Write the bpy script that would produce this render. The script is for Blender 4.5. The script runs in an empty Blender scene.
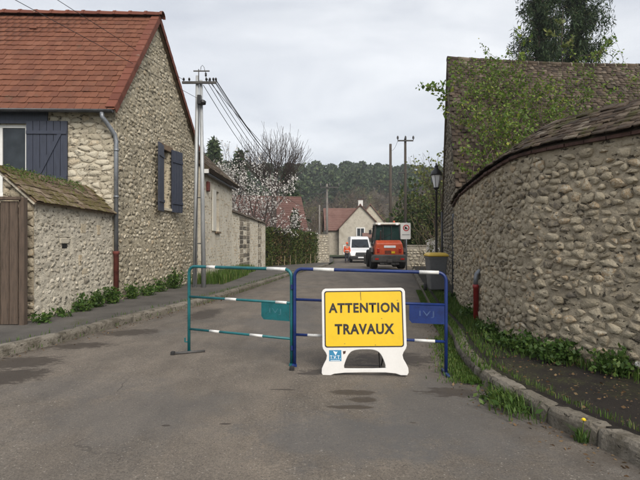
import bpy, bmesh, math, random
import numpy as np
from mathutils import Vector, Matrix, Euler

S = bpy.context.scene
C = S.collection
R = math.radians
rng = random.Random(11)
nr = np.random.default_rng(5)

# ------------------------------------------------------------------ camera
CAMH = 1.40
cam_d = bpy.data.cameras.new('camera')
cam_d.sensor_width = 36.0
cam_d.lens = 27.0
cam_d.clip_start = 0.05
cam_d.clip_end = 3000
cam = bpy.data.objects.new('camera', cam_d)
cam.location = (0, 0, CAMH)
cam.rotation_euler = (R(90), 0, 0)
C.objects.link(cam)
S.camera = cam

# ------------------------------------------------------------------ sky
SUN_EL, SUN_AZ = 40, 156          # azimuth measured clockwise from +Y: the veiled sun is behind the camera, to the right
w = bpy.data.worlds.new('World')
S.world = w
w.use_nodes = True
nt = w.node_tree
nt.nodes.clear()
N = nt.nodes.new
sky = N('ShaderNodeTexSky'); sky.sky_type = 'NISHITA'; sky.sun_disc = False
sky.sun_elevation = R(SUN_EL); sky.sun_rotation = R(SUN_AZ)
bg1 = N('ShaderNodeBackground'); bg1.inputs[1].default_value = 0.08
nt.links.new(sky.outputs[0], bg1.inputs[0])
tc = N('ShaderNodeTexCoord')
mp = N('ShaderNodeMapping'); mp.inputs['Scale'].default_value = (1.3, 1.3, 4.2); mp.inputs['Location'].default_value = (0.35, 0.1, 0.2)
nz = N('ShaderNodeTexNoise'); nz.inputs['Scale'].default_value = 1.7; nz.inputs['Detail'].default_value = 7; nz.inputs['Roughness'].default_value = 0.52
nz.inputs['Distortion'].default_value = 0.4
rp = N('ShaderNodeValToRGB')
rp.color_ramp.elements[0].position = 0.33; rp.color_ramp.elements[0].color = (0.250, 0.262, 0.288, 1)
rp.color_ramp.elements[1].position = 0.66; rp.color_ramp.elements[1].color = (0.412, 0.417, 0.425, 1)
nt.links.new(tc.outputs['Generated'], mp.inputs[0]); nt.links.new(mp.outputs[0], nz.inputs[0]); nt.links.new(nz.outputs[0], rp.inputs[0])
bg2 = N('ShaderNodeBackground'); bg2.inputs[1].default_value = 1.0
nt.links.new(rp.outputs[0], bg2.inputs[0])
mx = N('ShaderNodeMixShader'); mx.inputs[0].default_value = 0.9
nt.links.new(bg1.outputs[0], mx.inputs[1]); nt.links.new(bg2.outputs[0], mx.inputs[2])
wo = N('ShaderNodeOutputWorld'); nt.links.new(mx.outputs[0], wo.inputs[0])

sd = bpy.data.lights.new('sun', 'SUN'); sd.energy = 1.5; sd.angle = R(35); sd.color = (1.0, 0.93, 0.83)
sun = bpy.data.objects.new('sun', sd); C.objects.link(sun)
_az, _el = R(SUN_AZ), R(SUN_EL)
sdir = Vector((math.sin(_az)*math.cos(_el), math.cos(_az)*math.cos(_el), math.sin(_el)))
sun.rotation_euler = sdir.to_track_quat('Z', 'Y').to_euler()
sun.location = (0, 0, 60)

S.view_settings.view_transform = 'Standard'
S.view_settings.look = 'None'
S.view_settings.exposure = 1.35
S.view_settings.gamma = 1.0
S.cycles.use_denoising = True
S.cycles.max_bounces = 6
S.cycles.diffuse_bounces = 3
S.cycles.transparent_max_bounces = 8

# ------------------------------------------------------------------ pixel helpers (640x480, focal 480)
def PX(x, Y):
    return (x - 320.0) / 480.0 * Y
def PZ(y, Y):
    return CAMH + (240.0 - y) / 480.0 * Y
def zg(y):
    if y < 8: return 0.0
    if y < 16: return -0.019 * (y - 8) ** 2 / 16.0
    if y < 48: return -0.019 * (y - 12)
    return -0.684 - 0.15 * (1 - math.exp(-(y - 48) / 8))
def hermite(pts):
    ys = [p[1] for p in pts]; xs = [p[0] for p in pts]
    n = len(pts); m = []
    for i in range(n):
        a, b = max(0, i - 1), min(n - 1, i + 1)
        m.append((xs[b] - xs[a]) / (ys[b] - ys[a]))
    def f(y):
        if y <= ys[0]: return xs[0] + m[0] * (y - ys[0])
        if y >= ys[-1]: return xs[-1] + m[-1] * (y - ys[-1])
        i = 0
        while ys[i + 1] < y: i += 1
        h = ys[i + 1] - ys[i]; t = (y - ys[i]) / h
        return ((2*t**3 - 3*t**2 + 1) * xs[i] + (t**3 - 2*t**2 + t) * h * m[i] + (-2*t**3 + 3*t**2) * xs[i + 1] + (t**3 - t**2) * h * m[i + 1])
    return f
KL = hermite([(-5.2, -4), (-4.75, 0), (-4.2, 4), (-3.9, 5.85), (-3.66, 6.6), (-3.27, 8.4), (-2.62, 10.9), (-2.1, 14.4), (-1.02, 24.6), (0.3, 33), (1.2, 42), (1.6, 58)])
KR = hermite([(3.3, -4), (2.75, 0), (2.03, 3.0), (1.74, 3.9), (1.60, 4.8), (1.70, 5.9), (1.93, 7.1), (2.23, 9.6), (2.62, 12), (3.02, 14.5), (4.0, 20.3), (4.75, 24.6), (5.75, 30), (7.3, 38), (9.0, 58)])

# ------------------------------------------------------------------ materials
def new_mat(name):
    m = bpy.data.materials.new(name); m.use_nodes = True
    t = m.node_tree; t.nodes.clear()
    o = t.nodes.new('ShaderNodeOutputMaterial'); b = t.nodes.new('ShaderNodeBsdfPrincipled')
    t.links.new(b.outputs[0], o.inputs[0])
    return m, t, b
def setin(t, sock, v):
    if hasattr(v, 'is_output') or isinstance(v, bpy.types.NodeSocket): t.links.new(v, sock)
    else: sock.default_value = v
def noise(t, vec, scale, detail=4, rough=0.55, dist=0.0):
    n = t.nodes.new('ShaderNodeTexNoise')
    n.inputs['Scale'].default_value = scale; n.inputs['Detail'].default_value = detail
    n.inputs['Roughness'].default_value = rough; n.inputs['Distortion'].default_value = dist
    t.links.new(vec, n.inputs['Vector'])
    return n.outputs['Fac']
def maprange(t, v, a, b, c=0.0, d=1.0):
    n = t.nodes.new('ShaderNodeMapRange'); n.clamp = True
    t.links.new(v, n.inputs[0])
    for i, q in enumerate((a, b, c, d)): n.inputs[i + 1].default_value = q
    return n.outputs[0]
def mixc(t, f, a, b, mode='MIX'):
    n = t.nodes.new('ShaderNodeMix'); n.data_type = 'RGBA'; n.blend_type = mode
    setin(t, n.inputs[0], f)
    for k, q in ((6, a), (7, b)):
        if isinstance(q, (tuple, list)): q = (*q[:3], 1)
        setin(t, n.inputs[k], q)
    return n.outputs[2]
def math_(t, op, a, b=0.0):
    n = t.nodes.new('ShaderNodeMath'); n.operation = op
    setin(t, n.inputs[0], a); setin(t, n.inputs[1], b)
    return n.outputs[0]
def ramp(t, v, stops):
    n = t.nodes.new('ShaderNodeValToRGB'); cr = n.color_ramp
    while len(cr.elements) > 1: cr.elements.remove(cr.elements[-1])
    cr.elements[0].position = stops[0][0]; cr.elements[0].color = (*stops[0][1], 1)
    for p, c in stops[1:]:
        e = cr.elements.new(p); e.color = (*c, 1)
    t.links.new(v, n.inputs[0])
    return n.outputs[0]
def position(t, scale=None):
    g = t.nodes.new('ShaderNodeNewGeometry').outputs['Position']
    if scale is None: return g
    m = t.nodes.new('ShaderNodeMapping'); m.inputs['Scale'].default_value = scale
    t.links.new(g, m.inputs[0])
    return m.outputs[0]
def piece_random(t):
    oi = t.nodes.new('ShaderNodeObjectInfo').outputs['Random']
    at = t.nodes.new('ShaderNodeAttribute'); at.attribute_name = 'rnd'
    return math_(t, 'FRACT', math_(t, 'ADD', math_(t, 'MULTIPLY', oi, 7.31), at.outputs['Fac']))
def bump(t, b, h, strength=0.4, dist=0.02):
    n = t.nodes.new('ShaderNodeBump'); n.inputs['Strength'].default_value = strength; n.inputs['Distance'].default_value = dist
    t.links.new(h, n.inputs['Height']); t.links.new(n.outputs[0], b.inputs['Normal'])

def plain(name, col, rough=0.6, var=0.18, scale=6.0, bmp=0.0, bscale=40, metal=0.0, rust=None, stretch=None):
    """painted or bare surface with soft blotches, fine grime and optional rust patches"""
    m, t, b = new_mat(name)
    p = position(t, stretch)
    n1 = noise(t, p, scale, 5); n2 = noise(t, p, scale * 9, 3)
    f = math_(t, 'ADD', math_(t, 'MULTIPLY', n1, 0.65), math_(t, 'MULTIPLY', n2, 0.35))
    dark = tuple(c * (1 - var * 1.6) for c in col); light = tuple(min(1, c * (1 + var)) for c in col)
    c = ramp(t, f, [(0.3, dark), (0.5, col), (0.72, light)])
    if rust:
        rf = maprange(t, noise(t, p, scale * 2.5, 6, 0.65), rust[0], rust[0] + 0.08)
        c = mixc(t, rf, c, rust[1])
    t.links.new(c, b.inputs['Base Color'])
    b.inputs['Roughness'].default_value = rough; b.inputs['Metallic'].default_value = metal
    if bmp: bump(t, b, noise(t, p, bscale, 4), bmp, 0.01)
    return m

def pieces_mat(name, stops, rough=0.9, stain=None, nscale=14, bscale=60, bstr=0.7, amt=0.35, bdist=0.012, moss=None, shaded_pits=None):
    """stones or tiles: each piece takes its own tone, plus grain; optional dark lichen and moss blotches"""
    m, t, b = new_mat(name)
    p = position(t)
    r = piece_random(t)
    n1 = noise(t, p, nscale, 5, 0.6)
    v = math_(t, 'ADD', r, math_(t, 'MULTIPLY', math_(t, 'SUBTRACT', n1, 0.5), amt))
    c = ramp(t, v, stops)
    c = mixc(t, 0.35, c, ramp(t, noise(t, p, nscale * 6, 4, 0.65), [(0.25, (0.40, 0.40, 0.40)), (0.75, (1.15, 1.15, 1.15))]), 'MULTIPLY')
    if stain:
        sf = maprange(t, noise(t, p, stain[0], 6, 0.62), stain[1], stain[1] + stain[3])
        c = mixc(t, math_(t, 'MULTIPLY', sf, stain[4]), c, stain[2])
    ph = None
    if shaded_pits:                                             # small holes and open joints: crevice shade painted dark, dents by bump
        pf = maprange(t, noise(t, position(t, (1, 1, 1.7)), shaded_pits[0], 4, 0.6, 0.3), shaded_pits[1], shaded_pits[1] + 0.07)
        ph = math_(t, 'MULTIPLY', pf, -1.6)
        c = mixc(t, math_(t, 'MULTIPLY', pf, shaded_pits[2]), c, (0.050, 0.043, 0.033))
    if moss:
        sf = maprange(t, noise(t, p, moss[0], 6, 0.66), moss[1], moss[1] + 0.1)
        sf2 = math_(t, 'MULTIPLY', sf, maprange(t, noise(t, p, moss[0] * 9, 3), 0.35, 0.6))
        c = mixc(t, sf2, c, moss[2])
    t.links.new(c, b.inputs['Base Color'])
    b.inputs['Roughness'].default_value = rough
    b.inputs['Specular IOR Level'].default_value = 0.25
    hh = noise(t, p, bscale, 5, 0.65)
    if ph is not None: hh = math_(t, 'ADD', hh, ph)
    bump(t, b, hh, bstr, bdist)
    return m

def leaf_mat(name, stops, rough=0.55, trans=0.25):
    m, t, b = new_mat(name)
    c = ramp(t, piece_random(t), stops)
    t.links.new(c, b.inputs['Base Color'])
    b.inputs['Roughness'].default_value = rough
    b.inputs['Specular IOR Level'].default_value = 0.25
    if trans:
        tr = t.nodes.new('ShaderNodeBsdfTranslucent'); t.links.new(c, tr.inputs[0])
        mx = t.nodes.new('ShaderNodeMixShader'); mx.inputs[0].default_value = trans
        out = [n for n in t.nodes if n.type == 'OUTPUT_MATERIAL'][0]
        t.links.new(b.outputs[0], mx.inputs[1]); t.links.new(tr.outputs[0], mx.inputs[2]); t.links.new(mx.outputs[0], out.inputs[0])
    return m

def emit_mat(name, col, strength):
    m, t, b = new_mat(name)
    b.inputs['Base Color'].default_value = (*col, 1)
    b.inputs['Emission Color'].default_value = (*col, 1); b.inputs['Emission Strength'].default_value = strength
    return m

def glass_mat(name, col=(0.02, 0.025, 0.03), rough=0.06):
    m, t, b = new_mat(name)
    p = position(t)
    t.links.new(ramp(t, noise(t, p, 3, 3), [(0.35, col), (0.7, tuple(c * 1.8 for c in col))]), b.inputs['Base Color'])
    b.inputs['Roughness'].default_value = rough
    b.inputs['Specular IOR Level'].default_value = 0.28
    return m

def road_mat():
    m, t, b = new_mat('worn_asphalt')
    p = position(t)
    big = noise(t, p, 0.55, 5, 0.6, 0.3)
    mid = noise(t, position(t, (1.0, 0.6, 1)), 2.6, 6, 0.65, 0.2)
    c = ramp(t, big, [(0.32, (0.112, 0.102, 0.091)), (0.47, (0.138, 0.119, 0.099)), (0.62, (0.160, 0.136, 0.111))])
    c = mixc(t, maprange(t, mid, 0.38, 0.70, 0.0, 0.70), c, (0.078, 0.067, 0.056))
    # grit: light and dark grains of the chippings
    g1 = noise(t, p, 95, 3, 0.7)
    c = mixc(t, 0.85, c, ramp(t, g1, [(0.30, (0.5, 0.5, 0.5)), (0.5, (1, 1, 1)), (0.70, (1.5, 1.47, 1.43))]), 'MULTIPLY')
    g2 = noise(t, p, 38, 4, 0.7)
    c = mixc(t, 0.6, c, ramp(t, g2, [(0.32, (0.66, 0.66, 0.66)), (0.5, (1, 1, 1)), (0.68, (1.2, 1.18, 1.16))]), 'MULTIPLY')
    # tyre-polished lanes and loose chippings
    tr_ = noise(t, position(t, (2.2, 0.16, 1)), 1.0, 4, 0.6)
    c = mixc(t, 0.7, c, ramp(t, tr_, [(0.30, (0.78, 0.78, 0.78)), (0.52, (1.0, 1.0, 1.0)), (0.70, (1.16, 1.14, 1.11))]), 'MULTIPLY')
    c = mixc(t, maprange(t, noise(t, p, 55, 2, 0.4), 0.685, 0.72, 0, 0.75), c, (0.30, 0.275, 0.24))
    c = mixc(t, maprange(t, noise(t, position(t, (1.03, .97, 1)), 47, 2, 0.4), 0.31, 0.27, 0, 0.75), c, (0.040, 0.036, 0.032))
    # bluish repaired areas
    for (cx, cy, rx, ry, k) in ((1.05, 4.0, 0.85, 1.15, 0.55), (0.15, 3.45, 0.75, 0.5, 0.6), (-1.5, 3.9, 0.9, 0.7, 0.35), (-2.3, 4.6, 0.8, 0.5, 0.3), (-0.6, 8.5, 0.7, 2.6, 0.4)):
        mpn = t.nodes.new('ShaderNodeMapping'); mpn.vector_type = 'TEXTURE'
        mpn.inputs['Location'].default_value = (cx, cy, 0); mpn.inputs['Scale'].default_value = (rx, ry, 1e3)
        t.links.new(p, mpn.inputs[0])
        ln = t.nodes.new('ShaderNodeVectorMath'); ln.operation = 'LENGTH'; t.links.new(mpn.outputs[0], ln.inputs[0])
        d = math_(t, 'ADD', ln.outputs['Value'], math_(t, 'MULTIPLY', math_(t, 'SUBTRACT', noise(t, p, 3.0, 6, 0.7), 0.5), 2.2))
        c = mixc(t, maprange(t, d, 1.1, 0.5, 0, k), c, (0.084, 0.083, 0.083))
    # damp patches and oil stains
    wet = None
    stains = ((0.30, 4.44, 0.23, 0.085, .55), (0.39, 4.24, 0.15, 0.085, .8), (0.26, 4.05, 0.20, 0.05, .7), (0.12, 5.15, 0.30, 0.10, .8), (-0.12, 5.05, 0.14, 0.05, .8),
              (-3.25, 5.0, 0.42, 0.34, 1.2), (-3.5, 5.6, 0.5, 0.30, 1.0), (-3.25, 6.5, 0.42, 0.22, 1.2), (-2.95, 7.4, 0.45, 0.30, 1.2), (1.25, 4.5, 0.30, 0.14, 1.4), (0.9, 5.75, 0.5, 0.3, 1.4),
              (-1.16, 3.62, 0.04, 0.02, .5), (-0.72, 3.66, 0.05, 0.02, .5), (-0.35, 4.5, 0.14, 0.02, .7), (0.72, 3.72, 0.03, 0.012, .5), (-2.2, 9.2, 0.3, 0.8, 1.2))
    for (cx, cy, rx, ry, nzk) in stains:
        mpn = t.nodes.new('ShaderNodeMapping'); mpn.vector_type = 'TEXTURE'
        mpn.inputs['Location'].default_value = (cx, cy, 0); mpn.inputs['Scale'].default_value = (rx, ry, 1e3)
        t.links.new(p, mpn.inputs[0])
        ln = t.nodes.new('ShaderNodeVectorMath'); ln.operation = 'LENGTH'; t.links.new(mpn.outputs[0], ln.inputs[0])
        d = math_(t, 'ADD', ln.outputs['Value'], math_(t, 'MULTIPLY', math_(t, 'SUBTRACT', noise(t, position(t, (1, 2.2, 1)), 8.5, 7, 0.68), 0.5), nzk * 2.4))
        f = maprange(t, d, 1.02, 0.80)
        wet = f if wet is None else math_(t, 'MAXIMUM', wet, f)
    c = mixc(t, math_(t, 'MULTIPLY', wet, 0.80), c, (0.034, 0.026, 0.020))
    # dirt washed against the kerbs
    ed = t.nodes.new('ShaderNodeAttribute'); ed.attribute_name = 'edge'
    ef = math_(t, 'MULTIPLY', ed.outputs['Fac'], maprange(t, noise(t, p, 4.0, 6, 0.7), 0.36, 0.6))
    c = mixc(t, math_(t, 'MULTIPLY', ef, 0.8), c, (0.062, 0.050, 0.038))
    # hairline cracks
    vo = t.nodes.new('ShaderNodeTexVoronoi'); vo.feature = 'DISTANCE_TO_EDGE'; vo.inputs['Scale'].default_value = 0.42
    wp = t.nodes.new('ShaderNodeVectorMath'); wp.operation = 'ADD'
    nn = t.nodes.new('ShaderNodeTexNoise'); nn.inputs['Scale'].default_value = 2.2; nn.inputs['Detail'].default_value = 6
    t.links.new(p, nn.inputs['Vector'])
    sc = t.nodes.new('ShaderNodeVectorMath'); sc.operation = 'SCALE'; sc.inputs['Scale'].default_value = 0.5
    t.links.new(nn.outputs['Color'], sc.inputs[0]); t.links.new(p, wp.inputs[0]); t.links.new(sc.outputs[0], wp.inputs[1]); t.links.new(wp.outputs[0], vo.inputs['Vector'])
    cf = math_(t, 'MULTIPLY', maprange(t, vo.outputs['Distance'], 0.004, 0.0016), maprange(t, noise(t, p, 0.8, 2), 0.60, 0.68))
    c = mixc(t, math_(t, 'MULTIPLY', cf, 0.7), c, (0.03, 0.027, 0.024))
    t.links.new(c, b.inputs['Base Color'])
    t.links.new(maprange(t, wet, 0, 1, 0.90, 0.70), b.inputs['Roughness'])
    b.inputs['Specular IOR Level'].default_value = 0.35
    h = math_(t, 'ADD', math_(t, 'MULTIPLY', g1, 1.0), math_(t, 'MULTIPLY', g2, 0.8))
    bump(t, b, h, 0.55, 0.006)
    return m

def pavement_mat(name, base, moss_amt, grit=1.0):
    m, t, b = new_mat(name)
    p = position(t)
    c = ramp(t, noise(t, p, 1.3, 6, 0.65), [(0.3, tuple(k * .65 for k in base)), (0.52, base), (0.72, tuple(k * 1.35 for k in base))])
    g1 = noise(t, p, 110, 3, 0.7)
    c = mixc(t, 0.85, c, ramp(t, g1, [(0.3, (0.45, 0.45, 0.45)), (0.5, (1, 1, 1)), (0.70, (1 + .6 * grit, 1 + .58 * grit, 1 + .55 * grit))]), 'MULTIPLY')
    mf = math_(t, 'MULTIPLY', maprange(t, noise(t, p, 1.1, 6, 0.7), 0.62 - moss_amt, 0.74 - moss_amt), maprange(t, noise(t, p, 30, 3), 0.4, 0.6))
    c = mixc(t, math_(t, 'MULTIPLY', mf, 0.75), c, (0.045, 0.048, 0.014))
    # crumbs of mortar and dead leaves
    sp = maprange(t, noise(t, p, 42, 2, 0.4), 0.70, 0.74)
    c = mixc(t, math_(t, 'MULTIPLY', sp, 0.6 * grit), c, (0.17, 0.13, 0.085))
    t.links.new(c, b.inputs['Base Color'])
    b.inputs['Roughness'].default_value = 0.92
    b.inputs['Specular IOR Level'].default_value = 0.3
    bump(t, b, g1, 0.6, 0.006)
    return m

M = {}
M['road'] = road_mat()
M['pave_l'] = pavement_mat('footway_asphalt', (0.088, 0.081, 0.073), 0.05, 0.6)
M['pave_r'] = pavement_mat('mossy_footway', (0.0145, 0.0115, 0.0092), 0.14, 1.5)
M['kerb'] = pieces_mat('kerb_stone', [(0.0, (0.15, 0.135, 0.108)), (0.5, (0.185, 0.165, 0.135)), (1.0, (0.225, 0.203, 0.168))], stain=(7.0, 0.46, (0.055, 0.047, 0.032), 0.22, 0.8), nscale=9, bscale=40, bstr=0.9, bdist=.02, moss=(5.0, .58, (0.050, 0.056, 0.016)), shaded_pits=(18, .62, .8))
M['earth'] = plain('earth', (0.10, 0.082, 0.055), 0.95, 0.35, 1.2, 0.5, 30)
M['meadow'] = plain('meadow', (0.062, 0.078, 0.028), 0.95, 0.4, 0.15, 0.4, 3)
M['hillsoil'] = plain('leaf_litter', (0.060, 0.048, 0.032), 0.95, 0.3, 0.05)
# walls
M['stone_r'] = pieces_mat('field_stone', [(0.0, (0.22, 0.19, 0.15)), (0.10, (0.37, 0.315, 0.23)), (0.45, (0.49, 0.42, 0.305)), (0.80, (0.58, 0.505, 0.375)), (0.94, (0.50, 0.37, 0.23)), (1.0, (0.64, 0.57, 0.44))], stain=(6.0, 0.56, (0.15, 0.125, 0.09), 0.2, 0.65), nscale=22, bscale=38, bstr=1.0, amt=0.7, bdist=0.03, shaded_pits=(14, .63, .75))
M['mortar_r'] = pieces_mat('lime_mortar', [(0.0, (0.38, 0.322, 0.235)), (1.0, (0.53, 0.458, 0.342))], stain=(2.4, 0.55, (0.20, 0.165, 0.118), 0.22, 0.65), nscale=7, bscale=34, bstr=1.0, amt=2.2, bdist=0.03, shaded_pits=(10, .59, .85))
M['stone_g'] = pieces_mat('gable_stone', [(0.0, (0.30, 0.262, 0.19)), (0.12, (0.46, 0.405, 0.30)), (0.55, (0.57, 0.51, 0.39)), (0.88, (0.65, 0.59, 0.465)), (1.0, (0.49, 0.39, 0.26))], stain=(1.2, 0.56, (0.17, 0.155, 0.125), 0.22, 0.6), nscale=16, bscale=34, bstr=1.0, amt=0.6, bdist=0.03, shaded_pits=(12, .60, .85))
M['mortar_g'] = pieces_mat('weathered_mortar', [(0.0, (0.38, 0.332, 0.24)), (1.0, (0.53, 0.47, 0.355))], stain=(1.2, 0.55, (0.13, 0.116, 0.09), 0.22, 0.65), nscale=5, bscale=30, bstr=1.0, amt=2.0, bdist=0.03, shaded_pits=(10, .58, .9))
M['stone_f'] = pieces_mat('facade_stone', [(0.0, (0.42, 0.375, 0.285)), (0.4, (0.54, 0.49, 0.385)), (0.8, (0.62, 0.57, 0.46)), (1.0, (0.48, 0.40, 0.285))], stain=(2.5, 0.60, (0.24, 0.20, 0.145), 0.2, 0.5), nscale=12, bscale=34, bstr=0.9, amt=0.5, bdist=0.025, shaded_pits=(12, .62, .7))
M['mortar_f'] = pieces_mat('pale_mortar', [(0.0, (0.38, 0.335, 0.255)), (1.0, (0.51, 0.455, 0.355))], nscale=5, bscale=30, bstr=1.0, amt=2.0, bdist=0.03, shaded_pits=(10, .58, .8))
M['stone_s'] = pieces_mat('shed_stone', [(0.0, (0.30, 0.27, 0.215)), (0.2, (0.48, 0.435, 0.345)), (0.8, (0.60, 0.55, 0.45)), (1.0, (0.66, 0.61, 0.51))], stain=(2.2, 0.58, (0.22, 0.19, 0.14), 0.2, 0.5), nscale=14, bscale=34, bstr=0.9, amt=0.5, bdist=0.025, shaded_pits=(14, .62, .7))
M['mortar_s'] = pieces_mat('shed_mortar', [(0.0, (0.50, 0.45, 0.36)), (1.0, (0.62, 0.57, 0.465))], stain=(1.7, 0.55, (0.26, 0.22, 0.16), 0.25, 0.6), nscale=4, bscale=30, bstr=1.0, amt=2.0, bdist=0.03, shaded_pits=(12, .61, .75))
M['stone_b'] = pieces_mat('barn_stone', [(0.0, (0.10, 0.09, 0.075)), (0.5, (0.24, 0.21, 0.165)), (1.0, (0.36, 0.32, 0.25))], stain=(1.3, 0.50, (0.08, 0.072, 0.058), 0.2, 0.7), nscale=9, bscale=35, bstr=0.8, amt=0.5, shaded_pits=(13, 0.6, 0.8))
M['plaster'] = pieces_mat('old_plaster', [(0.0, (0.48, 0.44, 0.355)), (0.5, (0.59, 0.545, 0.45)), (1.0, (0.65, 0.61, 0.515))], stain=(1.4, 0.56, (0.30, 0.245, 0.175), 0.12, 0.6), nscale=2.5, bscale=25, bstr=0.6, amt=2.0, shaded_pits=(5, .64, .5))
M['far_stone'] = pieces_mat('distant_rubble', [(0.0, (0.26, 0.235, 0.19)), (0.5, (0.36, 0.325, 0.265)), (1.0, (0.44, 0.40, 0.33))], stain=(1.2, 0.55, (0.17, 0.15, 0.12), 0.15, 0.6), nscale=4, bscale=10, bstr=0.5, amt=2.0)
M['white_wall'] = plain('white_render', (0.62, 0.61, 0.59), 0.9, 0.12, 0.9)
# roofs
M['tile_red'] = pieces_mat('red_clay_tile', [(0.0, (0.135, 0.051, 0.031)), (0.3, (0.152, 0.058, 0.034)), (0.7, (0.165, 0.064, 0.037)), (1.0, (0.188, 0.077, 0.046))], rough=0.8, stain=(1.3, 0.53, (0.088, 0.042, 0.029), 0.25, 0.65), nscale=10, bscale=70, bstr=0.3, amt=0.3, moss=(3.0, 0.62, (0.085, 0.072, 0.045)))
M['tile_ridge'] = pieces_mat('ridge_clay_tile', [(0.0, (0.125, 0.042, 0.028)), (1.0, (0.175, 0.062, 0.040))], rough=0.8, stain=(5, 0.62, (0.34, 0.28, 0.22), 0.12, 0.5), nscale=10, bscale=70, bstr=0.3)
M['tile_moss'] = pieces_mat('mossy_tile', [(0.0, (0.038, 0.028, 0.021)), (0.4, (0.072, 0.052, 0.038)), (0.8, (0.108, 0.080, 0.058)), (1.0, (0.16, 0.135, 0.105))], stain=(3, 0.56, (0.022, 0.019, 0.015), 0.15, 0.7), nscale=14, bscale=45, bstr=0.9, amt=.6, moss=(2.6, 0.53, (0.050, 0.052, 0.012)))
M['tile_moss2'] = pieces_mat('thick_moss_tile', [(0.0, (0.10, 0.07, 0.05)), (0.6, (0.17, 0.12, 0.085)), (1.0, (0.23, 0.18, 0.13))], nscale=12, bscale=45, bstr=0.9, moss=(2.2, 0.42, (0.085, 0.075, 0.016)))
M['tile_barn'] = pieces_mat('old_brown_tile', [(0.0, (0.042, 0.031, 0.024)), (0.4, (0.076, 0.055, 0.040)), (0.75, (0.108, 0.080, 0.058)), (1.0, (0.165, 0.135, 0.102))], stain=(1.1, 0.54, (0.034, 0.029, 0.024), 0.2, 0.65), nscale=8, bscale=45, bstr=0.6, moss=(1.4, 0.56, (0.064, 0.062, 0.022)))
M['tile_far'] = pieces_mat('distant_roof', [(0.0, (0.125, 0.068, 0.058)), (0.5, (0.155, 0.085, 0.072)), (1.0, (0.19, 0.112, 0.094))], nscale=1.5, bscale=8, bstr=0.3, amt=2.0, stain=(0.8, 0.55, (0.10, 0.058, 0.047), 0.2, 0.6))
M['eave_brick'] = plain('eave_brick', (0.072, 0.036, 0.027), 0.9, 0.4, 8, 0.4)
# joinery and metal
M['navy'] = plain('navy_paint', (0.030, 0.036, 0.057), 0.5, 0.25, 5, 0.15, 60, stretch=(6, 6, 0.8))
M['white_pvc'] = plain('white_frame_paint', (0.68, 0.68, 0.66), 0.45, 0.08, 5)
M['old_wood'] = plain('weathered_wood', (0.088, 0.062, 0.045), 0.85, 0.45, 7, 0.5, 60, stretch=(7, 7, 0.5))
M['lintel'] = plain('oak_lintel', (0.15, 0.105, 0.065), 0.85, 0.4, 6, 0.5, 40)
M['board'] = plain('tan_board', (0.33, 0.26, 0.185), 0.85, 0.22, 3, 0.2, 40)
M['glass'] = glass_mat('window_glass')
M['curtain'] = plain('dim_room', (0.05, 0.05, 0.05), 0.9)
M['zinc'] = plain('zinc', (0.20, 0.215, 0.235), 0.45, 0.25, 5, 0.0, metal=0.5)
M['zinc_dark'] = plain('dark_zinc', (0.060, 0.062, 0.068), 0.5, 0.3, 5, metal=0.4)
M['rust_pipe'] = plain('rusty_iron', (0.125, 0.030, 0.022), 0.85, 0.4, 9, 0.5, 60)
M['red_pipe'] = plain('red_paint', (0.27, 0.022, 0.020), 0.5, 0.25, 8)
M['pole_metal'] = plain('galvanised_pole', (0.36, 0.375, 0.385), 0.55, 0.3, 2.5, 0.0, metal=0.3, stretch=(3, 3, 0.4))
M['pole_far'] = plain('weathered_far_pole', (0.17, 0.155, 0.14), 0.8, 0.25, 2)
M['far_cream'] = pieces_mat('pale_rubble_face', [(0.0, (0.36, 0.33, 0.275)), (0.5, (0.47, 0.435, 0.365)), (1.0, (0.55, 0.515, 0.44))], stain=(1.0, 0.56, (0.25, 0.22, 0.175), 0.15, 0.6), nscale=4, bscale=8, bstr=0.5, amt=2.0)
M['pole_wood'] = plain('creosote_wood', (0.062, 0.050, 0.040), 0.9, 0.4, 5, 0.4, 40, stretch=(5, 5, 0.4))
M['black_metal'] = plain('black_paint', (0.012, 0.012, 0.013), 0.4, 0.3, 6)
M['wire'] = plain('black_cable', (0.022, 0.022, 0.024), 0.6, 0.2)
M['teal'] = plain('teal_paint', (0.007, 0.105, 0.118), 0.42, 0.3, 9, rust=(0.68, (0.10, 0.085, 0.07)))
M['blue'] = plain('blue_paint', (0.007, 0.024, 0.125), 0.42, 0.3, 9, rust=(0.70, (0.06, 0.05, 0.05)))
M['band'] = plain('white_band', (0.62, 0.62, 0.60), 0.5, 0.2, 14, rust=(0.64, (0.30, 0.28, 0.25)))
M['emboss'] = plain('pale_embossing', (0.045, 0.16, 0.19), 0.4, 0.3, 30)
M['emboss_b'] = plain('pale_blue_embossing', (0.05, 0.085, 0.20), 0.4, 0.3, 30)
M['sign_white'] = plain('white_plastic', (0.66, 0.65, 0.63), 0.4, 0.05, 5, rust=(0.70, (0.55, 0.53, 0.50)))
M['sign_yellow'] = plain('yellow_sheeting', (0.70, 0.455, 0.008), 0.42, 0.05, 3.0, rust=(0.70, (0.55, 0.36, 0.05)))
M['sign_black'] = plain('black_print', (0.020, 0.016, 0.013), 0.5, 0.2)
M['sticker'] = plain('blue_print', (0.03, 0.20, 0.36), 0.4, 0.12, 20)
M['white_print'] = plain('white_print', (0.75, 0.78, 0.8), 0.4, 0.05)
M['van'] = plain('white_car_paint', (0.70, 0.71, 0.72), 0.25, 0.05, 2)
M['plastic'] = plain('black_plastic', (0.025, 0.025, 0.027), 0.6, 0.2)
M['rubber'] = plain('rubber', (0.016, 0.016, 0.016), 0.85, 0.3, 8)
M['orange'] = plain('orange_paint', (0.47, 0.072, 0.024), 0.4, 0.2, 4, rust=(0.62, (0.26, 0.07, 0.04)))
M['cream'] = plain('cream_paint', (0.62, 0.60, 0.53), 0.4, 0.08)
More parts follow.
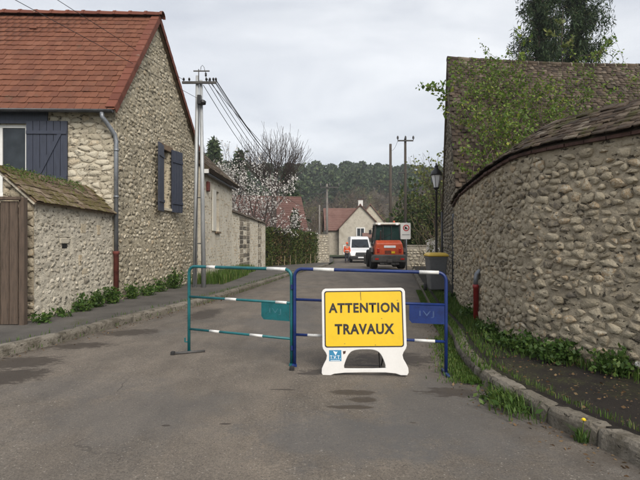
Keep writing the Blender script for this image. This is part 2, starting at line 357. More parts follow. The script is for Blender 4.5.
M['steel_dirty'] = plain('dirty_steel', (0.055, 0.052, 0.05), 0.6, 0.4, 5)
M['cab_glass'] = glass_mat('green_tinted_glass', (0.012, 0.028, 0.026), 0.08)
M['headlight'] = emit_mat('lit_headlight', (1.0, 0.93, 0.78), 2.2)
M['tail_red'] = plain('red_lens', (0.35, 0.02, 0.015), 0.25, 0.1)
M['frost'] = plain('frosted_lantern_glass', (0.84, 0.85, 0.87), 0.3, 0.05)
M['bin_grey'] = plain('grey_bin_plastic', (0.135, 0.138, 0.142), 0.6, 0.15, 3)
M['bin_yellow'] = plain('yellow_bin_lid', (0.62, 0.42, 0.06), 0.5, 0.1, 3)
M['hivis'] = plain('orange_workwear', (0.75, 0.11, 0.035), 0.8, 0.15, 9)
M['trouser'] = plain('dark_trousers', (0.03, 0.032, 0.045), 0.9, 0.2, 9)
M['skin'] = plain('skin', (0.42, 0.25, 0.18), 0.6, 0.08)
M['reflect'] = plain('grey_reflective_tape', (0.6, 0.6, 0.58), 0.4)
M['sign_red'] = plain('red_print', (0.42, 0.02, 0.025), 0.45, 0.1)
# plants
M['bark'] = plain('bark', (0.075, 0.058, 0.045), 0.95, 0.4, 6, 0.6, 30)
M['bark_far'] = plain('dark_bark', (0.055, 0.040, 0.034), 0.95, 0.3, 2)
M['twig'] = plain('reddish_twig', (0.085, 0.058, 0.046), 0.9, 0.3, 3)
M['twig_pale'] = plain('pale_twig', (0.26, 0.205, 0.125), 0.9, 0.3, 3)
M['weed'] = leaf_mat('weed_leaf', [(0.0, (0.028, 0.060, 0.012)), (0.6, (0.055, 0.108, 0.022)), (1.0, (0.11, 0.165, 0.036))])
M['grass'] = leaf_mat('grass_blade', [(0.0, (0.034, 0.070, 0.012)), (0.6, (0.070, 0.130, 0.022)), (0.93, (0.11, 0.16, 0.03)), (1.0, (0.19, 0.17, 0.08))])
M['dry'] = leaf_mat('dry_leaf', [(0.0, (0.06, 0.036, 0.02)), (0.6, (0.13, 0.08, 0.04)), (1.0, (0.20, 0.14, 0.075))], 0.8, 0.1)
M['spring'] = leaf_mat('spring_leaf', [(0.0, (0.058, 0.105, 0.016)), (0.5, (0.105, 0.172, 0.026)), (0.88, (0.165, 0.225, 0.035)), (1.0, (0.29, 0.29, 0.05))], 0.5, 0.35)
M['spring_pale'] = leaf_mat('young_leaf', [(0.0, (0.085, 0.115, 0.035)), (0.6, (0.15, 0.185, 0.055)), (1.0, (0.25, 0.25, 0.085))], 0.5, 0.35)
M['ivy'] = leaf_mat('bank_leaf', [(0.0, (0.020, 0.042, 0.010)), (0.5, (0.045, 0.075, 0.015)), (0.85, (0.085, 0.105, 0.022)), (1.0, (0.15, 0.125, 0.045))])
M['fir'] = leaf_mat('fir_needle', [(0.0, (0.013, 0.030, 0.011)), (0.5, (0.028, 0.055, 0.020)), (0.9, (0.052, 0.080, 0.028)), (1.0, (0.085, 0.085, 0.038))], 0.7, 0.15)
M['pine'] = leaf_mat('pine_needle', [(0.0, (0.026, 0.046, 0.022)), (0.6, (0.050, 0.078, 0.034)), (1.0, (0.085, 0.110, 0.045))], 0.8, 0.0)
M['bare'] = leaf_mat('bare_wood', [(0.0, (0.075, 0.056, 0.040)), (0.5, (0.115, 0.086, 0.058)), (0.9, (0.155, 0.122, 0.075)), (1.0, (0.13, 0.135, 0.05))], 0.9, 0.0)
M['budding'] = leaf_mat('budding_twig', [(0.0, (0.07, 0.062, 0.032)), (0.6, (0.11, 0.10, 0.045)), (1.0, (0.15, 0.16, 0.06))], 0.9, 0.0)
M['blossom'] = leaf_mat('white_blossom', [(0.0, (0.50, 0.47, 0.43)), (0.4, (0.64, 0.615, 0.58)), (1.0, (0.76, 0.745, 0.715))], 0.7, 0.3)
M['hedge'] = leaf_mat('conifer_hedge', [(0.0, (0.024, 0.040, 0.009)), (0.45, (0.050, 0.075, 0.016)), (0.8, (0.090, 0.115, 0.026)), (1.0, (0.15, 0.10, 0.045))], 0.75, 0.15)
M['dandelion'] = plain('dandelion_yellow', (0.80, 0.58, 0.02), 0.7)
M['fluff'] = plain('seed_fluff', (0.5, 0.5, 0.47), 0.9)

# ------------------------------------------------------------------ object helpers
WL = {}
def tag(o, label=None, cat=None, group=None, kind=None):
    if label: o['label'] = label
    if cat: o['category'] = cat
    if group: o['group'] = group
    if kind: o['kind'] = kind
    return o
def thing(name, label, cat, loc, group=None):
    o = bpy.data.objects.new(name, None); C.objects.link(o)
    o.empty_display_size = 0.2
    o.location = loc; WL[o.name] = Vector(loc)
    return tag(o, label, cat, group)
def link(name, me, mat, parent=None, loc=(0, 0, 0)):
    o = bpy.data.objects.new(name, me); C.objects.link(o)
    if mat is not None and not me.materials: me.materials.append(mat)
    L = Vector(loc); WL[o.name] = L
    if parent is not None:
        o.parent = parent; o.location = L - WL[parent.name]
    else: o.location = L
    return o
def base_of(me):
    return None

class MB:
    def __init__(s): s.v = []; s.f = []
    def add(s, vs, fs):
        o = len(s.v); s.v += [tuple(p) for p in vs]; s.f += [tuple(i + o for i in f) for f in fs]; return s
    def box(s, c, d, rz=0.0, rot=None):
        hx, hy, hz = d[0] / 2, d[1] / 2, d[2] / 2
        m = Euler(rot).to_matrix() if rot else Matrix.Rotation(rz, 3, 'Z')
        vs = [Vector(c) + m @ Vector((x, y, z)) for x in (-hx, hx) for y in (-hy, hy) for z in (-hz, hz)]
        return s.add(vs, [(0, 1, 3, 2), (4, 6, 7, 5), (0, 4, 5, 1), (2, 3, 7, 6), (0, 2, 6, 4), (1, 5, 7, 3)])
    def slab(s, p, u, v, n):
        """box from corner p spanned by the three vectors"""
        p, u, v, n = map(Vector, (p, u, v, n))
        vs = [p, p + u, p + u + v, p + v, p + n, p + u + n, p + u + v + n, p + v + n]
        fs = [(3, 2, 1, 0), (4, 5, 6, 7), (0, 1, 5, 4), (1, 2, 6, 5), (2, 3, 7, 6), (3, 0, 4, 7)]
        if u.cross(v).dot(n) < 0: fs = [tuple(reversed(f)) for f in fs]
        return s.add(vs, fs)
    def tube(s, path, r, n=8, caps=True):
        path = [Vector(p) for p in path]
        rs = r if isinstance(r, (list, tuple)) else [r] * len(path)
        ref = None; rings = []
        for i, p in enumerate(path):
            a = path[max(0, i - 1)]; b = path[min(len(path) - 1, i + 1)]
            d = (b - a).normalized()
            if ref is None:
                ref = Vector((0, 0, 1)) if abs(d.z) < 0.9 else Vector((1, 0, 0))
            x = (ref - d * ref.dot(d)).normalized(); ref = x
            y = d.cross(x)
            rings.append([p + (x * math.cos(k * 2 * math.pi / n) + y * math.sin(k * 2 * math.pi / n)) * rs[i] for k in range(n)])
        o = len(s.v)
        for rg in rings: s.v += [tuple(q) for q in rg]
        for i in range(len(rings) - 1):
            for k in range(n):
                a = o + i * n + k; b = o + i * n + (k + 1) % n
                s.f.append((a, b, b + n, a + n))
        if caps:
            s.f.append(tuple(o + k for k in reversed(range(n)))); s.f.append(tuple(o + (len(rings) - 1) * n + k for k in range(n)))
        return s
    def prism(s, poly, d):
        """extrude a planar polygon (3D points) along d"""
        poly = [Vector(p) for p in poly]; d = Vector(d); n = len(poly)
        nn = Vector((0, 0, 0))
        for i in range(n): nn += poly[i].cross(poly[(i + 1) % n])
        if nn.dot(d) > 0: poly.reverse()
        o = len(s.v)
        s.v += [tuple(p) for p in poly] + [tuple(p + d) for p in poly]
        s.f.append(tuple(range(o, o + n))); s.f.append(tuple(reversed(range(o + n, o + 2 * n))))
        for i in range(n):
            j = (i + 1) % n
            s.f.append((o + j, o + i, o + n + i, o + n + j))
        return s
    def lathe(s, prof, c, n=14):
        """prof: (radius, z) list around a vertical axis at c"""
        o = len(s.v); c = Vector(c)
        for (r, z) in prof:
            for k in range(n):
                a = 2 * math.pi * k / n
                s.v.append((c.x + r * math.cos(a), c.y + r * math.sin(a), c.z + z))
        for i in range(len(prof) - 1):
            for k in range(n):
                a = o + i * n + k; b = o + i * n + (k + 1) % n
                s.f.append((a, b, b + n, a + n))
        s.f.append(tuple(o + k for k in reversed(range(n)))); s.f.append(tuple(o + (len(prof) - 1) * n + k for k in range(n)))
        return s
    def mesh(s, name, smooth=False):
        me = bpy.data.meshes.new(name); me.from_pydata(s.v, [], s.f); me.update()
        if smooth: me.polygons.foreach_set('use_smooth', [True] * len(me.polygons))
        return me
    def build(s, name, mat, parent=None, smooth=False, bevel=0.0, seg=2, label=None, cat=None, group=None, kind=None):
        o = link(name, s.mesh(name, smooth), mat, parent)
        if bevel:
            m = o.modifiers.new('bevel', 'BEVEL'); m.width = bevel; m.segments = seg; m.limit_method = 'ANGLE'; m.angle_limit = R(35)
        return tag(o, label, cat, group, kind)

def np_mesh(name, V, F, rnd=None):
    V = np.asarray(V, dtype=np.float32); F = np.asarray(F, dtype=np.int32)
    me = bpy.data.meshes.new(name)
    k = F.shape[1]
    me.vertices.add(len(V)); me.vertices.foreach_set('co', V.ravel())
    me.loops.add(F.size); me.loops.foreach_set('vertex_index', F.ravel())
    me.polygons.add(len(F)); me.polygons.foreach_set('loop_start', np.arange(0, F.size, k, dtype=np.int32))
    me.polygons.foreach_set('loop_total', np.full(len(F), k, dtype=np.int32))
    if rnd is not None:
        a = me.attributes.new('rnd', 'FLOAT', 'POINT'); a.data.foreach_set('value', np.asarray(rnd, dtype=np.float32))
    me.update(); me.validate()
    return me

# ---- repeated pieces: the largest in view become objects that share a few meshes, the rest one joined part
def tri_proto(V, F):
    T = []
    for f in F:
        for i in range(1, len(f) - 1): T.append((f[0], f[i], f[i + 1]))
    return np.array(V, dtype=float), np.array(T, dtype=np.int32)
def stone_protos(n, seed, k=9):
    r = random.Random(seed); out = []
    for _ in range(n):
        V = []; F = []
        e = r.uniform(2.2, 4.0)
        rad = []
        for i in range(k):
            a = 2 * math.pi * (i + r.uniform(-.22, .22)) / k
            c, s_ = math.cos(a), math.sin(a)
            q = (abs(c) ** e + abs(s_) ** e) ** (-1 / e) * r.uniform(.78, 1.04)
            rad.append((c * q, s_ * q))
        for (x, y) in rad: V.append((x, y, -0.6))
        for (x, y) in rad: V.append((x * .97, y * .97, 0.35 + r.uniform(-.1, .2)))
        tx, ty = r.uniform(-.25, .25), r.uniform(-.25, .25)
        for (x, y) in rad: V.append((x * .70, y * .70, 0.85 + tx * x + ty * y + r.uniform(-.10, .12)))
        V.append((r.uniform(-.2, .2), r.uniform(-.2, .2), 1.0 + r.uniform(-.1, .1)))
        for j in range(2):
            for i in range(k):
                a = j * k + i; b = j * k + (i + 1) % k
                F.append((a, b, b + k, a + k))
        for i in range(k): F.append((2 * k + i, 2 * k + (i + 1) % k, 3 * k))
        out.append(tri_proto(V, F))
    return out
def tile_protos(n, seed, lift=0.0):
    """unit tile: x -.5..+.5, y 0 (lower edge) .. 1, z 0..1 thickness, front corners slightly rounded and lower edge chipped"""
    r = random.Random(seed); out = []
    for _ in range(n):
        j = lambda a: r.uniform(-a, a)
        c = r.uniform(.03, .10)
        P = [(-.5, c + abs(j(.03))), (-.5 + c * .8, j(.02)), (j(.1), j(.025)), (.5 - c * .8, j(.02)), (.5, c + abs(j(.03))), (.5, 1), (-.5, 1)]
        n_ = len(P)
        V = [(x, y, j(.12)) for x, y in P] + [(x * .985, y + .008, 1 + j(.15)) for x, y in P]
        F = [tuple(reversed(range(n_))), tuple(range(n_, 2 * n_))] + [(i, (i + 1) % n_, n_ + (i + 1) % n_, n_ + i) for i in range(n_)]
        out.append(tri_proto(V, F))
    return out
CAMP = np.array([0, 0, CAMH])
def in_view(p):
    if p[1] < 0.5: return False
    x = 320 + p[0] / p[1] * 480; y = 240 - (p[2] - CAMH) / p[1] * 480
    return -6 < x < 646 and -6 < y < 486
def frame(pos, u, v, n, su, sv, sn, spin=0.0):
    u, v, n = Vector(u), Vector(v), Vector(n)
    if spin:
        u, v = u * math.cos(spin) + v * math.sin(spin), v * math.cos(spin) - u * math.sin(spin)
    m = Matrix(((u.x * su, v.x * sv, n.x * sn, pos[0]), (u.y * su, v.y * sv, n.y * sn, pos[1]), (u.z * su, v.z * sv, n.z * sn, pos[2]), (0, 0, 0, 1)))
    return m
def place_pieces(name, rest, protos, mats, parent, material, limit=300, smooth=False):
    n = len(mats)
    r = random.Random(len(mats) * 7 + 1)
    which = [r.randrange(len(protos)) for _ in range(n)]
    A = np.array([np.array(m) for m in mats])
    size = np.linalg.norm(A[:, :3, 0], axis=1) * np.linalg.norm(A[:, :3, 1], axis=1)
    dist = np.linalg.norm(A[:, :3, 3] - CAMP, axis=1)
    key = size / dist ** 2
    vis = np.array([in_view(a[:3, 3]) for a in A])
    order = np.argsort(-(key * np.where(vis, 1.0, 1e-6)))
    own = set(int(i) for i in order[:limit] if vis[i])
    meshes = []
    for V, T in protos:
        me = np_mesh(name, V, T); me.materials.append(material)
        if smooth: me.polygons.foreach_set('use_smooth', [True] * len(me.polygons))
        meshes.append(me)
    pw = WL[parent.name]
    for i in sorted(own):
        o = bpy.data.objects.new(name, meshes[which[i]]); C.objects.link(o)
        o.parent = parent
        m = mats[i].copy(); m.translation = m.translation - pw
        o.matrix_local = m
    VV, FF, RR = [], [], []; off = 0
    for i in range(n):
        if i in own: continue
        V, T = protos[which[i]]
        W = V @ A[i, :3, :3].T + A[i, :3, 3]
        VV.append(W); FF.append(T + off); RR.append(np.full(len(V), r.random())); off += len(V)
    if VV:
        me = np_mesh(rest, np.concatenate(VV), np.concatenate(FF), np.concatenate(RR))
        o = link(rest, me, material, parent); o['kind'] = 'stuff'
STONES = stone_protos(14, 3)
TILES = tile_protos(8, 9)

def stone_layout(r, u0, u1, v0, top, row, aspect=(0.9, 2.1), gap=0.25, keep=1.0, inside=None, fill=(0.72, 1.0)):
    out = []; v = v0
    vmax = max(top(u0 + (u1 - u0) * k / 40) for k in range(41))
    while v < vmax:
        rh = row * r.uniform(.68, 1.4)
        u = u0 - r.random() * row
        while u < u1:
            w_ = rh * r.uniform(*aspect)
            cu = u + w_ / 2; cv = v + rh / 2 + r.uniform(-.2, .2) * rh
            hh = rh * r.uniform(*fill)
            u += w_
            if r.random() > keep: continue
            ww = w_ * (1 - gap * r.uniform(.5, 1.3))
            hh *= (1 - gap * .5)
            if cu - ww / 2 < u0 or cu + ww / 2 > u1 or cv - hh / 2 < v0 or cv + hh / 2 > min(top(cu - ww / 2), top(cu + ww / 2)): continue
            if inside and not inside(cu, cv, ww, hh): continue
            out.append((cu, cv, ww, hh))
        v += rh
    return out
def stones_on(r, lay, pt, depth=(0.02, 0.045), sink=0.0, spin=0.16):
    """pt(u, v) -> (position, outward normal)"""
    mats = []
    for (u, v, w_, h_) in lay:
        p, n = pt(u, v); n = Vector(n).normalized()
        ax = Vector((0, 0, 1)).cross(n).normalized()
        up = n.cross(ax)
        n2 = (n + ax * r.uniform(-.10, .10) + up * r.uniform(-.12, .12)).normalized()
        a2 = up.cross(n2).normalized(); u2 = n2.cross(a2)
        mats.append(frame(Vector(p) - n * sink, a2, u2, n2, w_ / 2, h_ / 2, r.uniform(*depth), r.uniform(-spin, spin)))
    return mats

def rubble_cells(r, u0, u1, v0, top, row, aspect=(0.9, 2.1), gap=(.06, .2), keep=1.0, hole=None, planes=(), small=0.0, jit=.28):
    """irregular stones packed against each other: shrunken, rounded Voronoi cells of jittered courses; returns (centre, polygon)"""
    pts = []; v = v0 - row; vmax = max(top(u0 + (u1 - u0) * k / 40) for k in range(41)) + row
    am = sum(aspect) / 2
    while v < vmax:
        rh = row * r.uniform(.75, 1.3); u = u0 - row * r.random() * 2 - row
        while u < u1 + row * 2:
            w_ = rh * r.uniform(*aspect)
            pts.append((u + w_ / 2 + r.gauss(0, jit * .4) * rh, v + rh / 2 + r.uniform(-jit, jit) * rh * 1.4)); u += w_
        v += rh
    P = np.array(pts); Q = P / np.array([am, 1.0])           # measure across in units of the mean aspect
    cs = row * 2.2; grid = {}
    for i, q in enumerate(Q): grid.setdefault((int(q[0] // cs), int(q[1] // cs)), []).append(i)
    def clip(poly, nx, ny, d):
        out = []; n = len(poly)
        for i in range(n):
            a, b = poly[i], poly[(i + 1) % n]
            da, db = a[0] * nx + a[1] * ny - d, b[0] * nx + b[1] * ny - d
            if da <= 0: out.append(a)
            if (da < 0) != (db < 0) and da != db:
                t = da / (da - db); out.append((a[0] + (b[0] - a[0]) * t, a[1] + (b[1] - a[1]) * t))
        return out
    cells = []
    for i, (cu, cv) in enumerate(pts):
        if cu < u0 or cu > u1 or cv < v0 or cv > top(min(max(cu, u0), u1)) or r.random() > keep: continue
        if hole and hole[0] < cu < hole[1] and hole[2] < cv < hole[3]: continue
        q = Q[i]; big = row * 2.4
        poly = [(q[0] - big, q[1] - big), (q[0] + big, q[1] - big), (q[0] + big, q[1] + big), (q[0] - big, q[1] + big)]
        gx, gy = int(q[0] // cs), int(q[1] // cs)
        for ix in (gx - 1, gx, gx + 1):
            for iy in (gy - 1, gy, gy + 1):
                for j in grid.get((ix, iy), ()):
                    if j == i: continue
                    o = Q[j]; nx, ny = o[0] - q[0], o[1] - q[1]
                    poly = clip(poly, nx, ny, (o[0] ** 2 + o[1] ** 2 - q[0] ** 2 - q[1] ** 2) / 2)
                    if len(poly) < 3: break
        if len(poly) < 3: continue
        poly = [(a * am, b) for a, b in poly]
        tu = min(max(cu, u0), u1); sl = (top(tu + .02) - top(tu - .02)) / .04
        for (nx, ny, d) in [(-1, 0, -u0), (1, 0, u1), (0, -1, -v0), (-sl, 1, top(tu) - sl * tu)] + list(planes):
            poly = clip(poly, nx, ny, d)
            if len(poly) < 3: break
        if len(poly) < 3: continue
        if hole:
            if cu < hole[0]: poly = clip(poly, 1, 0, hole[0])
            elif cu > hole[1]: poly = clip(poly, -1, 0, -hole[1])
            elif cv < hole[2]: poly = clip(poly, 0, 1, hole[2])
            else: poly = clip(poly, 0, -1, -hole[3])
            if len(poly) < 3: continue
        mu = sum(p[0] for p in poly) / len(poly); mv = sum(p[1] for p in poly) / len(poly)
        k = 1 - r.uniform(*gap)
        if small and r.random() < small: k *= r.uniform(.45, .8)
        kx = k * r.uniform(.92, 1.0); ky = k * r.uniform(.9, 1.0)
        poly = [((a - mu) * kx + r.gauss(0, .05) * row, (b - mv) * ky + r.gauss(0, .05) * row) for a, b in poly]
        rd = []
        for a in range(len(poly)):                      # cut the corners once
            x0, y0 = poly[a]; x1, y1 = poly[(a + 1) % len(poly)]
            f = r.uniform(.10, .24)
            rd += [(x0 + (x1 - x0) * f, y0 + (y1 - y0) * f), (x0 + (x1 - x0) * (1 - f), y0 + (y1 - y0) * (1 - f))]
        if max(abs(a) for a, b in rd) * max(abs(b) for a, b in rd) < (row * .16) ** 2: continue
        cells.append((mu, mv, rd))
    return cells
def lay_rubble(r, cells, pt, parent, material, limit=300, depth=(.012, .04), inner=(.80, .95), name='stone', rest='stone_rubble'):
    items = []
    for (cu, cv, poly) in cells:
        p, n = pt(cu, cv); n = Vector(n).normalized(); ax = Vector((0, 0, 1)).cross(n).normalized(); up = n.cross(ax)
        if pt(cu + .01, cv)[0].to_3d().__sub__(p).dot(ax) < 0: poly = [(-a, b) for a, b in poly][::-1]
        k = len(poly); d = r.uniform(*depth); s = r.uniform(*inner)
        tx, ty = r.uniform(-.35, .35) * d, r.uniform(-.35, .35) * d
        ex = max(abs(a) for a, b in poly); ey = max(abs(b) for a, b in poly)
        L = [(a, b, -.03) for a, b in poly] + [(a * .985, b * .985, d * r.uniform(.25, .6)) for a, b in poly]
        L += [(a * s * r.uniform(.92, 1.06), b * s * r.uniform(.92, 1.06), d * r.uniform(.82, 1.05) + tx * a / ex + ty * b / ey) for a, b in poly]
        L.append((r.uniform(-.2, .2) * ex, r.uniform(-.2, .2) * ey, d * r.uniform(.95, 1.2)))
        F = []
        for j in range(2):
            for i in range(k):
                a = j * k + i; b = j * k + (i + 1) % k
                F += [(a, b, b + k), (a, b + k, a + k)]
        for i in range(k): F.append((2 * k + i, 2 * k + (i + 1) % k, 3 * k))
        V = np.array(L) @ np.array([ax, up, n])
        size = ex * ey / (Vector(p) - Vector(CAMP)).length ** 2
        items.append((size if in_view(p) else -1, np.array(p), V, np.array(F)))
    order = sorted(range(len(items)), key=lambda i: -items[i][0]); own = set(i for i in order[:limit] if items[i][0] > 0)
    pw = WL[parent.name]; VV, FF, RR = [], [], []; off = 0
    for i, (sz, p, V, F) in enumerate(items):
        if i in own:
            me = np_mesh(name, V, F); me.materials.append(material)
            o = bpy.data.objects.new(name, me); C.objects.link(o); o.parent = parent; o.location = Vector(p) - pw
        else:
            VV.append(V + p); FF.append(F + off); RR.append(np.full(len(V), r.random())); off += len(V)
    if VV:
        o = link(rest, np_mesh(rest, np.concatenate(VV), np.concatenate(FF), np.concatenate(RR)), material, parent); o['kind'] = 'stuff'

from mathutils import noise as mnoise
def rough_skin(name, pt, u0, u1, v0, top, parent, material, hole=None, step=.04, amp=.016, bias=.004, f=7.0, seed=0.0):
    """hand-thrown pointing: an uneven mortar face that laps over the edges of the stones"""
    nu = int((u1 - u0) / step) + 1; vmax = max(top(u0 + (u1 - u0) * k / 40) for k in range(41)); nv = int((vmax - v0) / step) + 1
    V = []; ok = []
    for i in range(nu + 1):
        u = u0 + (u1 - u0) * i / nu; tp = top(u)
        for j in range(nv + 1):
            v = v0 + (vmax - v0) * j / nv
            p, n = pt(u, min(v, tp))
            q = (u * f + seed, v * f * 1.5, seed)
            d = bias + amp * (mnoise.noise(q) * .75 + mnoise.noise((q[0] * 2.7, q[1] * 2.7, 4.0)) * .5 + mnoise.noise((q[0] * 6.1, q[1] * 6.1, 9.0)) * .22)
            V.append(tuple(p + Vector(n) * d)); ok.append(v <= tp + step and not (hole and hole[0] < u < hole[1] and hole[2] < v < hole[3]))
    F = []
    m = nv + 1
    e = pt(u0 + .01, v0)[0] - pt(u0, v0)[0]; flip = e.cross(Vector((0, 0, 1))).dot(Vector(pt(u0, v0)[1])) < 0
    for i in range(nu):
        for j in range(nv):
            a = (i * m + j, (i + 1) * m + j, (i + 1) * m + j + 1, i * m + j + 1)
            if all(ok[k] for k in a): F.append(a[::-1] if flip else a)
    me = np_mesh(name, np.array(V), np.array(F)); me.polygons.foreach_set('use_smooth', [True] * len(me.polygons))
    return link(name, me, material, parent)

def panel(mb, O, U, Nn, L, v0, top, holes=(), depth=0.25, du=0.25, rough=0.0, dv=None, r=None):
    """upright wall face from O along U (unit), outward normal Nn, with rectangular openings (u0,u1,v0,v1) and their reveals"""
    O, U, Nn = Vector(O), Vector(U), Vector(Nn)
    us = {0.0, L}
    for h in holes: us |= {h[0], h[1]}
    k = max(1, int(L / du))
    us |= {L * i / k for i in range(k + 1)}
    us = sorted(us)
    us = [a for i, a in enumerate(us) if i == 0 or a - us[i - 1] > 1e-4]
    def P(u, v, d=0.0): return O + U * u + Vector((0, 0, v)) - Nn * d
    flip = U.cross(Vector((0, 0, 1))).dot(Nn) < 0
    def q(a, b, c, d_):
        mb.add([a, b, c, d_], [(3, 2, 1, 0) if flip else (0, 1, 2, 3)])
    for a, b in zip(us[:-1], us[1:]):
        m = (a + b) / 2
        cuts = [v0]; sp = []
        for h in sorted(holes, key=lambda h: h[2]):
            if h[0] < m < h[1]: sp.append((h[2], h[3]))
        lo = v0
        for (s0, s1) in sp:
            q(P(a, lo), P(b, lo), P(b, s0), P(a, s0)); lo = s1
        q(P(a, lo), P(b, lo), P(b, top(b)), P(a, top(a)))
    for h in holes:
        a, b, c, d = h
        q(P(a, c), P(b, c), P(b, c, depth), P(a, c, depth))
        q(P(b, d), P(a, d), P(a, d, depth), P(b, d, depth))
        q(P(a, d), P(a, c), P(a, c, depth), P(a, d, depth))
        q(P(b, c), P(b, d), P(b, d, depth), P(b, c, depth))
    return mb

# ---- leaves and branches
def leaf_quads(P, size, r, up=0.0, aspect=0.6, tilt=1.0, jitter=0.5):
    """one folded leaf (4 verts) at each point"""
    P = np.asarray(P, float); n = len(P)
    d = r.normal(size=(n, 3)); d[:, 2] = d[:, 2] * tilt + up
    d /= np.linalg.norm(d, axis=1)[:, None]
    q = r.normal(size=(n, 3)); s = np.cross(d, q); s /= (np.linalg.norm(s, axis=1)[:, None] + 1e-9)
    nn = np.cross(d, s)
    L = (size * (1 + jitter * r.uniform(-1, 1, n)))[:, None] if np.isscalar(size) else (size * (1 + jitter * r.uniform(-1, 1, n)))[:, None]
    a = P; b = P + d * L * .5 + s * L * aspect * .5; c = P + d * L + nn * L * .12; e = P + d * L * .5 - s * L * aspect * .5
    V = np.stack([a, b, c, e], 1).reshape(-1, 3)
    F = np.arange(4 * n).reshape(n, 4)
    rn = np.repeat(r.random(n), 4)
    return V, F, rn
def foliage(name, P, size, mat, parent=None, r=nr, up=0.0, aspect=0.6, tilt=1.0, kind=None, **kw):
    V, F, rn = leaf_quads(P, size, r, up, aspect, tilt)
    o = link(name, np_mesh(name, V, F, rn), mat, parent)
    return tag(o, kind=kind, **kw)
def blades(name, P, h, width, mat, parent=None, r=nr, lean=0.45, **kw):
    """grass: each blade a bent strip of two quads"""
    P = np.asarray(P, float); n = len(P)
    a = r.uniform(0, 2 * math.pi, n); D = np.stack([np.cos(a), np.sin(a), np.zeros(n)], 1)
    Sd = np.stack([-np.sin(a), np.cos(a), np.zeros(n)], 1)
    H = (h * r.uniform(.45, 1.2, n))[:, None]; ln = (lean * r.uniform(.1, 1.2, n))[:, None] * H
    Z = np.array([0, 0, 1.0])
    w_ = width * r.uniform(.6, 1.3, n)[:, None]
    p0 = P; p1 = P + Z * H * .6 + D * ln * .35; p2 = P + Z * H + D * ln
    V = np.stack([p0 - Sd * w_ / 2, p0 + Sd * w_ / 2, p1 + Sd * w_ * .4, p1 - Sd * w_ * .4, p2 + Sd * w_ * .06, p2 - Sd * w_ * .06], 1).reshape(-1, 3)
    b = np.arange(n)[:, None] * 6
    F = np.concatenate([b + np.array([[0, 1, 2, 3]]), b + np.array([[3, 2, 4, 5]])], 0)
    rn = np.repeat(r.random(n), 6)
    o = link(name, np_mesh(name, V, F, rn), mat, parent)
    return tag(o, **kw)
def grow(r, p, d, length, rad, depth, segs, tips, spread=0.6, kids=(2, 3), shrink=0.72, up=0.15, wob=0.12, steps=3, rmin=0.004):
    p = Vector(p); d = Vector(d).normalized()
    for i in range(steps):
        q = p + d * (length / steps)
        r2 = rad * (1 - 0.22 / steps * 1.2)
        segs.append((p.copy(), q.copy(), rad, max(rmin, r2)))
        rad = max(rmin, r2); p = q
        d = (d + Vector((r.gauss(0, wob), r.gauss(0, wob), r.gauss(0, wob) + up * .3))).normalized()
        if depth > 0 and i < steps - 1 and r.random() < .65:
            s = Vector((r.gauss(0, 1), r.gauss(0, 1), r.gauss(0, 1))); s = (s - d * s.dot(d)).normalized()
            grow(r, p, d + s * spread * 1.5, length * shrink * r.uniform(.6, 1), rad * .55, depth - 1, segs, tips, spread, kids, shrink, up, wob, steps, rmin)
    tips.append(p.copy())
    if depth <= 0: return
    for _ in range(r.randint(*kids)):
        s = Vector((r.gauss(0, 1), r.gauss(0, 1), r.gauss(0, 1))); s = (s - d * s.dot(d)).normalized()
        grow(r, p, d + s * spread + Vector((0, 0, up)), length * shrink * r.uniform(.75, 1.1), rad * .68, depth - 1, segs, tips, spread, kids, shrink, up, wob, steps, rmin)
def branches(name, segs, mat, parent=None, n=5, **kw):
    A = np.array([s[0] for s in segs]); B = np.array([s[1] for s in segs])
    r0 = np.array([s[2] for s in segs]); r1 = np.array([s[3] for s in segs])
    d = B - A; d /= (np.linalg.norm(d, axis=1)[:, None] + 1e-9)
    ref = np.where(np.abs(d[:, 2:3]) < .9, np.array([[0, 0, 1.0]]), np.array([[1.0, 0, 0]]))
    x = np.cross(ref, d); x /= (np.linalg.norm(x, axis=1)[:, None] + 1e-9); y = np.cross(d, x)
    ang = np.arange(n) * 2 * math.pi / n
    ring = x[:, None, :] * np.cos(ang)[None, :, None] + y[:, None, :] * np.sin(ang)[None, :, None]
    V = np.concatenate([A[:, None] + ring * r0[:, None, None], B[:, None] + ring * r1[:, None, None]], 1).reshape(-1, 3)
    k = np.arange(n); f = np.stack([k, (k + 1) % n, (k + 1) % n + n, k + n], 1)
    F = (np.arange(len(segs))[:, None, None] * 2 * n + f[None]).reshape(-1, 4)
    me = np_mesh(name, V, F, np.repeat(nr.random(len(segs)), 2 * n))
    me.polygons.foreach_set('use_smooth', [True] * len(me.polygons))
    return tag(link(name, me, mat, parent), **kw)
def along(segs, r, per_m, rmax=1e9, jit=0.03):
    out = []
    for a, b, r0, r1 in segs:
        if r0 > rmax: continue
        L = (b - a).length; k = per_m * L
        k = int(k) + (r.random() < k - int(k))
        for _ in range(k):
            t = r.random(); p = a.lerp(b, t)
            out.append((p.x + r.gauss(0, jit), p.y + r.gauss(0, jit), p.z + r.gauss(0, jit)))
    return out

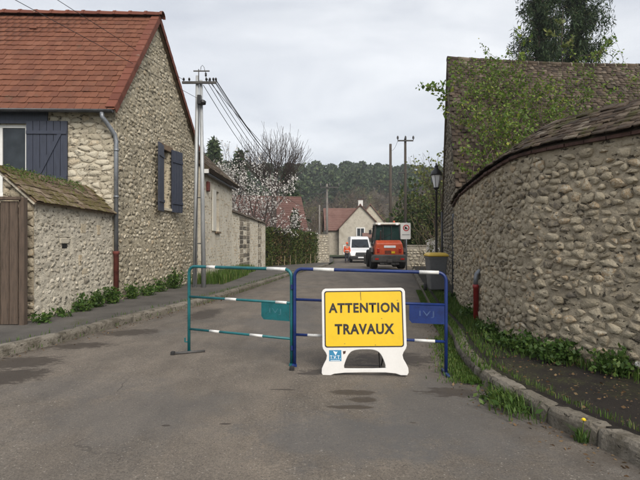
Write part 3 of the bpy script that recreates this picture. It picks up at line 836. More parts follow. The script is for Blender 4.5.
def text_mesh(body, width, height, offset=0.02, extrude=0.0015):
    """lettering as a flat mesh in local x (reading) / y (up), fitted to width x height, origin at its centre"""
    cu = bpy.data.curves.new('lettering', 'FONT'); cu.body = body; cu.size = 1.0; cu.offset = offset; cu.extrude = 0.0; cu.space_character = 1.12
    cu.resolution_u = 3
    o = bpy.data.objects.new('lettering', cu); C.objects.link(o)
    dg = bpy.context.evaluated_depsgraph_get()
    me = bpy.data.meshes.new_from_object(o.evaluated_get(dg))
    bpy.data.objects.remove(o)
    n = len(me.vertices); co = np.empty(n * 3, dtype=np.float32); me.vertices.foreach_get('co', co); co = co.reshape(-1, 3)
    lo, hi = co.min(0), co.max(0)
    co = (co - (lo + hi) / 2) * np.array([width / (hi[0] - lo[0]), height / (hi[1] - lo[1]), 1.0])
    me.vertices.foreach_set('co', co.astype(np.float32).ravel()); me.update()
    return me
def on_plane(me, O, U, V):
    """lay a flat x/y mesh on the plane O + x U + y V (world)"""
    n = len(me.vertices); co = np.empty(n * 3, dtype=np.float32); me.vertices.foreach_get('co', co); co = co.reshape(-1, 3)
    U = np.array(U); V = np.array(V); Nn = np.cross(U, V)
    W = np.array(O) + co[:, :1] * U + co[:, 1:2] * V + co[:, 2:3] * Nn
    me.vertices.foreach_set('co', W.astype(np.float32).ravel()); me.update()
    return me
def rounded(x0, y0, x1, y1, r, k=5):
    P = []
    for cx, cy, a0 in ((x1 - r, y1 - r, 0), (x0 + r, y1 - r, 90), (x0 + r, y0 + r, 180), (x1 - r, y0 + r, 270)):
        for i in range(k + 1):
            a = R(a0 + 90 * i / k); P.append((cx + r * math.cos(a), cy + r * math.sin(a)))
    return P

# ================================================================== THE GROUND
def ground_sheet():
    xs = [-900, -300, -120, -60, -30, -14, -8, -4, 0, 4, 8, 14, 30, 60, 120, 300, 900]
    ys = [-60, -20, -6, 0, 4, 8, 10, 12, 14, 16, 20, 26, 34, 42, 48, 52, 58, 66, 80, 100, 140, 250, 500, 1500]
    mb = MB(); n = len(xs)
    V = [(x, y, zg(y) - 0.06) for y in ys for x in xs]
    F = [(j * n + i, j * n + i + 1, (j + 1) * n + i + 1, (j + 1) * n + i) for j in range(len(ys) - 1) for i in range(n - 1)]
    mb.add(V, F); return mb.build('ground', M['meadow'], kind='structure')
ground_sheet()

def rz(x, y):
    a, b = KL(y) - .02, KR(y) + .02; t = (x - a) / (b - a)
    return zg(y) + (0.05 * (1 - (2 * t - 1) ** 2) - 0.05) * .8
def road_sheet():
    ys = []; y = -4.0
    while y < 58: ys.append(y); y += 0.22 if y < 14 else 0.6
    nc = 24; V = []; F = []; E = []
    for y in ys:
        a, b = KL(y) - 0.02, KR(y) + 0.02
        for i in range(nc + 1):
            t = i / nc; x = a + (b - a) * t
            camber = 0.05 * (1 - (2 * t - 1) ** 2) - 0.05
            V.append((x, y, zg(y) + camber * 0.8 + 0.006 * math.sin(x * 2.1 + y * 1.3) * math.sin(y * .8)))
            dl, dr = x - a, b - x
            E.append(max(0.0, 1 - dl / 0.55, 1 - dr / 0.75))
    n = nc + 1
    F = [(j * n + i, j * n + i + 1, (j + 1) * n + i + 1, (j + 1) * n + i) for j in range(len(ys) - 1) for i in range(nc)]
    mb = MB(); mb.add(V, F)
    me = mb.mesh('road', True)
    at = me.attributes.new('edge', 'FLOAT', 'POINT'); at.data.foreach_set('value', E)
    return tag(link('road', me, M['road']), kind='structure')
road_sheet()

KERB_H = 0.105
def footway(name, side, mat):
    ys = []; y = -4.0
    while y < 58: ys.append(y); y += 0.3 if y < 14 else 0.8
    V = []; r = random.Random(4)
    cols = [0.09, 0.35, 0.6, 1.0, 1.6, 2.6, 4.5, 9.0]
    for y in ys:
        k = KL(y) if side < 0 else KR(y)
        for i, c in enumerate(cols):
            h = (0.082 if side < 0 else 0.094) + (0 if i == 0 else r.uniform(-.006, .008)) + (0.012 * min(c, 2) if side > 0 else 0.01 * min(c, 2))
            V.append((k + side * c, y, zg(y) + h))
    n = len(cols)
    F = []
    for j in range(len(ys) - 1):
        for i in range(n - 1):
            f = (j * n + i, j * n + i + 1, (j + 1) * n + i + 1, (j + 1) * n + i)
            F.append(f if side > 0 else tuple(reversed(f)))
    mb = MB(); mb.add(V, F)
    return mb.build(name, mat, smooth=True, kind='structure')
footway('footway_left', -1, M['pave_l'])
footway('footway_right', 1, M['pave_r'])

def kerb(name, side, K, h, width, stone_len, y0, y1, seed):
    r = random.Random(seed)
    mb = MB(); ys = [y0 + (y1 - y0) * i / 90 for i in range(91)]
    V = []; F = []
    for y in ys:
        for c, z in ((0.05, -.05), (0.05, h - .05), (width - .02, h - .05), (width - .02, -.05)):
            V.append((K(y) + side * c, y, zg(y) + z))
    for j in range(90):
        for i in range(3):
            f = (j * 4 + i, (j + 1) * 4 + i, (j + 1) * 4 + i + 1, j * 4 + i + 1)
            F.append(f if side > 0 else tuple(reversed(f)))
    mb.add(V, F)
    bed = mb.build(name, M['earth'], kind='structure')
    y = y0
    while y < y1:
        L = stone_len * r.uniform(.75, 1.25)
        m = MB(); a = y + 0.008; b = min(y + L, y1) - 0.008
        rows = 8; V = []; F = []
        lift = r.uniform(-.006, .007); push = r.uniform(-.005, .005); tl = r.uniform(-.007, .007)
        prof = [(0.0, -.06), (0.004, h * .45), (0.012, h - .03), (0.035, h - .004), (width * .6, h), (width - .03, h - .002), (width, h - .03), (width, -.06)]
        for j in range(rows + 1):
            yy = a + (b - a) * j / rows
            e = 0.014 if j in (0, rows) else 0.0
            for i, (c, z) in enumerate(prof):
                q = r.uniform(-.0035, .0035)
                V.append((K(yy) + side * (c + push + q + (e if i < 3 else (-e if i > 5 else 0))), yy + r.uniform(-.003, .003), zg(yy) + z + lift + tl * (j / rows - .5) + (q * .8 - e * .7 if 1 < i < 7 else 0)))
        k = len(prof)
        for j in range(rows):
            for i in range(k - 1):
                f = (j * k + i, (j + 1) * k + i, (j + 1) * k + i + 1, j * k + i + 1)
                F.append(f if side > 0 else tuple(reversed(f)))
        f0 = tuple(range(k)); f1 = tuple(rows * k + i for i in reversed(range(k)))
        F += [f0, f1] if side > 0 else [tuple(reversed(f0)), tuple(reversed(f1))]
        m.add(V, F); m.build('kerb_stone', M['kerb'], bed)
        y += L
kerb('kerb_right', 1, KR, KERB_H, 0.17, 0.46, 1.2, 26.0, 3)
kerb('kerb_left', -1, KL, 0.095, 0.17, 0.95, 2.0, 36.0, 8)

# hill and its wood
def hz(x, y):
    t = (y - 85) / 230.0
    if t <= 0: return -0.9
    t = min(t, 1.25)
    h = 43 * (t * t * (3 - 2 * min(t, 1.0)) if t < 1 else 1.0)
    side = 1.0 + 0.20 * math.exp(-((x + 120) / 70.0) ** 2) - 0.12 * math.exp(-((x - 40) / 60.0) ** 2) - 0.10 * math.exp(-((x + 30) / 30.0) ** 2)
    return -0.9 + h * side * (0.96 + 0.04 * math.sin(x * .05 + 1))
def hill():
    V = []; F = []; nx, ny = 70, 40
    for j in range(ny + 1):
        y = 80 + 320 * j / ny
        for i in range(nx + 1):
            x = -420 + 840 * i / nx
            V.append((x, y, hz(x, y) - (0.2 if j == 0 else 0)))
    n = nx + 1
    F = [(j * n + i, j * n + i + 1, (j + 1) * n + i + 1, (j + 1) * n + i) for j in range(ny) for i in range(nx)]
    MB().add(V, F).build('hillside', M['hillsoil'], smooth=True, kind='structure')
hill()
def pine_proto(r, h=11.0):
    """tall trunk, lumpy layered crown"""
    P = []; sz = []
    nb = 9
    for k in range(nb):
        t = k / (nb - 1)
        zc = h * (0.36 + 0.60 * t); rr = h * (0.22 * (1 - t * .70)) * r.uniform(.75, 1.15)
        cx, cy = r.normal(0, h * .05, 2)
        for _ in range(2 if t < .7 else 1):
            ox, oy = r.normal(0, rr * .55, 2)
            n = 34
            d = r.normal(size=(n, 3)); d /= np.linalg.norm(d, axis=1)[:, None]
            P.append(np.array([cx + ox, cy + oy, zc]) + d * np.array([rr, rr, rr * .55]) * .8 * r.uniform(.5, 1, (n, 1)))
    P = np.concatenate(P)
    V, F, rn = leaf_quads(P, h * .10, r, 0.1, 0.8)
    return V, F, rn
def bare_proto(r, h=9.0):
    segs = []; tips = []
    rr = random.Random(int(r.integers(1e6)))
    grow(rr, (0, 0, 0), (0, 0, 1), h * .36, h * .016, 3, segs, tips, 0.55, (2, 3), 0.70, 0.2, 0.12, 2, 0.03)
    V = []; F = []
    for a, b, r0, r1 in segs:
        d = (b - a); s = Vector((rr.gauss(0, 1), rr.gauss(0, 1), 0)).normalized()
        o = len(V); V += [a - s * r0, a + s * r0, b + s * r1, b - s * r1]; F.append((o, o + 1, o + 2, o + 3))
    tp = np.array([tuple(t) for t in tips])
    tp = np.repeat(tp, 2, 0) + r.normal(0, h * .035, (len(tips) * 2, 3))
    V2, F2, _ = leaf_quads(tp, h * .10, r, 0.5, 0.16)
    V = np.concatenate([np.array([tuple(v) for v in V]), V2]); F = np.concatenate([np.array(F), F2 + len(segs) * 4])
    return V, F, np.tile(0.5, len(V))
def scatter_wood(name, protos, spots, mat, label, cat):
    VV, FF, RR = [], [], []; off = 0
    for (x, y, z, s, k) in spots:
        V, F, rn = protos[k % len(protos)]
        a = nr.uniform(0, 6.28); c, s_ = math.cos(a), math.sin(a)
        W = np.stack([V[:, 0] * c - V[:, 1] * s_, V[:, 0] * s_ + V[:, 1] * c, V[:, 2]], 1) * s + np.array([x, y, z])
        VV.append(W); FF.append(F + off); RR.append((rn * .6 + nr.random() * .4) % 1.0); off += len(V)
    return tag(link(name, np_mesh(name, np.concatenate(VV), np.concatenate(FF), np.concatenate(RR)), mat), label, cat, kind='stuff')
def wood():
    pines = [pine_proto(nr) for _ in range(5)]
    bares = [bare_proto(nr) for _ in range(5)]
    ps, bs, gs = [], [], []
    for _ in range(1450):
        y = nr.uniform(95, 320); x = nr.uniform(-0.50, 0.42) * y
        t = (y - 85) / 230.0
        edge = 0.42 + 0.14 * math.sin(x * .045) + nr.normal(0, .10) - (0.25 if x < -0.22 * y else 0)
        s = nr.uniform(.7, 1.15)
        q = (x, y, hz(x, y) - .3, s, int(nr.integers(5)))
        if t > edge: ps.append(q)
        elif nr.random() < .80: bs.append((*q[:3], s * 0.95, q[4]))
        else: gs.append((*q[:3], s * .8, q[4]))
    scatter_wood('pine_wood', pines, ps, M['pine'], 'dark green pine wood covering the upper hillside behind the village', 'wood')
    scatter_wood('bare_wood', bares, bs, M['bare'], 'brown leafless trees massed on the lower slope of the hill', 'wood')
    scatter_wood('budding_wood', bares, gs, M['budding'], 'olive budding trees scattered among brown ones on the lower slope', 'wood')
wood()

# ================================================================== LEFT HOUSE (red roof)
GA = Vector((-4.42, 10.30, 0)); GB = Vector((-4.10, 16.05, 0))
GL = (GB - GA).length; GU = (GB - GA).normalized(); GN = Vector((GU.y, -GU.x, 0))
FU = Vector((1, 0.03, 0)).normalized(); FN = Vector((FU.y, -FU.x, 0))     # the front runs along FU and faces the camera
EAVE_Z, RIDGE_Z, RIDGE_T = 4.28, 7.14, 2.22
house = thing('stone_house', 'tall stone house with bright red tiled roof and navy shutters on the left', 'house', (-7, 13, 0))
def gable_top(u):
    return EAVE_Z + (RIDGE_Z - EAVE_Z) * (u / RIDGE_T if u < RIDGE_T else (GL - u) / (GL - RIDGE_T))
gw = (12.88 - 10.3, 13.48 - 10.3, 2.28, 3.86)
HB = 0.0
mb = MB()
panel(mb, GA, GU, GN, GL, -0.2, gable_top, [gw], 0.22)
wall_g = mb.build('gable_wall', M['mortar_g'], house)
r1 = random.Random(21)
ghole = (gw[0] - .04, gw[1] + .04, gw[2] - .08, gw[3] + .15)
lay_rubble(r1, rubble_cells(r1, 0.02, GL - 0.02, 0.0, lambda u: gable_top(u) - .04, 0.10, (1.0, 2.5), (.06, .20), 0.97, ghole, (), .2), lambda u, v: (GA + GU * u + Vector((0, 0, v)), GN), wall_g, M['stone_g'], 300, (.004, .026))
rough_skin('pointing', lambda u, v: (GA + GU * u + Vector((0, 0, v)), GN), 0.0, GL, 0.0, lambda u: gable_top(u) - .01, wall_g, M['mortar_g'], ghole, .042, .026, .008, 6.0, 3.0)

FL = 9.0
FO = GA - FU * FL
fw = (FL - 3.02, FL - 1.83, 2.35, 3.87)
mb = MB()
panel(mb, FO, FU, FN, FL, -0.2, lambda u: EAVE_Z - .02, [fw], 0.16)
wall_f = mb.build('front_wall', M['mortar_f'], house)
fhole = (fw[0] - 2, fw[1] + .02, fw[2], 9)
lay_rubble(r1, rubble_cells(r1, FL - 2.6, FL - .01, 1.6, lambda u: EAVE_Z - .05, 0.115, (1.1, 2.8), (.05, .14), 0.98, fhole, (), .1), lambda u, v: (FO + FU * u + Vector((0, 0, v)), FN), wall_f, M['stone_f'], 300, (.006, .024))
rough_skin('pointing', lambda u, v: (FO + FU * u + Vector((0, 0, v)), FN), FL - 2.6, FL - .005, 1.6, lambda u: EAVE_Z - .04, wall_f, M['mortar_f'], fhole, .035, .024, .004, 6.5, 5.0)
# hidden back and far walls so that the house is a closed body
mb = MB()
bk = GB - FU * FL
mb.add([FO, FO + Vector((0, 0, EAVE_Z)), bk + Vector((0, 0, EAVE_Z)), bk], [(0, 1, 2, 3)])
mb.add([bk, bk + Vector((0, 0, EAVE_Z)), GB + Vector((0, 0, EAVE_Z)), GB], [(0, 1, 2, 3)])
mb.build('rear_wall', M['mortar_g'], house)

# front window: frame, mullion, pane, dim room behind; navy lintel board and shutter
def FP(u, v, d=0.0): return FO + FU * u + Vector((0, 0, v)) + FN * d
win = MB()
a, b, c, d = fw
for (u0, u1, v0, v1) in ((a, b, d - .07, d), (a, b, c, c + .07), (b - .07, b, c + .07, d - .07), (a, a + .07, c + .07, d - .07), (a + .56, a + .64, c + .07, d - .07)):
    win.slab(FP(u0, v0, -.10), FU * (u1 - u0), (0, 0, v1 - v0), FN * .055)
wf = win.build('window', M['white_pvc'], house, bevel=.006)
for (u0, u1) in ((a + .07, a + .56), (a + .64, b - .07)):
    MB().slab(FP(u0 + .001, c + .071, -.085), FU * (u1 - u0 - .002), (0, 0, d - c - .142), FN * .012).build('pane', M['glass'], wf)
MB().slab(FP(a - .06, c - .07, -.12), FU * (b - a + .12), (0, 0, .06), FN * .19).build('sill', M['white_pvc'], wf, bevel=.006)
MB().slab(FP(a - 1.0, fw[3] + .005, .004), FU * (b - a + 1.45), (0, 0, EAVE_Z - fw[3] - .07), FN * .05).build('lintel_board', M['navy'], house, bevel=.006)
def shutter(parent, P, U, Nn, width, v0, v1, brace, planks=6, flip=False):
    sh = MB().slab(P + Vector((0, 0, v0)) + Nn * .012, U * width, (0, 0, v1 - v0), Nn * .012).build('shutter', M['navy'], parent)
    pw = width / planks
    for i in range(planks):
        MB().slab(P + U * (i * pw + .004) + Vector((0, 0, v0)) + Nn * .024, U * (pw - .008), (0, 0, v1 - v0), Nn * .022).build('plank', M['navy'], sh, bevel=.004, seg=1)
    for z in (v0 + .13 * (v1 - v0), v1 - .20 * (v1 - v0)):
        MB().slab(P + U * .01 + Vector((0, 0, z)) + Nn * .046, U * (width - .02), (0, 0, .075), Nn * .024).build('batten', M['navy'], sh, bevel=.004, seg=1)
    if brace:
        z0 = v0 + .13 * (v1 - v0) + .075; z1 = v1 - .20 * (v1 - v0)
        xa, xb = (.30 * width, .82 * width) if not flip else (.82 * width, .30 * width)
        p0 = P + U * xa + Vector((0, 0, z0)) + Nn * .046; p1 = P + U * xb + Vector((0, 0, z1)) + Nn * .046
        dd = (p1 - p0); sx = U * .085
        m = MB(); m.prism([p0 - sx / 2, p0 + sx / 2, p1 + sx / 2, p1 - sx / 2], Nn * .022); m.build('brace', M['navy'], sh)
    return sh
shutter(house, FP(b + .015, 0, .03), FU, FN, 0.86, 2.50, 3.93, True)
# gable window: tan board, oak lintel, sill, two shutters folded back
def GP(u, v, d=0.0): return GA + GU * u + Vector((0, 0, v)) + GN * d
gwin = MB().slab(GP(gw[0] - .02, gw[2] - .02, -.20), GU * (gw[1] - gw[0] + .04), (0, 0, gw[3] - gw[2] + .04), GN * .05).build('window_board', M['board'], house)
for i in range(3):
    MB().slab(GP(gw[0] + .20 * i + .006, gw[2], -.149), GU * .188, (0, 0, gw[3] - gw[2]), GN * .02).build('plank', M['board'], gwin)
MB().slab(GP(gw[0] - .16, gw[3], -.12), GU * (gw[1] - gw[0] + .36), (0, 0, .15), GN * .17).build('lintel', M['lintel'], house, bevel=.012)
MB().slab(GP(gw[0] - .06, gw[2] - .08, -.15), GU * (gw[1] - gw[0] + .12), (0, 0, .075), GN * .24).build('sill', M['stone_f'], house, bevel=.01)
def angled(P, U, ang):
    c, s = math.cos(ang), math.sin(ang)
    U2 = U * c + GN * s; N2 = GN * c - U * s
    return U2, N2
U2, N2 = angled(None, -GU, R(9)); U2 = -GU * math.cos(R(9)) + GN * math.sin(R(9)); N2 = GN * math.cos(R(9)) + GU * math.sin(R(9))
shutter(house, GP(gw[0] - .01, 0, .055), U2, N2, 0.56, 2.16, 3.93, False, 4)
U3 = GU * math.cos(R(14)) + GN * math.sin(R(14)); N3 = GN * math.cos(R(14)) - GU * math.sin(R(14))
shutter(house, GP(gw[1] + .01, 0, .055), U3, N3, 0.52, 2.18, 3.93, False, 4)

# roof: deck, tile courses, ridge and verge tiles
def roof_pt(xu, t, off=0.0):
    """xu along the front (0 at the gable plane, negative to the left); t 0 at front eave .. 1 at ridge .. 2 at rear eave"""
    ov = 0.22
    rp0 = GA + GU * RIDGE_T
    gp = lambda u: GA + GU * u
    e0 = gp(-ov); e1 = gp(GL + ov * .8)
    s0 = (RIDGE_Z - EAVE_Z) / RIDGE_T
    z0 = EAVE_Z - s0 * ov * .5
    if t <= 1: q = e0.lerp(rp0, t); z = z0 + (RIDGE_Z + .06 - z0) * t
    else: q = rp0.lerp(e1, t - 1); z = (RIDGE_Z + .06) + (z0 - RIDGE_Z - .06) * (t - 1)
    return q + FU * xu + Vector((0, 0, z + off))
XL = -8.6; XR = 0.10
deck = MB()
for (t0, t1) in ((0.0, 1.0), (1.0, 2.0)):
    A, B_, C_, D_ = roof_pt(XL, t0), roof_pt(XR - .02, t0), roof_pt(XR - .02, t1), roof_pt(XL, t1)
    nrm = (B_ - A).cross(D_ - A).normalized()
    deck.slab(A, B_ - A, D_ - A, -nrm * .05)
roof = deck.build('roof', M['lintel'], house)
mats = []; r2 = random.Random(5)
sl = roof_pt(0, 1) - roof_pt(0, 0); SLn = sl.length; sdir_ = sl.normalized()
nrm = FU.cross(sdir_).normalized()
rows = 19; ex = SLn / rows
for k in range(rows):
    p0 = roof_pt(0, k / rows)
    xx = XL + (0.10 if k % 2 else 0.0)
    while xx < XR - .09:
        wt = 0.168
        tl = math.atan2(0.02, ex * 1.12)
        sv = sdir_ * math.cos(tl) - nrm * math.sin(tl) * 1.0
        nv = FU.cross(sv).normalized()
        q = p0 + FU * (xx + wt / 2 + r2.uniform(-.003, .003)) + nrm * (0.026 + r2.uniform(-.002, .003)) - sdir_ * (0.03 + r2.uniform(-.004, .004))
        mats.append(frame(q, FU, sv, nv, wt - .006, ex * 1.16, 0.016, r2.gauss(0, .006)))
        xx += wt
place_pieces('roof_tile', 'roof_tile_field', TILES, mats, roof, M['tile_red'], 300)
# rear slope tiles are never seen from the street: one plain covering
A, B_, C_, D_ = roof_pt(XL, 1), roof_pt(XR - .02, 1), roof_pt(XR - .02, 2), roof_pt(XL, 2)
n2 = (B_ - A).cross(D_ - A).normalized()
MB().slab(A + n2 * .004, B_ - A, D_ - A, n2 * .03).build('rear_slope', M['tile_red'], roof)
def verge_tile(p, q):
    """L-shaped rive tile from p to q along the verge: top leaf and a hanging leaf over the gable"""
    d = (q - p); dn = d.normalized(); nn = FU.cross(dn).normalized()
    if nn.z < 0: nn = -nn
    m = MB()
    m.slab(p - FU * .17 + nn * .045, FU * .20, d * 1.06, nn * .02)
    m.slab(p + FU * .012 - nn * .10, FU * .022, d * 1.06, nn * .158)
    return m
for side in (0, 1):
    nv_ = 16
    for k in range(nv_):
        t0 = k / nv_; t1 = (k + 1) / nv_
        if side == 0: p, q = roof_pt(XR, t0), roof_pt(XR, t1)
        else: p, q = roof_pt(XR, 2 - t0), roof_pt(XR, 2 - t1)
        lift = Vector((0, 0, 0.012)) * 1.0
        verge_tile(p + lift, q - lift * .4).build('verge_tile', M['tile_ridge'], roof, bevel=.006, seg=1)
xx = XL
while xx < XR - .05:
    L = 0.40
    m = MB(); p = roof_pt(xx, 1, .02)
    V = []; F = []
    for j, (s, k) in enumerate(((0, 1.0), (.36, .93), (.36, 1.12), (.42, 1.12))):
        for i in range(7):
            a = math.pi * i / 6 * 1.1 - .157
            V.append(p + FU * (s + .0) + Vector((0, math.cos(a) * .13 * k, math.sin(a) * .10 * k + .01)))
    for j in range(3):
        for i in range(6): F.append((j * 7 + i, (j + 1) * 7 + i, (j + 1) * 7 + i + 1, j * 7 + i + 1))
    m.add(V, F); o = m.build('ridge_tile', M['tile_ridge'], roof, smooth=False)
    md = o.modifiers.new('thick', 'SOLIDIFY'); md.thickness = .014
    xx += L
# two snow/vent tiles
for (xu, t) in ((-2.9, .80), (-3.55, .31)):
    p = roof_pt(xu, t, .05)
    MB().slab(p, FU * .17, sdir_ * .10, nrm * .045).build('vent_tile', M['tile_red'], roof, bevel=.008)
# gutter (half round) and downpipe with swan neck, rusty foot
g = MB(); V = []; F = []
e0 = roof_pt(XL, 0, 0) ; e1 = roof_pt(XR, 0, 0)
for j, e in enumerate((e0, e1)):
    for i in range(9):
        a = math.pi + math.pi * i / 8
        V.append(e + Vector((0, -.055 + math.cos(a) * .062, -.015 + math.sin(a) * .062)))
for i in range(8): F.append((i, i + 1, 9 + i + 1, 9 + i))
g.add(V, F); go = g.build('gutter', M['zinc_dark'], house, smooth=True)
md = go.modifiers.new('thick', 'SOLIDIFY'); md.thickness = .006
MB().add([V[9 + i] for i in range(9)], [tuple(range(9))]).build('gutter_end', M['zinc_dark'], house)
e = roof_pt(-.12, 0, 0)
cx = GA + GN * .055 + GU * .02
dp = MB().tube([e + Vector((0, -.055, -.07)), e + Vector((.0, -.05, -.16)), e + Vector((.06, -.02, -.25)), Vector((cx.x - .03, cx.y - .05, 3.66)), Vector((cx.x, cx.y - .04, 3.52)), Vector((cx.x, cx.y - .04, 3.3)), Vector((cx.x, cx.y - .04, 1.15))], .045, 12).build('downpipe', M['zinc'], house, smooth=True)
for z in (3.3, 2.3):
    MB().tube([Vector((cx.x, cx.y - .04, z)), Vector((cx.x, cx.y - .04, z + .05))], .052, 12).build('collar', M['zinc'], dp, smooth=True)
MB().tube([Vector((cx.x, cx.y - .04, 1.16)), Vector((cx.x, cx.y - .04, 1.10)), Vector((cx.x, cx.y - .04, 1.09)), Vector((cx.x, cx.y - .04, .06))], [.068, .068, .055, .055], 12).build('downpipe_foot', M['rust_pipe'], house, smooth=True)

# ================================================================== SHED with mossy lean-to roof
SA = Vector((-4.62, 7.75, 0)); SB = Vector((-4.44, 10.24, 0))
SU = (SB - SA).normalized(); SL = (SB - SA).length; SN = Vector((SU.y, -SU.x, 0))
shed = thing('stone_shed', 'low pale stone shed with mossy lean-to roof beside the wooden gate', 'shed', (-4.9, 9, 0))
mb = MB(); ST = lambda u: 2.06 - .05 * u / SL
panel(mb, SA, SU, SN, SL, -.2, ST)
wl = mb.build('wall', M['mortar_s'], shed)
r3 = random.Random(31)
nicheU, nicheV = .82, 1.30
shole = (nicheU - .15, nicheU + .15, nicheV - .08, nicheV + .14)
lay_rubble(r3, rubble_cells(r3, .01, SL - .01, .02, lambda u: ST(u) - .03, 0.088, (1.0, 2.2), (.12, .4), .92, shole, (), .35), lambda u, v: (SA + SU * u + Vector((0, 0, v)), SN), wl, M['stone_s'], 300, (.003, .022))
rough_skin('pointing', lambda u, v: (SA + SU * u + Vector((0, 0, v)), SN), 0.0, SL, 0.0, lambda u: ST(u) - .005, wl, M['mortar_s'], (nicheU - .14, nicheU + .14, nicheV - .06, nicheV + .14), .03, .022, .008, 7.0, 7.0)
# small vent hole with stone hood
MB().slab(SA + SU * (nicheU - .075) + Vector((0, 0, nicheV - .05)) - SN * .05, SU * .15, (0, 0, .085), SN * .052).build('vent_hole_shade', M['black_metal'], wl)  # solid black slab, its colour stands for the shade inside the hole
MB().slab(SA + SU * (nicheU - .14) + Vector((0, 0, nicheV + .036)) - SN * .04, SU * .27, (0, 0, .095), SN * .062).build('vent_lintel', M['stone_s'], wl, bevel=.012)
for (u, v, w_, h_) in ((1.30, 1.02, .11, .20), (1.45, .80, .16, .11), (1.40, 1.62, .16, .18), (1.95, 1.6, .12, .2)):
    MB().slab(SA + SU * (u - w_ / 2) + Vector((0, 0, v - h_ / 2)) - SN * .03, SU * w_, (0, 0, h_), SN * .048).build('repair_stone', M['stone_r'], wl, bevel=.012)
# end wall towards the gate
EU = Vector((-1, 0, 0))
mb = MB(); SD = .50
EA = SA + EU * SD
panel(mb, EA, Vector((1, 0, 0)), Vector((0, -1, 0)), SD, -.2, lambda u: 2.50 - .44 * u / SD)
we = mb.build('end_wall', M['mortar_r'], shed)
lay_rubble(r3, rubble_cells(r3, 0.0, SD, .02, lambda u: 2.48 - .44 * u / SD, 0.12, (1.0, 1.7), (.05, .15)), lambda u, v: (EA + Vector((u, 0, v)), Vector((0, -1, 0))), we, M['stone_r'], 60, (.015, .04))
mb = MB(); mb.add([EA, EA + Vector((0, 0, 2.5)), SB + EU * SD + Vector((0, 0, 2.45)), SB + EU * SD], [(0, 1, 2, 3)]); mb.build('back_wall', M['mortar_s'], shed)
# roof of the shed
ra = SA - SU * .10 + SN * .09 + Vector((0, 0, 1.99)); rb = SB + SN * .09 + Vector((0, 0, 1.94)) - SU * .0
rise = Vector((-.62, 0, .55))
nn = (rb - ra).normalized().cross(rise.normalized()).normalized(); nn = nn if nn.z > 0 else -nn
sroof = MB().slab(ra, rb - ra, rise, nn * .03).build('roof', M['lintel'], shed)
mats = []
ru = (rb - ra).normalized(); rl = (rb - ra).length; rs = rise.normalized(); rows = 6; ex = rise.length / rows
for k in range(rows):
    x_ = -.06 if k % 2 else 0.0
    while x_ < rl - .03:
        wt = .155 * r3.uniform(.92, 1.05)
        tl = .09
        sv = rs * math.cos(tl) - nn * math.sin(tl)
        mats.append(frame(ra + ru * (x_ + wt / 2) + rs * (k * ex - .02 + r3.uniform(-.012, .012)) + nn * (.042 + r3.uniform(-.004, .008)), ru, sv, ru.cross(sv) if ru.cross(sv).z > 0 else -ru.cross(sv), wt - .006, ex * 1.35, .016, r3.gauss(0, .03)))
        x_ += wt
place_pieces('roof_tile', 'roof_tile_field', TILES, mats, sroof, M['tile_moss2'], 300)
m = MB()
for k in range(7):
    p = ra + rise + ru * (rl * k / 7)
    MB().tube([p + Vector((-.02, 0, .02)), p + ru * (rl / 7 - .008) + Vector((-.02, 0, .02))], .055, 8).build('ridge_tile', M['tile_moss2'], sroof)
# end trim of tiles under the verge (the stepped edge seen from the gate)
MB().slab(ra - nn * .035, ru * .05, rise, nn * .03).build('verge_mortar', M['mortar_s'], sroof)
# cushions of moss and houseleek on the shed roof
pp = []
for _ in range(900):
    t = abs(r3.gauss(0, .22)); u = r3.uniform(.0, .85) * rl
    q = ra + ru * u + rise * (1 - min(t, .6)) + nn * .07
    pp.append((q.x, q.y, q.z + r3.random() * .05))
tag(foliage('roof_moss', pp, 0.034, M['grass'], sroof, up=.8, aspect=.4), kind='stuff')

# wooden gate
gate = thing('wooden_gate', 'weathered brown plank gate at the left edge beside the shed', 'gate', (-5.0, 7.42, 0))
gx1 = -4.60; pwid = .135
MB().box((gx1 - .0, 7.44, 1.02), (.085, .10, 2.08)).build('post', M['old_wood'], gate, bevel=.01)
for k in range(8):
    top = 2.0 - .012 * k + rng.uniform(-.012, .012)
    MB().box((gx1 - .05 - pwid * (k + .5), 7.40 + rng.uniform(-.004, .004), (top + .10) / 2), (pwid - .009, .03, top - .10)).build('plank', M['old_wood'], gate, bevel=.004, seg=1)
for z in (.45, 1.85):
    MB().box((gx1 - .62, 7.435, z), (1.14, .035, .11)).build('rail', M['old_wood'], gate, bevel=.005)
MB().box((gx1 - .6, 7.40, 2.045), (1.2, .12, .05), rot=(0, .01, 0)).build('cap_rail', M['old_wood'], gate, bevel=.008)
hd = MB().tube([(gx1 - .36, 7.36, 1.27), (gx1 - .375, 7.35, 1.22), (gx1 - .36, 7.345, 1.16), (gx1 - .345, 7.35, 1.22), (gx1 - .36, 7.36, 1.27)], .008, 6).build('ring_handle', M['rust_pipe'], gate)

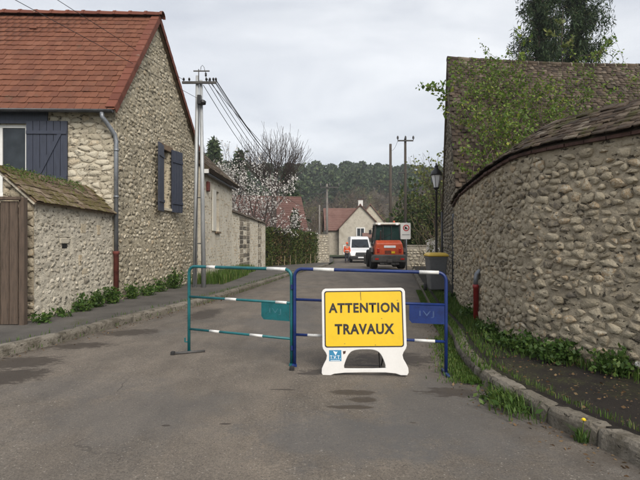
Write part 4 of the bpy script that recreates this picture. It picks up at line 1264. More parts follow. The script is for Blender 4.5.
# ================================================================== SECOND HOUSE, garden wall, hedge
h2 = thing('rendered_house', 'cream rendered house with dark mossy roof behind the twin utility pole', 'house', (-5.5, 20, zg(20)))
HA = Vector((-4.15, 16.9, zg(17))); HBv = Vector((-4.12, 22.5, zg(22)))
U2_ = (HBv - HA); U2_.z = 0; L2 = U2_.length; U2_.normalize(); N2_ = Vector((U2_.y, -U2_.x, 0))
hw = (2.05, 2.75, 1.75, 3.35)
mb = MB(); panel(mb, (HA.x, HA.y, 0), U2_, N2_, L2, -.4, lambda u: 3.92, [hw], .2)
panel(mb, (HBv.x, HBv.y, 0), Vector((-1, 0, 0)), Vector((0, 1, 0)), 3.6, -.5, lambda u: 3.92 + (1.65 * u / 1.8 if u < 1.8 else 1.65 * (3.6 - u) / 1.8))
panel(mb, (HA.x, HA.y, 0), Vector((-1, 0, 0)), Vector((0, -1, 0)), 3.6, -.5, lambda u: 3.92 + (1.65 * u / 1.8 if u < 1.8 else 1.65 * (3.6 - u) / 1.8))
w2 = mb.build('wall', M['plaster'], h2)
lay = [q for q in stone_layout(r3, .05, L2 - .05, .0, lambda u: 3.7, .11, (1, 2.0), .45, .4) if not (hw[0] - .3 < q[0] < hw[1] + .3 and hw[2] - .2 < q[1] < hw[3] + .2)]
place_pieces('stone', 'stone_rubble', STONES, stones_on(r3, lay, lambda u, v: (Vector((HA.x, HA.y, v)) + U2_ * u, N2_), (.004, .014)), w2, M['stone_r'], 0)
def HP(u, v, d=0): return Vector((HA.x, HA.y, v)) + U2_ * u + N2_ * d
wd = MB().slab(HP(hw[0], hw[2], -.18), U2_ * (hw[1] - hw[0]), (0, 0, hw[3] - hw[2]), N2_ * .03).build('window', M['board'], h2)
MB().slab(HP(hw[0] + .28, hw[2] + .06, -.149), U2_ * (.34), (0, 0, hw[3] - hw[2] - .12), N2_ * .012).build('pane', M['glass'], wd)
MB().slab(HP(hw[0] - .06, hw[2] - .09, -.1), U2_ * (hw[1] - hw[0] + .12), (0, 0, .08), N2_ * .18).build('sill', M['lintel'], h2, bevel=.01)
MB().slab(HP(hw[0] - .62, hw[2], .02), U2_ * .58, (0, 0, hw[3] - hw[2]), N2_ * .04).build('shutter', M['cream'], h2, bevel=.006)
rf = MB()
e0 = HP(-.12, 3.80, .22); e1 = HP(L2 + .15, 3.80, .22); rz_ = Vector((-2.02, 0, 1.86))
rf.slab(e0, e1 - e0, rz_, Vector((.09, 0, .10)))
rf.slab(e0 + rz_, e1 - e0, Vector((-2.02, 0, -1.86)), Vector((-.09, 0, .10)))
ro2 = rf.build('roof', M['tile_moss'], h2)
mats = []
nn = U2_.cross(rz_.normalized()); nn = nn if nn.z > 0 else -nn
for k in range(12):
    x_ = 0
    while x_ < L2 + .2:
        wt = .17
        sv = rz_.normalized()
        mats.append(frame(e0 + U2_ * (x_ + .085) + rz_ * (k / 12) + nn * (.125 + r3.uniform(0, .02)), U2_, sv, nn, .16, rz_.length / 12 * 1.2, .02, r3.gauss(0, .04)))
        x_ += wt
place_pieces('roof_tile', 'roof_tile_field', TILES, mats, ro2, M['tile_moss'], 0)
MB().slab(HP(-.14, 3.74, .02), Vector((.24, 0, 0)), U2_ * .05, Vector((0, 0, .14))).build('verge_board', M['white_pvc'], h2)
MB().slab(HP(-.02, 3.72, .10), U2_ * (L2 + .1), N2_ * .09, Vector((0, 0, .09))).build('gutter', M['zinc_dark'], h2, bevel=.02)
MB().slab(HP(.55, 3.18, .0), U2_ * .28, (0, 0, .36), N2_ * .10).build('alarm_box', M['rust_pipe'], h2, bevel=.03)

gwall = thing('garden_wall', 'tall pale garden wall with brick quoins between cream house and hedge', 'wall', (-3.8, 26, zg(26)))
WA = Vector((-4.135, 22.46, 0)); WB = Vector((-3.38, 29.7, 0)); WU = (WB - WA); WLn = WU.length; WU.normalize(); WN = Vector((WU.y, -WU.x, 0))
wt_ = lambda u: 2.72 - .33 * u / WLn
mb = MB(); panel(mb, WA, WU, WN, WLn, -.7, wt_); panel(mb, WB - WN * .4, WN, WU, .4, -.8, lambda u: 2.39)
wo_ = mb.build('wall', M['plaster'], gwall)
for (u0, u1) in ((1.35, 3.35), (5.3, 6.1)):
    v = -.4; k = 0
    while v < wt_(u0) - .1:
        hh = .23; off = (0.0, .22)[k % 2]
        for j in range(3):
            a0 = u0 + (u1 - u0) * j / 3 + off * .3
            if k % 2 == 1 and j == 1: continue
            MB().slab(WA + WU * a0 + Vector((0, 0, v)) - WN * .03, WU * ((u1 - u0) / 3 - .06), (0, 0, hh - .03), WN * r3.uniform(.04, .055)).build('quoin_stone', M['stone_b'], wo_, bevel=.015, seg=1)
        v += hh; k += 1
lay = stone_layout(r3, .05, WLn - .05, -.4, lambda u: wt_(u) - .05, .13, (1, 2.0), .45, .5)
place_pieces('stone', 'stone_rubble', STONES, stones_on(r3, lay, lambda u, v: (WA + WU * u + Vector((0, 0, v)), WN), (.006, .018)), wo_, M['stone_r'], 0)
cp = MB(); 
for k in range(16):
    u = WLn * k / 16
    cp = MB(); p = WA + WU * u + Vector((0, 0, wt_(u) + .0)) + WN * .10
    cp.prism([p, p - WN * .55 + Vector((0, 0, .0)), p - WN * .275 + Vector((0, 0, .20))], WU * (WLn / 16 - .01) + Vector((0, 0, -.33 / 16)))
    cp.build('coping_tile', M['tile_moss'], gwall)

hedge = thing('clipped_hedge', 'tall clipped green conifer hedge with brown patches along the left footway', 'hedge', (-1.9, 34, zg(34)))
E0 = Vector((-3.32, 30.0, 0)); E1 = Vector((-.28, 38.0, 0)); EUv = (E1 - E0); ELn = EUv.length; EUv.normalize(); ENv = Vector((EUv.y, -EUv.x, 0))
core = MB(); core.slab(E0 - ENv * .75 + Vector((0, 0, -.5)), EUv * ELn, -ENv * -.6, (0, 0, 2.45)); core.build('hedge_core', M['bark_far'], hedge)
pp = []
for _ in range(11000):
    u = r3.uniform(0, ELn); v = r3.uniform(-.45, 2.12 - .25 * u / ELn) ; dpt = r3.uniform(-.08, .10) + .07 * math.sin(u * 5.3 + math.sin(v * 2) * .6)
    if r3.random() < .16: v = 2.05 - .25 * u / ELn + r3.gauss(0, .05); dpt = -r3.uniform(0, .8)
    q = E0 + EUv * u + ENv * dpt
    pp.append((q.x, q.y, v))
for _ in range(900):
    q = E0 - EUv * r3.uniform(0, .1) - ENv * r3.uniform(0, .75); pp.append((q.x, q.y, r3.uniform(-.4, 2.05)))
tag(foliage('hedge_foliage', pp, 0.17, M['hedge'], hedge, up=1.3, aspect=.35), kind='stuff')

pp = []
for (uc, wd_, n_) in ((1.6, .45, 420), (2.9, .3, 200), (6.3, .3, 110)):
    for _ in range(n_):
        u = uc + r3.gauss(0, wd_); v = r3.uniform(-.4, 1.9) ** 1.0; q = E0 + EUv * u + ENv * (r3.uniform(.02, .14) + .07 * math.sin(u * 5.3 + math.sin(v * 2) * .6)); pp.append((q.x, q.y, v - .1))
foliage('browned_foliage', pp, 0.15, M['dry'], hedge, up=1.3, aspect=.35)['kind'] = 'stuff'
for k in range(9):
    q = E0 + EUv * (.5 + k * .93) + ENv * .10
    MB().tube([(q.x, q.y, zg(q.y) - .05), (q.x + .02, q.y, .35)], [.035, .025], 6).build('stem', M['twig_pale'], hedge)
ewall = thing('end_pier', 'short rubble stone wall end standing beyond the clipped hedge', 'wall', (.1, 39, zg(39)))
mb = MB(); panel(mb, (-.25, 38.4, 0), Vector((.78, .62, 0)).normalized(), Vector((.62, -.78, 0)).normalized(), 1.3, -.6, lambda u: 1.86); panel(mb, (-.25, 38.4, 0), Vector((-1, 0, 0)), Vector((0, -1, 0)), .7, -.6, lambda u: 1.86)
we_ = mb.build('wall', M['far_stone'], ewall)
lay = stone_layout(r3, .02, 1.28, -.5, lambda u: 1.84, .17, (1, 1.9), .2, .95)
place_pieces('stone', 'stone_rubble', STONES, stones_on(r3, lay, lambda u, v: (Vector((-.25, 38.4, v)) + Vector((.78, .62, 0)).normalized() * u, Vector((.62, -.78, 0))), (.02, .04)), we_, M['stone_f'], 0)
MB().slab((-1.0, 38.34, 1.87), (.85, 0, 0), (0, .6, 0), (0, 0, .10)).build('coping', M['white_wall'], ewall)
#PART3
# ================================================================== RIGHT: curved rubble wall with tiled coping
def cr(P, n=14):
    """Catmull-Rom through 2D points"""
    out = []
    Q = [P[0]] + P + [P[-1]]
    for i in range(1, len(Q) - 2):
        p0, p1, p2, p3 = (np.array(q, float) for q in Q[i - 1:i + 3])
        for k in range(n):
            t = k / n
            out.append(.5 * ((2 * p1) + (-p0 + p2) * t + (2 * p0 - 5 * p1 + 4 * p2 - p3) * t * t + (-p0 + 3 * p1 - 3 * p2 + p3) * t ** 3))
    out.append(np.array(P[-1], float)); return np.array(out)
RW = cr([(4.3, 2.25), (3.66, 3.40), (3.03, 4.54), (2.62, 5.28), (2.43, 5.85), (2.44, 6.6), (2.52, 7.5), (2.77, 9.4), (3.18, 11.35)])
RWs = np.concatenate([[0], np.cumsum(np.linalg.norm(np.diff(RW, axis=0), axis=1))])
RWL = RWs[-1]
def rw_xy(s):
    x = np.interp(s, RWs, RW[:, 0]); y = np.interp(s, RWs, RW[:, 1])
    a = np.array([np.interp(s - .15, RWs, RW[:, 0]), np.interp(s - .15, RWs, RW[:, 1])]); b = np.array([np.interp(s + .15, RWs, RW[:, 0]), np.interp(s + .15, RWs, RW[:, 1])])
    d = (b - a) / (np.linalg.norm(b - a) + 1e-9)
    return x, y, Vector((-d[1], d[0], 0))        # normal towards the street
S59 = float(np.interp(5.9, RW[:, 1], RWs))
def rw_top(s):
    t = max(0.0, (s - S59) / (RWL - S59))
    return 2.40 - .22 * t
rwall = thing('rubble_wall', 'long curved rubble stone wall with tiled coping along the right footway', 'wall', (2.9, 7, .1))
def rw_pt(u, v):
    x, y, n = rw_xy(u); return Vector((x, y, v)), n
rr = random.Random(77)
rw = rough_skin('wall', rw_pt, 0.0, RWL, -.1, rw_top, rwall, M['mortar_r'], None, .026, .030, .006, 7.5, 1.0)
r4 = random.Random(44)
lay_rubble(r4, rubble_cells(r4, .3, RWL - .02, .06, lambda u: rw_top(u) - .02, 0.086, (0.95, 2.3), (.05, .24), .97, None, (), .25, .40), rw_pt, rw, M['stone_r'], 300, (.010, .040))
# back face and top bed
mb = MB(); V = []; F = []
for i in range(61):
    s = RWL * i / 60; x, y, n = rw_xy(s)
    V += [(x - n.x * .5, y - n.y * .5, -.1), (x - n.x * .5, y - n.y * .5, rw_top(s)), (x, y, rw_top(s))]
for i in range(60):
    for j in range(2):
        a = i * 3 + j; F.append((a, a + 3, a + 4, a + 1))
mb.add(V, F); mb.build('back_face', M['mortar_r'], rwall)
# coping: course of thin red bricks under the eave, deck, courses of mossy tiles, rounded ridge
s = 0.0
while s < RWL - .05:
    L = r4.uniform(.20, .24); s2 = min(s + L, RWL)
    x, y, n = rw_xy((s + s2) / 2); t = Vector((-n.y, n.x, 0))
    p = Vector((x, y, rw_top((s + s2) / 2))) + n * r4.uniform(.052, .066)
    MB().slab(p - t * (L / 2 - .004), t * (L - .008), -n * .3, (0, 0, .032)).build('eave_tile', M['eave_brick'], rwall)
    s = s2
RISE, RUN = .37, .46
mats = []; rows = 8
V = []; F = []
for i in range(81):
    s = RWL * i / 80; x, y, n = rw_xy(s); z = rw_top(s) + .033
    V += [(x + n.x * .06, y + n.y * .06, z), (x - n.x * RUN, y - n.y * RUN, z + RISE), (x - n.x * RUN * 1.9, y - n.y * RUN * 1.9, z)]
for i in range(80):
    for j in range(2):
        a = i * 3 + j; F.append((a, a + 1, a + 4, a + 3))
cd = MB().add(V, F).build('coping', M['tile_moss'], rwall)
for k in range(rows):
    f = k / rows; s = .02 + (.08 if k % 2 else 0)
    while s < RWL - .05:
        wt = .14 * r4.uniform(.85, 1.12)
        x, y, n = rw_xy(s + wt / 2); t = Vector((0, 0, 1)).cross(n).normalized()
        sl = Vector((-n.x * (RUN + .06), -n.y * (RUN + .06), RISE)); sn = sl.normalized(); nn = t.cross(sn)
        tl = .13
        sv = sn * math.cos(tl) - nn * math.sin(tl); nv_ = t.cross(sv)
        p = Vector((x + n.x * .075, y + n.y * .075, rw_top(s) + .033)) + sl * f + nn * (.022 + r4.uniform(-.004, .012)) + sn * r4.uniform(-.02, .014)
        mats.append(frame(p, t, sv, nv_, wt - .008, sl.length / rows * 1.6, .026, r4.gauss(0, .08)))
        s += wt
place_pieces('coping_tile', 'coping_tile_field', tile_protos(10, 40), mats, cd, M['tile_moss'], 300)
s = 0.0
while s < RWL - .1:
    x0, y0, n0 = rw_xy(s); x1, y1, n1 = rw_xy(min(s + .30, RWL))
    a = Vector((x0 - n0.x * (RUN + .02), y0 - n0.y * (RUN + .02), rw_top(s) + .033 + RISE + r4.uniform(0, .012)))
    b = Vector((x1 - n1.x * (RUN + .02), y1 - n1.y * (RUN + .02), rw_top(s) + .033 + RISE))
    MB().tube([a, b], [.066, .058], 9).build('ridge_tile', M['tile_moss'], cd, smooth=True)
    s += .31
# grey and red vent pipe on the wall
s_ = float(np.interp(7.55, RW[:, 1], RWs)); x, y, n = rw_xy(s_); b0 = Vector((x, y, 0)) + n * .07
pipe = thing('vent_pipe', 'red standpipe with grey elbow against the right rubble wall', 'pipe', (b0.x, b0.y, .1))
MB().tube([b0 + Vector((0, 0, .10)), b0 + Vector((0, 0, .64)), b0 + Vector((0, 0, .645)), b0 + Vector((0, 0, .70))], [.042, .042, .052, .052], 12).build('lower_pipe', M['red_pipe'], pipe, smooth=True)
MB().tube([b0 + Vector((0, 0, .70)), b0 + Vector((0, 0, .80)), b0 - n * .012 + Vector((0, 0, .86)), b0 - n * .05 + Vector((0, 0, .905)), b0 - n * .12 + Vector((0, 0, .915))], .040, 12).build('elbow', M['zinc'], pipe, smooth=True)

# ================================================================== BARN
barn = thing('stone_barn', 'old stone barn with steep brown tiled roof behind the right wall', 'barn', (8, 16, 0))
BN = Vector((3.32, 11.5, 0)); BR_ = Vector((4.32, 16.0, 0)); BF = Vector((5.30, 20.5, 0))
BEZ, BRZ = 2.78, 7.40
BU = Vector((1, .07, 0)).normalized(); BLn = 13.0
bw = (BF - BN); bwl = bw.length; bwu = bw.normalized(); bwn = Vector((-bwu.y, bwu.x, 0))
mb = MB()
btop = lambda u: BEZ + (BRZ - BEZ) * (u / (bwl / 2) if u < bwl / 2 else (bwl - u) / (bwl / 2)) - .05
panel(mb, BN, bwu, bwn, bwl, -.5, btop, (), .2)
panel(mb, BN, BU, Vector((BU.y, -BU.x, 0)), BLn, -.3, lambda u: BEZ - .05, (), .2, 1.0)
panel(mb, BF, BU, Vector((-BU.y, BU.x, 0)), BLn, -.5, lambda u: BEZ - .05, (), .2, 1.0)
bwall = mb.build('wall', M['mortar_g'], barn)
lay = stone_layout(r4, .02, bwl - .02, -.1, lambda u: btop(u) - .02, .14, (0.9, 2.2), .22, .96)
place_pieces('stone', 'stone_rubble', STONES, stones_on(r4, lay, lambda u, v: (BN + bwu * u + Vector((0, 0, v)), bwn), (.02, .05)), bwall, M['stone_b'], 60)
def broof(xu, t, off=0.0):
    q = (BN - bwu * .22).lerp(BR_, t) if t <= 1 else BR_.lerp(BF + bwu * .2, t - 1)
    z = BEZ - .15 + (BRZ - BEZ + .15) * (t if t <= 1 else 2 - t)
    sag = -.10 * math.sin(max(0, min(1, xu / 9)) * math.pi) * (t if t <= 1 else 2 - t)
    return q + BU * xu + Vector((0, 0, z + sag + off))
dk = MB()
for (t0, t1) in ((0, 1), (1, 2)):
    V = []; F = []
    for i in range(14):
        V += [broof(-.06 + i, t0), broof(-.06 + i, t1)]
    for i in range(13): F.append((2 * i, 2 * i + 2, 2 * i + 3, 2 * i + 1))
    dk.add(V, F)
broof_o = dk.build('roof', M['tile_barn'], barn)
mats = []; rows = 44
for k in range(rows):
    xx = -.10 + (.09 if k % 2 else 0)
    while xx < 9.0:
        wt = .17 * r4.uniform(.93, 1.05)
        p0 = broof(xx + wt / 2, k / rows); p1 = broof(xx + wt / 2, (k + 1) / rows)
        sv = (p1 - p0); L = sv.length; sv.normalize(); nn = BU.cross(sv).normalized()
        tl = .10; s2 = sv * math.cos(tl) - nn * math.sin(tl)
        mats.append(frame(p0 + nn * (.026 + r4.uniform(-.008, .014)) + sv * r4.uniform(-.018, .018), BU, s2, BU.cross(s2).normalized(), wt - .008, L * 1.5, .030, r4.gauss(0, .06)))
        xx += wt
place_pieces('roof_tile', 'roof_tile_field', TILES, mats, broof_o, M['tile_barn'], 0)
xx = -.08
while xx < 9.2:
    a = broof(xx, 1, .03); b = broof(xx + .36, 1, .03)
    MB().tube([a, b], [.10, .085], 9).build('ridge_tile', M['tile_barn'], broof_o, smooth=True)
    MB().tube([b - BU * .005, b + BU * .025], [.100, .098], 9).build('mortar_joint', M['stone_b'], broof_o, smooth=True)
    xx += .39
# verge mortar and gable downpipes
for (t0, t1) in ((0, 1), (1, 2)):
    a, b = broof(-.10, t0, -.02), broof(-.10, t1, -.02)
    MB().slab(a, BU * .09, b - a, (0, 0, .05)).build('verge', M['tile_barn'], broof_o)
for (xu, t) in ((3.0, .62), (7.6, .66), (5.0, .74)):
    p = broof(xu, t, .04); MB().slab(p, BU * .20, (broof(xu, t + .03) - broof(xu, t)), (0, -.06, .05)).build('vent_tile', M['tile_barn'], broof_o, bevel=.01)
q = BN + bwu * .45 + bwn * .08
dpb = MB().tube([q + Vector((0, 0, 2.02)) + bwu * .16 - bwn * .03, q + Vector((0, 0, 2.02)) + bwu * .06, q + Vector((0, 0, 1.97)), q + Vector((0, 0, 1.85)), q + Vector((0, 0, .16)), q + Vector((0, 0, .08)) - bwu * .07], .052, 10).build('downpipe', M['zinc_dark'], barn, smooth=True)
q2 = BF + bwn * .08
MB().tube([q2 + Vector((0, 0, 2.6)), q2 + Vector((0, 0, -.15))], .05, 8).build('downpipe', M['zinc_dark'], barn, smooth=True)

# climbing shrub against the barn roof
vine = thing('climbing_shrub', 'straggly yellow green shrub climbing over the barn roof', 'shrub', (4.8, 10.9, .1))
rv = random.Random(91); segs = []; tips = []
def roof_front(x, z):
    """depth (y) of a point 0.25 m in front of the barn roof or wall at height z"""
    t = (z - BEZ + .15) / (BRZ - BEZ + .15)
    y = (BN - bwu * .22).y + max(0, min(1, t)) * (BR_.y - BN.y + .22)
    return y + .07 * (x - 3.3) - .28
for k in range(40):
    x0 = rv.uniform(3.6, 9.2) if k > 14 else rv.uniform(3.6, 6.2)
    x = x0; z = rv.uniform(.2, 2.2); prev = Vector((x, roof_front(x, z) - rv.uniform(0, .5), z)); rad = rv.uniform(.010, .022)
    zmax = rv.choice((4.2, 5.0, 5.6, 6.3, 7.2)) if x0 < 6.2 else rv.choice((4.0, 4.8, 5.4, 6.6))
    lean = rv.uniform(-.35, .30)
    off = rv.uniform(0, .55)
    while z < zmax:
        st = rv.uniform(.22, .4)
        z += st; x += lean * st + rv.gauss(0, .07); lean += rv.gauss(0, .10)
        xl = 3.32 + (roof_front(x, z) + .28 - 11.5) * .222 + .12
        if x < xl: x = xl + rv.random() * .15; lean = abs(lean)
        cur = Vector((x, roof_front(x, z) - off + rv.gauss(0, .05), z))
        segs.append((prev, cur, rad, max(.004, rad * .93))); rad = max(.004, rad * .93); prev = cur
        if z > 2.7 and rv.random() < .62:
            d = Vector((rv.gauss(0, .8), rv.gauss(-.15, .3), rv.uniform(-.1, .7)))
            grow(rv, cur, d, rv.uniform(.3, .65), .006, 1, segs, tips, .7, (1, 2), .7, .15, .2, 3, .003)
branches('stems', segs, M['twig'], vine, 4)
lp = along([s for s in segs if s[2] < .0075 and s[0].z > 2.7], rv, 15, 1, .04)
lp += [(t.x + rv.gauss(0, .07), t.y + rv.gauss(0, .07), t.z + rv.gauss(0, .07)) for t in tips for _ in range(3)]
lp = [p for p in lp if p[0] > 3.2 + (p[1] - 11.5) * .222 and p[1] < roof_front(p[0], p[2]) + .22 or p[2] > 7.2]
tag(foliage('leaves', lp, 0.074, M['spring'], vine, up=.1, aspect=.7), kind='stuff')
# long shoots standing free of the roof line
def shoot(name, label, base, pts, mat, leaf, n, seed):
    r = random.Random(seed); t = thing(name, label, 'shrub', base)
    sg = []; 
    P = [Vector(p) for p in pts]
    for a, b in zip(P[:-1], P[1:]): sg.append((a, b, .008, .006))
    tp = []
    for a, b in zip(P[1:-1], P[2:]):
        for _ in range(2):
            grow(r, a.lerp(b, r.random()), (r.gauss(0, 1), r.gauss(0, .4), r.uniform(0, .8)), r.uniform(.18, .34), .004, 1, sg, tp, .6, (1, 2), .7, .2, .15, 2, .0025)
    branches('stems', sg, M['twig'], t, 4)
    L = along(sg[len(P) - 1:], r, n, 1, .04)
    foliage('leaves', L, leaf, mat, t, up=.2, aspect=.75)['kind'] = 'stuff'
shoot('leafy_shoot', 'leafy shoot arching out left of the barn gable against the sky', (3.55, 12.6, 3.9), [(3.75, 12.9, 3.9), (3.55, 12.8, 4.6), (3.35, 12.7, 5.2), (3.05, 12.6, 5.45), (2.75, 12.5, 5.35)], M['spring'], .11, 30, 3)
shoot('leafy_shoot', 'leafy shoot rising above the barn ridge left of the fir', (6.4, 15.6, 7.0), [(6.4, 15.7, 6.6), (6.45, 15.7, 7.3), (6.55, 15.7, 7.75), (6.5, 15.7, 8.05)], M['spring'], .12, 26, 4)
shoot('leafy_shoot', 'leafy shoot rising above the barn ridge at the right edge', (9.1, 16, 7.0), [(9.0, 15.9, 6.4), (9.1, 15.9, 7.2), (9.3, 15.9, 7.7), (9.55, 15.9, 7.95)], M['spring'], .12, 26, 5)
shoot('leafy_shoot', 'tall yellow green shoot in front of the dark fir', (7.9, 15.4, 6), [(7.8, 15.3, 5.8), (7.85, 15.5, 6.8), (7.9, 15.7, 7.8), (7.95, 15.7, 8.9)], M['spring_pale'], .15, 30, 6)

# fir with two leaders behind the barn
fir = thing('fir_tree', 'dark drooping double fir tree rising behind the barn roof', 'tree', (13.4, 26, -.2))
rf_ = random.Random(15); sg = []; needles = []
def needle_pts(a, b, k, drop):
    for _ in range(k):
        t = rf_.random(); p = a.lerp(b, t); needles.append((p.x + rf_.gauss(0, .07), p.y + rf_.gauss(0, .07), p.z - abs(rf_.gauss(0, drop))))
for (tx, ty, top, lean) in ((11.8, 26, 18.5, -.01), (13.95, 26.3, 19.5, .01)):
    z = -.2; p = Vector((tx, ty, z)); rad = .24
    while z < top:
        q = p + Vector((lean * .4 + rf_.gauss(0, .01), rf_.gauss(0, .01), .5)); sg.append((p, q, rad, rad * .975)); rad *= .972; p = q; z += .5
        if z < 8.2: continue
        reach = (1.85 if z < 13 else 1.85 * (top - z) / (top - 13) + .3) * rf_.uniform(.75, 1.1)
        for _ in range(10):
            a = rf_.uniform(0, 6.28); d = Vector((math.cos(a), math.sin(a) * .8, 0)); L = reach * rf_.uniform(.55, 1.05)
            prev = p + Vector((0, 0, rf_.uniform(-.25, .25))); st = 6
            for i in range(st):
                t = (i + 1) / st
                cur = p + d * L * t + Vector((rf_.gauss(0, .03), rf_.gauss(0, .03), -.55 * L * .45 * math.sin(t * 2.2) + .28 * t * t * L))
                sg.append((prev, cur, .028 * (1 - t * .8), .028 * (1 - t * .9)))
                needle_pts(prev, cur, 30, .38)
                prev = cur
trk = branches('trunk', sg, M['bark'], fir, 5)
o = foliage('crown', needles, 0.21, M['fir'], fir, up=-1.3, aspect=.20); o['kind'] = 'stuff'

# young tree behind the barn, its pale crown showing left of the gable
ytree = thing('young_tree', 'sparse young tree with pale new leaves left of the barn gable', 'tree', (6.0, 24, zg(24)))
ry = random.Random(8); sg = []; tips = []
for (bx, by, dx) in ((5.95, 24.0, -.08), (6.2, 24.3, -.05), (6.7, 24.2, .02), (6.1, 24.2, .0)):
    grow(ry, (bx, by, zg(24)), (dx, 0, 1), 2.45, .05, 4, sg, tips, .55, (2, 2), .68, .25, .10, 3, .005)
branches('trunk', sg, M['twig'], ytree, 4)
lp = along(sg, ry, 5.0, .02, .08)
foliage('crown', lp, .13, M['spring_pale'], ytree, up=.2, aspect=.7)['kind'] = 'stuff'

# dry hazel stems round the lamp
hz_ = thing('dry_shrub', 'pale leafless twiggy shrub around the lamp post', 'shrub', (5.2, 21.5, zg(21)))
sg = []; tips = []
for _ in range(26):
    a = ry.uniform(.05, .9); grow(ry, (5.15 + ry.gauss(0, .35), 21.8 + ry.gauss(0, .3), zg(21)), (a, ry.gauss(0, .3), ry.uniform(.8, 1.5)), ry.uniform(.8, 1.5), .012, 2, sg, tips, .5, (1, 2), .8, -.02, .12, 3, .005)
branches('twigs', sg, M['twig_pale'], hz_, 4)
foliage('leaves', along(sg, ry, 2.0, .02, .05), .10, M['spring_pale'], hz_, aspect=.6)['kind'] = 'stuff'

# bank of ivy and bramble behind the machine
def bush(name, label, cat, c, rad, n, size, mat, seed, twigs=0, squash=1.0, lumps=16):
    r = random.Random(seed); t = thing(name, label, cat, (c[0], c[1], zg(c[1])))
    P = []
    L = [(Vector((r.uniform(-1, 1), r.uniform(-1, 1), r.uniform(-.9, .75))), r.uniform(.28, .5)) for _ in range(lumps)]
    for _ in range(n):
        v, s = r.choice(L)
        d = Vector((r.gauss(0, 1), r.gauss(0, 1), r.gauss(0, 1))).normalized() * s * (r.random() ** .35)
        q = v * .72 + d
        P.append((c[0] + q.x * rad[0], c[1] + q.y * rad[1], max(zg(c[1]), c[2] + q.z * rad[2])))
    sg = []; tips = []
    for _ in range(5):
        grow(r, (c[0] + r.gauss(0, rad[0] * .3), c[1] + r.gauss(0, rad[1] * .2), zg(c[1])), (r.gauss(0, .4), r.gauss(0, .2), 1), rad[2] * .7, .05, 3, sg, tips, .5, (2, 2), .7, .1, .12, 2, .006)
    branches('stems', sg, M['bark_far'] if not twigs else M['twig_pale'], t, 4)
    foliage('foliage', P, size, mat, t, up=.15, aspect=.7)['kind'] = 'stuff'
    return t
bush('ivy_bank', 'tall green bramble and ivy bank behind the orange machine', 'shrub', (9.6, 42, 2.9), (3.4, 2.2, 4.0), 10000, .26, M['ivy'], 5, 0, 1, 26)
bush('ivy_bank', 'olive scrub rising right of the lamp post behind the low stone wall', 'shrub', (9.3, 36.5, 2.4), (2.0, 1.6, 3.0), 6000, .20, M['ivy'], 6, 1, 1, 20)
bush('ivy_bank', 'thick scrub behind the white sign board', 'shrub', (8.0, 47, 1.8), (1.7, 1.6, 2.8), 3200, .24, M['ivy'], 7, 0, 1, 16)

# stone wall, white panel, bin, lamp
lw = thing('low_stone_wall', 'low rubble wall below the scrub right of the orange machine', 'wall', (6.4, 31, zg(31)))
la = Vector((5.55, 31.0, 0)); lb = Vector((7.4, 29.8, 0)); lu = (lb - la); ll = lu.length; lu.normalize(); ln = Vector((lu.y, -lu.x, 0))
mb = MB(); panel(mb, la, lu, ln, ll, -.7, lambda u: 1.02); mb.slab(la + Vector((0, 0, 1.02)) + ln * .03, lu * ll, -ln * .4, (0, 0, .06))
lwo = mb.build('wall', M['far_stone'], lw)
lay = stone_layout(r4, .02, ll - .02, -.35, lambda u: 1.0, .20, (1, 1.8), .2, .95)
place_pieces('stone', 'stone_rubble', STONES, stones_on(r4, lay, lambda u, v: (la + lu * u + Vector((0, 0, v)), ln), (.03, .05)), lwo, M['stone_f'], 40)
wp_ = thing('white_side_wall', 'white rendered side wall with sloping top behind the bin', 'wall', (6.0, 25, zg(25)))
mb = MB(); p0 = Vector((5.55, 25.0, -.4)); p1 = Vector((7.4, 24.8, -.4))
mb.prism([p0, p1, Vector((7.4, 24.8, 2.0)), Vector((5.55, 25.0, 1.30))], (0.05, .22, 0)); mb.build('wall', M['white_wall'], wp_)
mb = MB(); mb.prism([Vector((5.50, 24.96, 1.30)), Vector((7.4, 24.76, 2.0)), Vector((7.4, 24.76, 2.06)), Vector((5.50, 24.96, 1.36))], (0.05, .30, 0)); mb.build('coping', M['white_wall'], wp_)

bz = .14; bx_, by_ = 2.90, 12.0
bin_ = thing('wheelie_bin', 'grey wheelie bin with yellow lid beside the barn wall', 'bin', (bx_, by_, bz))
zb = zg(by_) + .13
m = MB(); V = []
for (z, hw_, hd) in ((.06, .175, .19), (.80, .225, .25), (.88, .245, .27)):
    V += [(bx_ - hw_, by_ - hd, zb + z), (bx_ + hw_, by_ - hd, zb + z), (bx_ + hw_, by_ + hd, zb + z), (bx_ - hw_, by_ + hd, zb + z)]
F = [(3, 2, 1, 0), (8, 9, 10, 11)]
for j in range(2):
    for i in range(4): F.append((j * 4 + i, j * 4 + (i + 1) % 4, j * 4 + 4 + (i + 1) % 4, j * 4 + 4 + i))
m.add(V, F); m.build('body', M['bin_grey'], bin_, bevel=.025, seg=3)
m = MB(); V = []
for (z, hw_, hd) in ((.882, .255, .285), (.925, .255, .285), (.975, .19, .20)):
    V += [(bx_ - hw_, by_ - hd, zb + z), (bx_ + hw_, by_ - hd, zb + z), (bx_ + hw_, by_ + hd, zb + z), (bx_ - hw_, by_ + hd, zb + z)]
m.add(V, F); m.build('lid', M['bin_yellow'], bin_, bevel=.02, seg=3)
for sx in (-1, 1):
    m = MB(); m.tube([(bx_ + sx * .20, by_ + .21, zb + .09), (bx_ + sx * .25, by_ + .21, zb + .09)], .095, 14); m.build('wheel', M['rubber'], bin_, smooth=True)
MB().tube([(bx_ - .2, by_ + .31, zb + .90), (bx_ + .2, by_ + .31, zb + .90)], .016, 8).build('handle', M['bin_grey'], bin_, smooth=True)

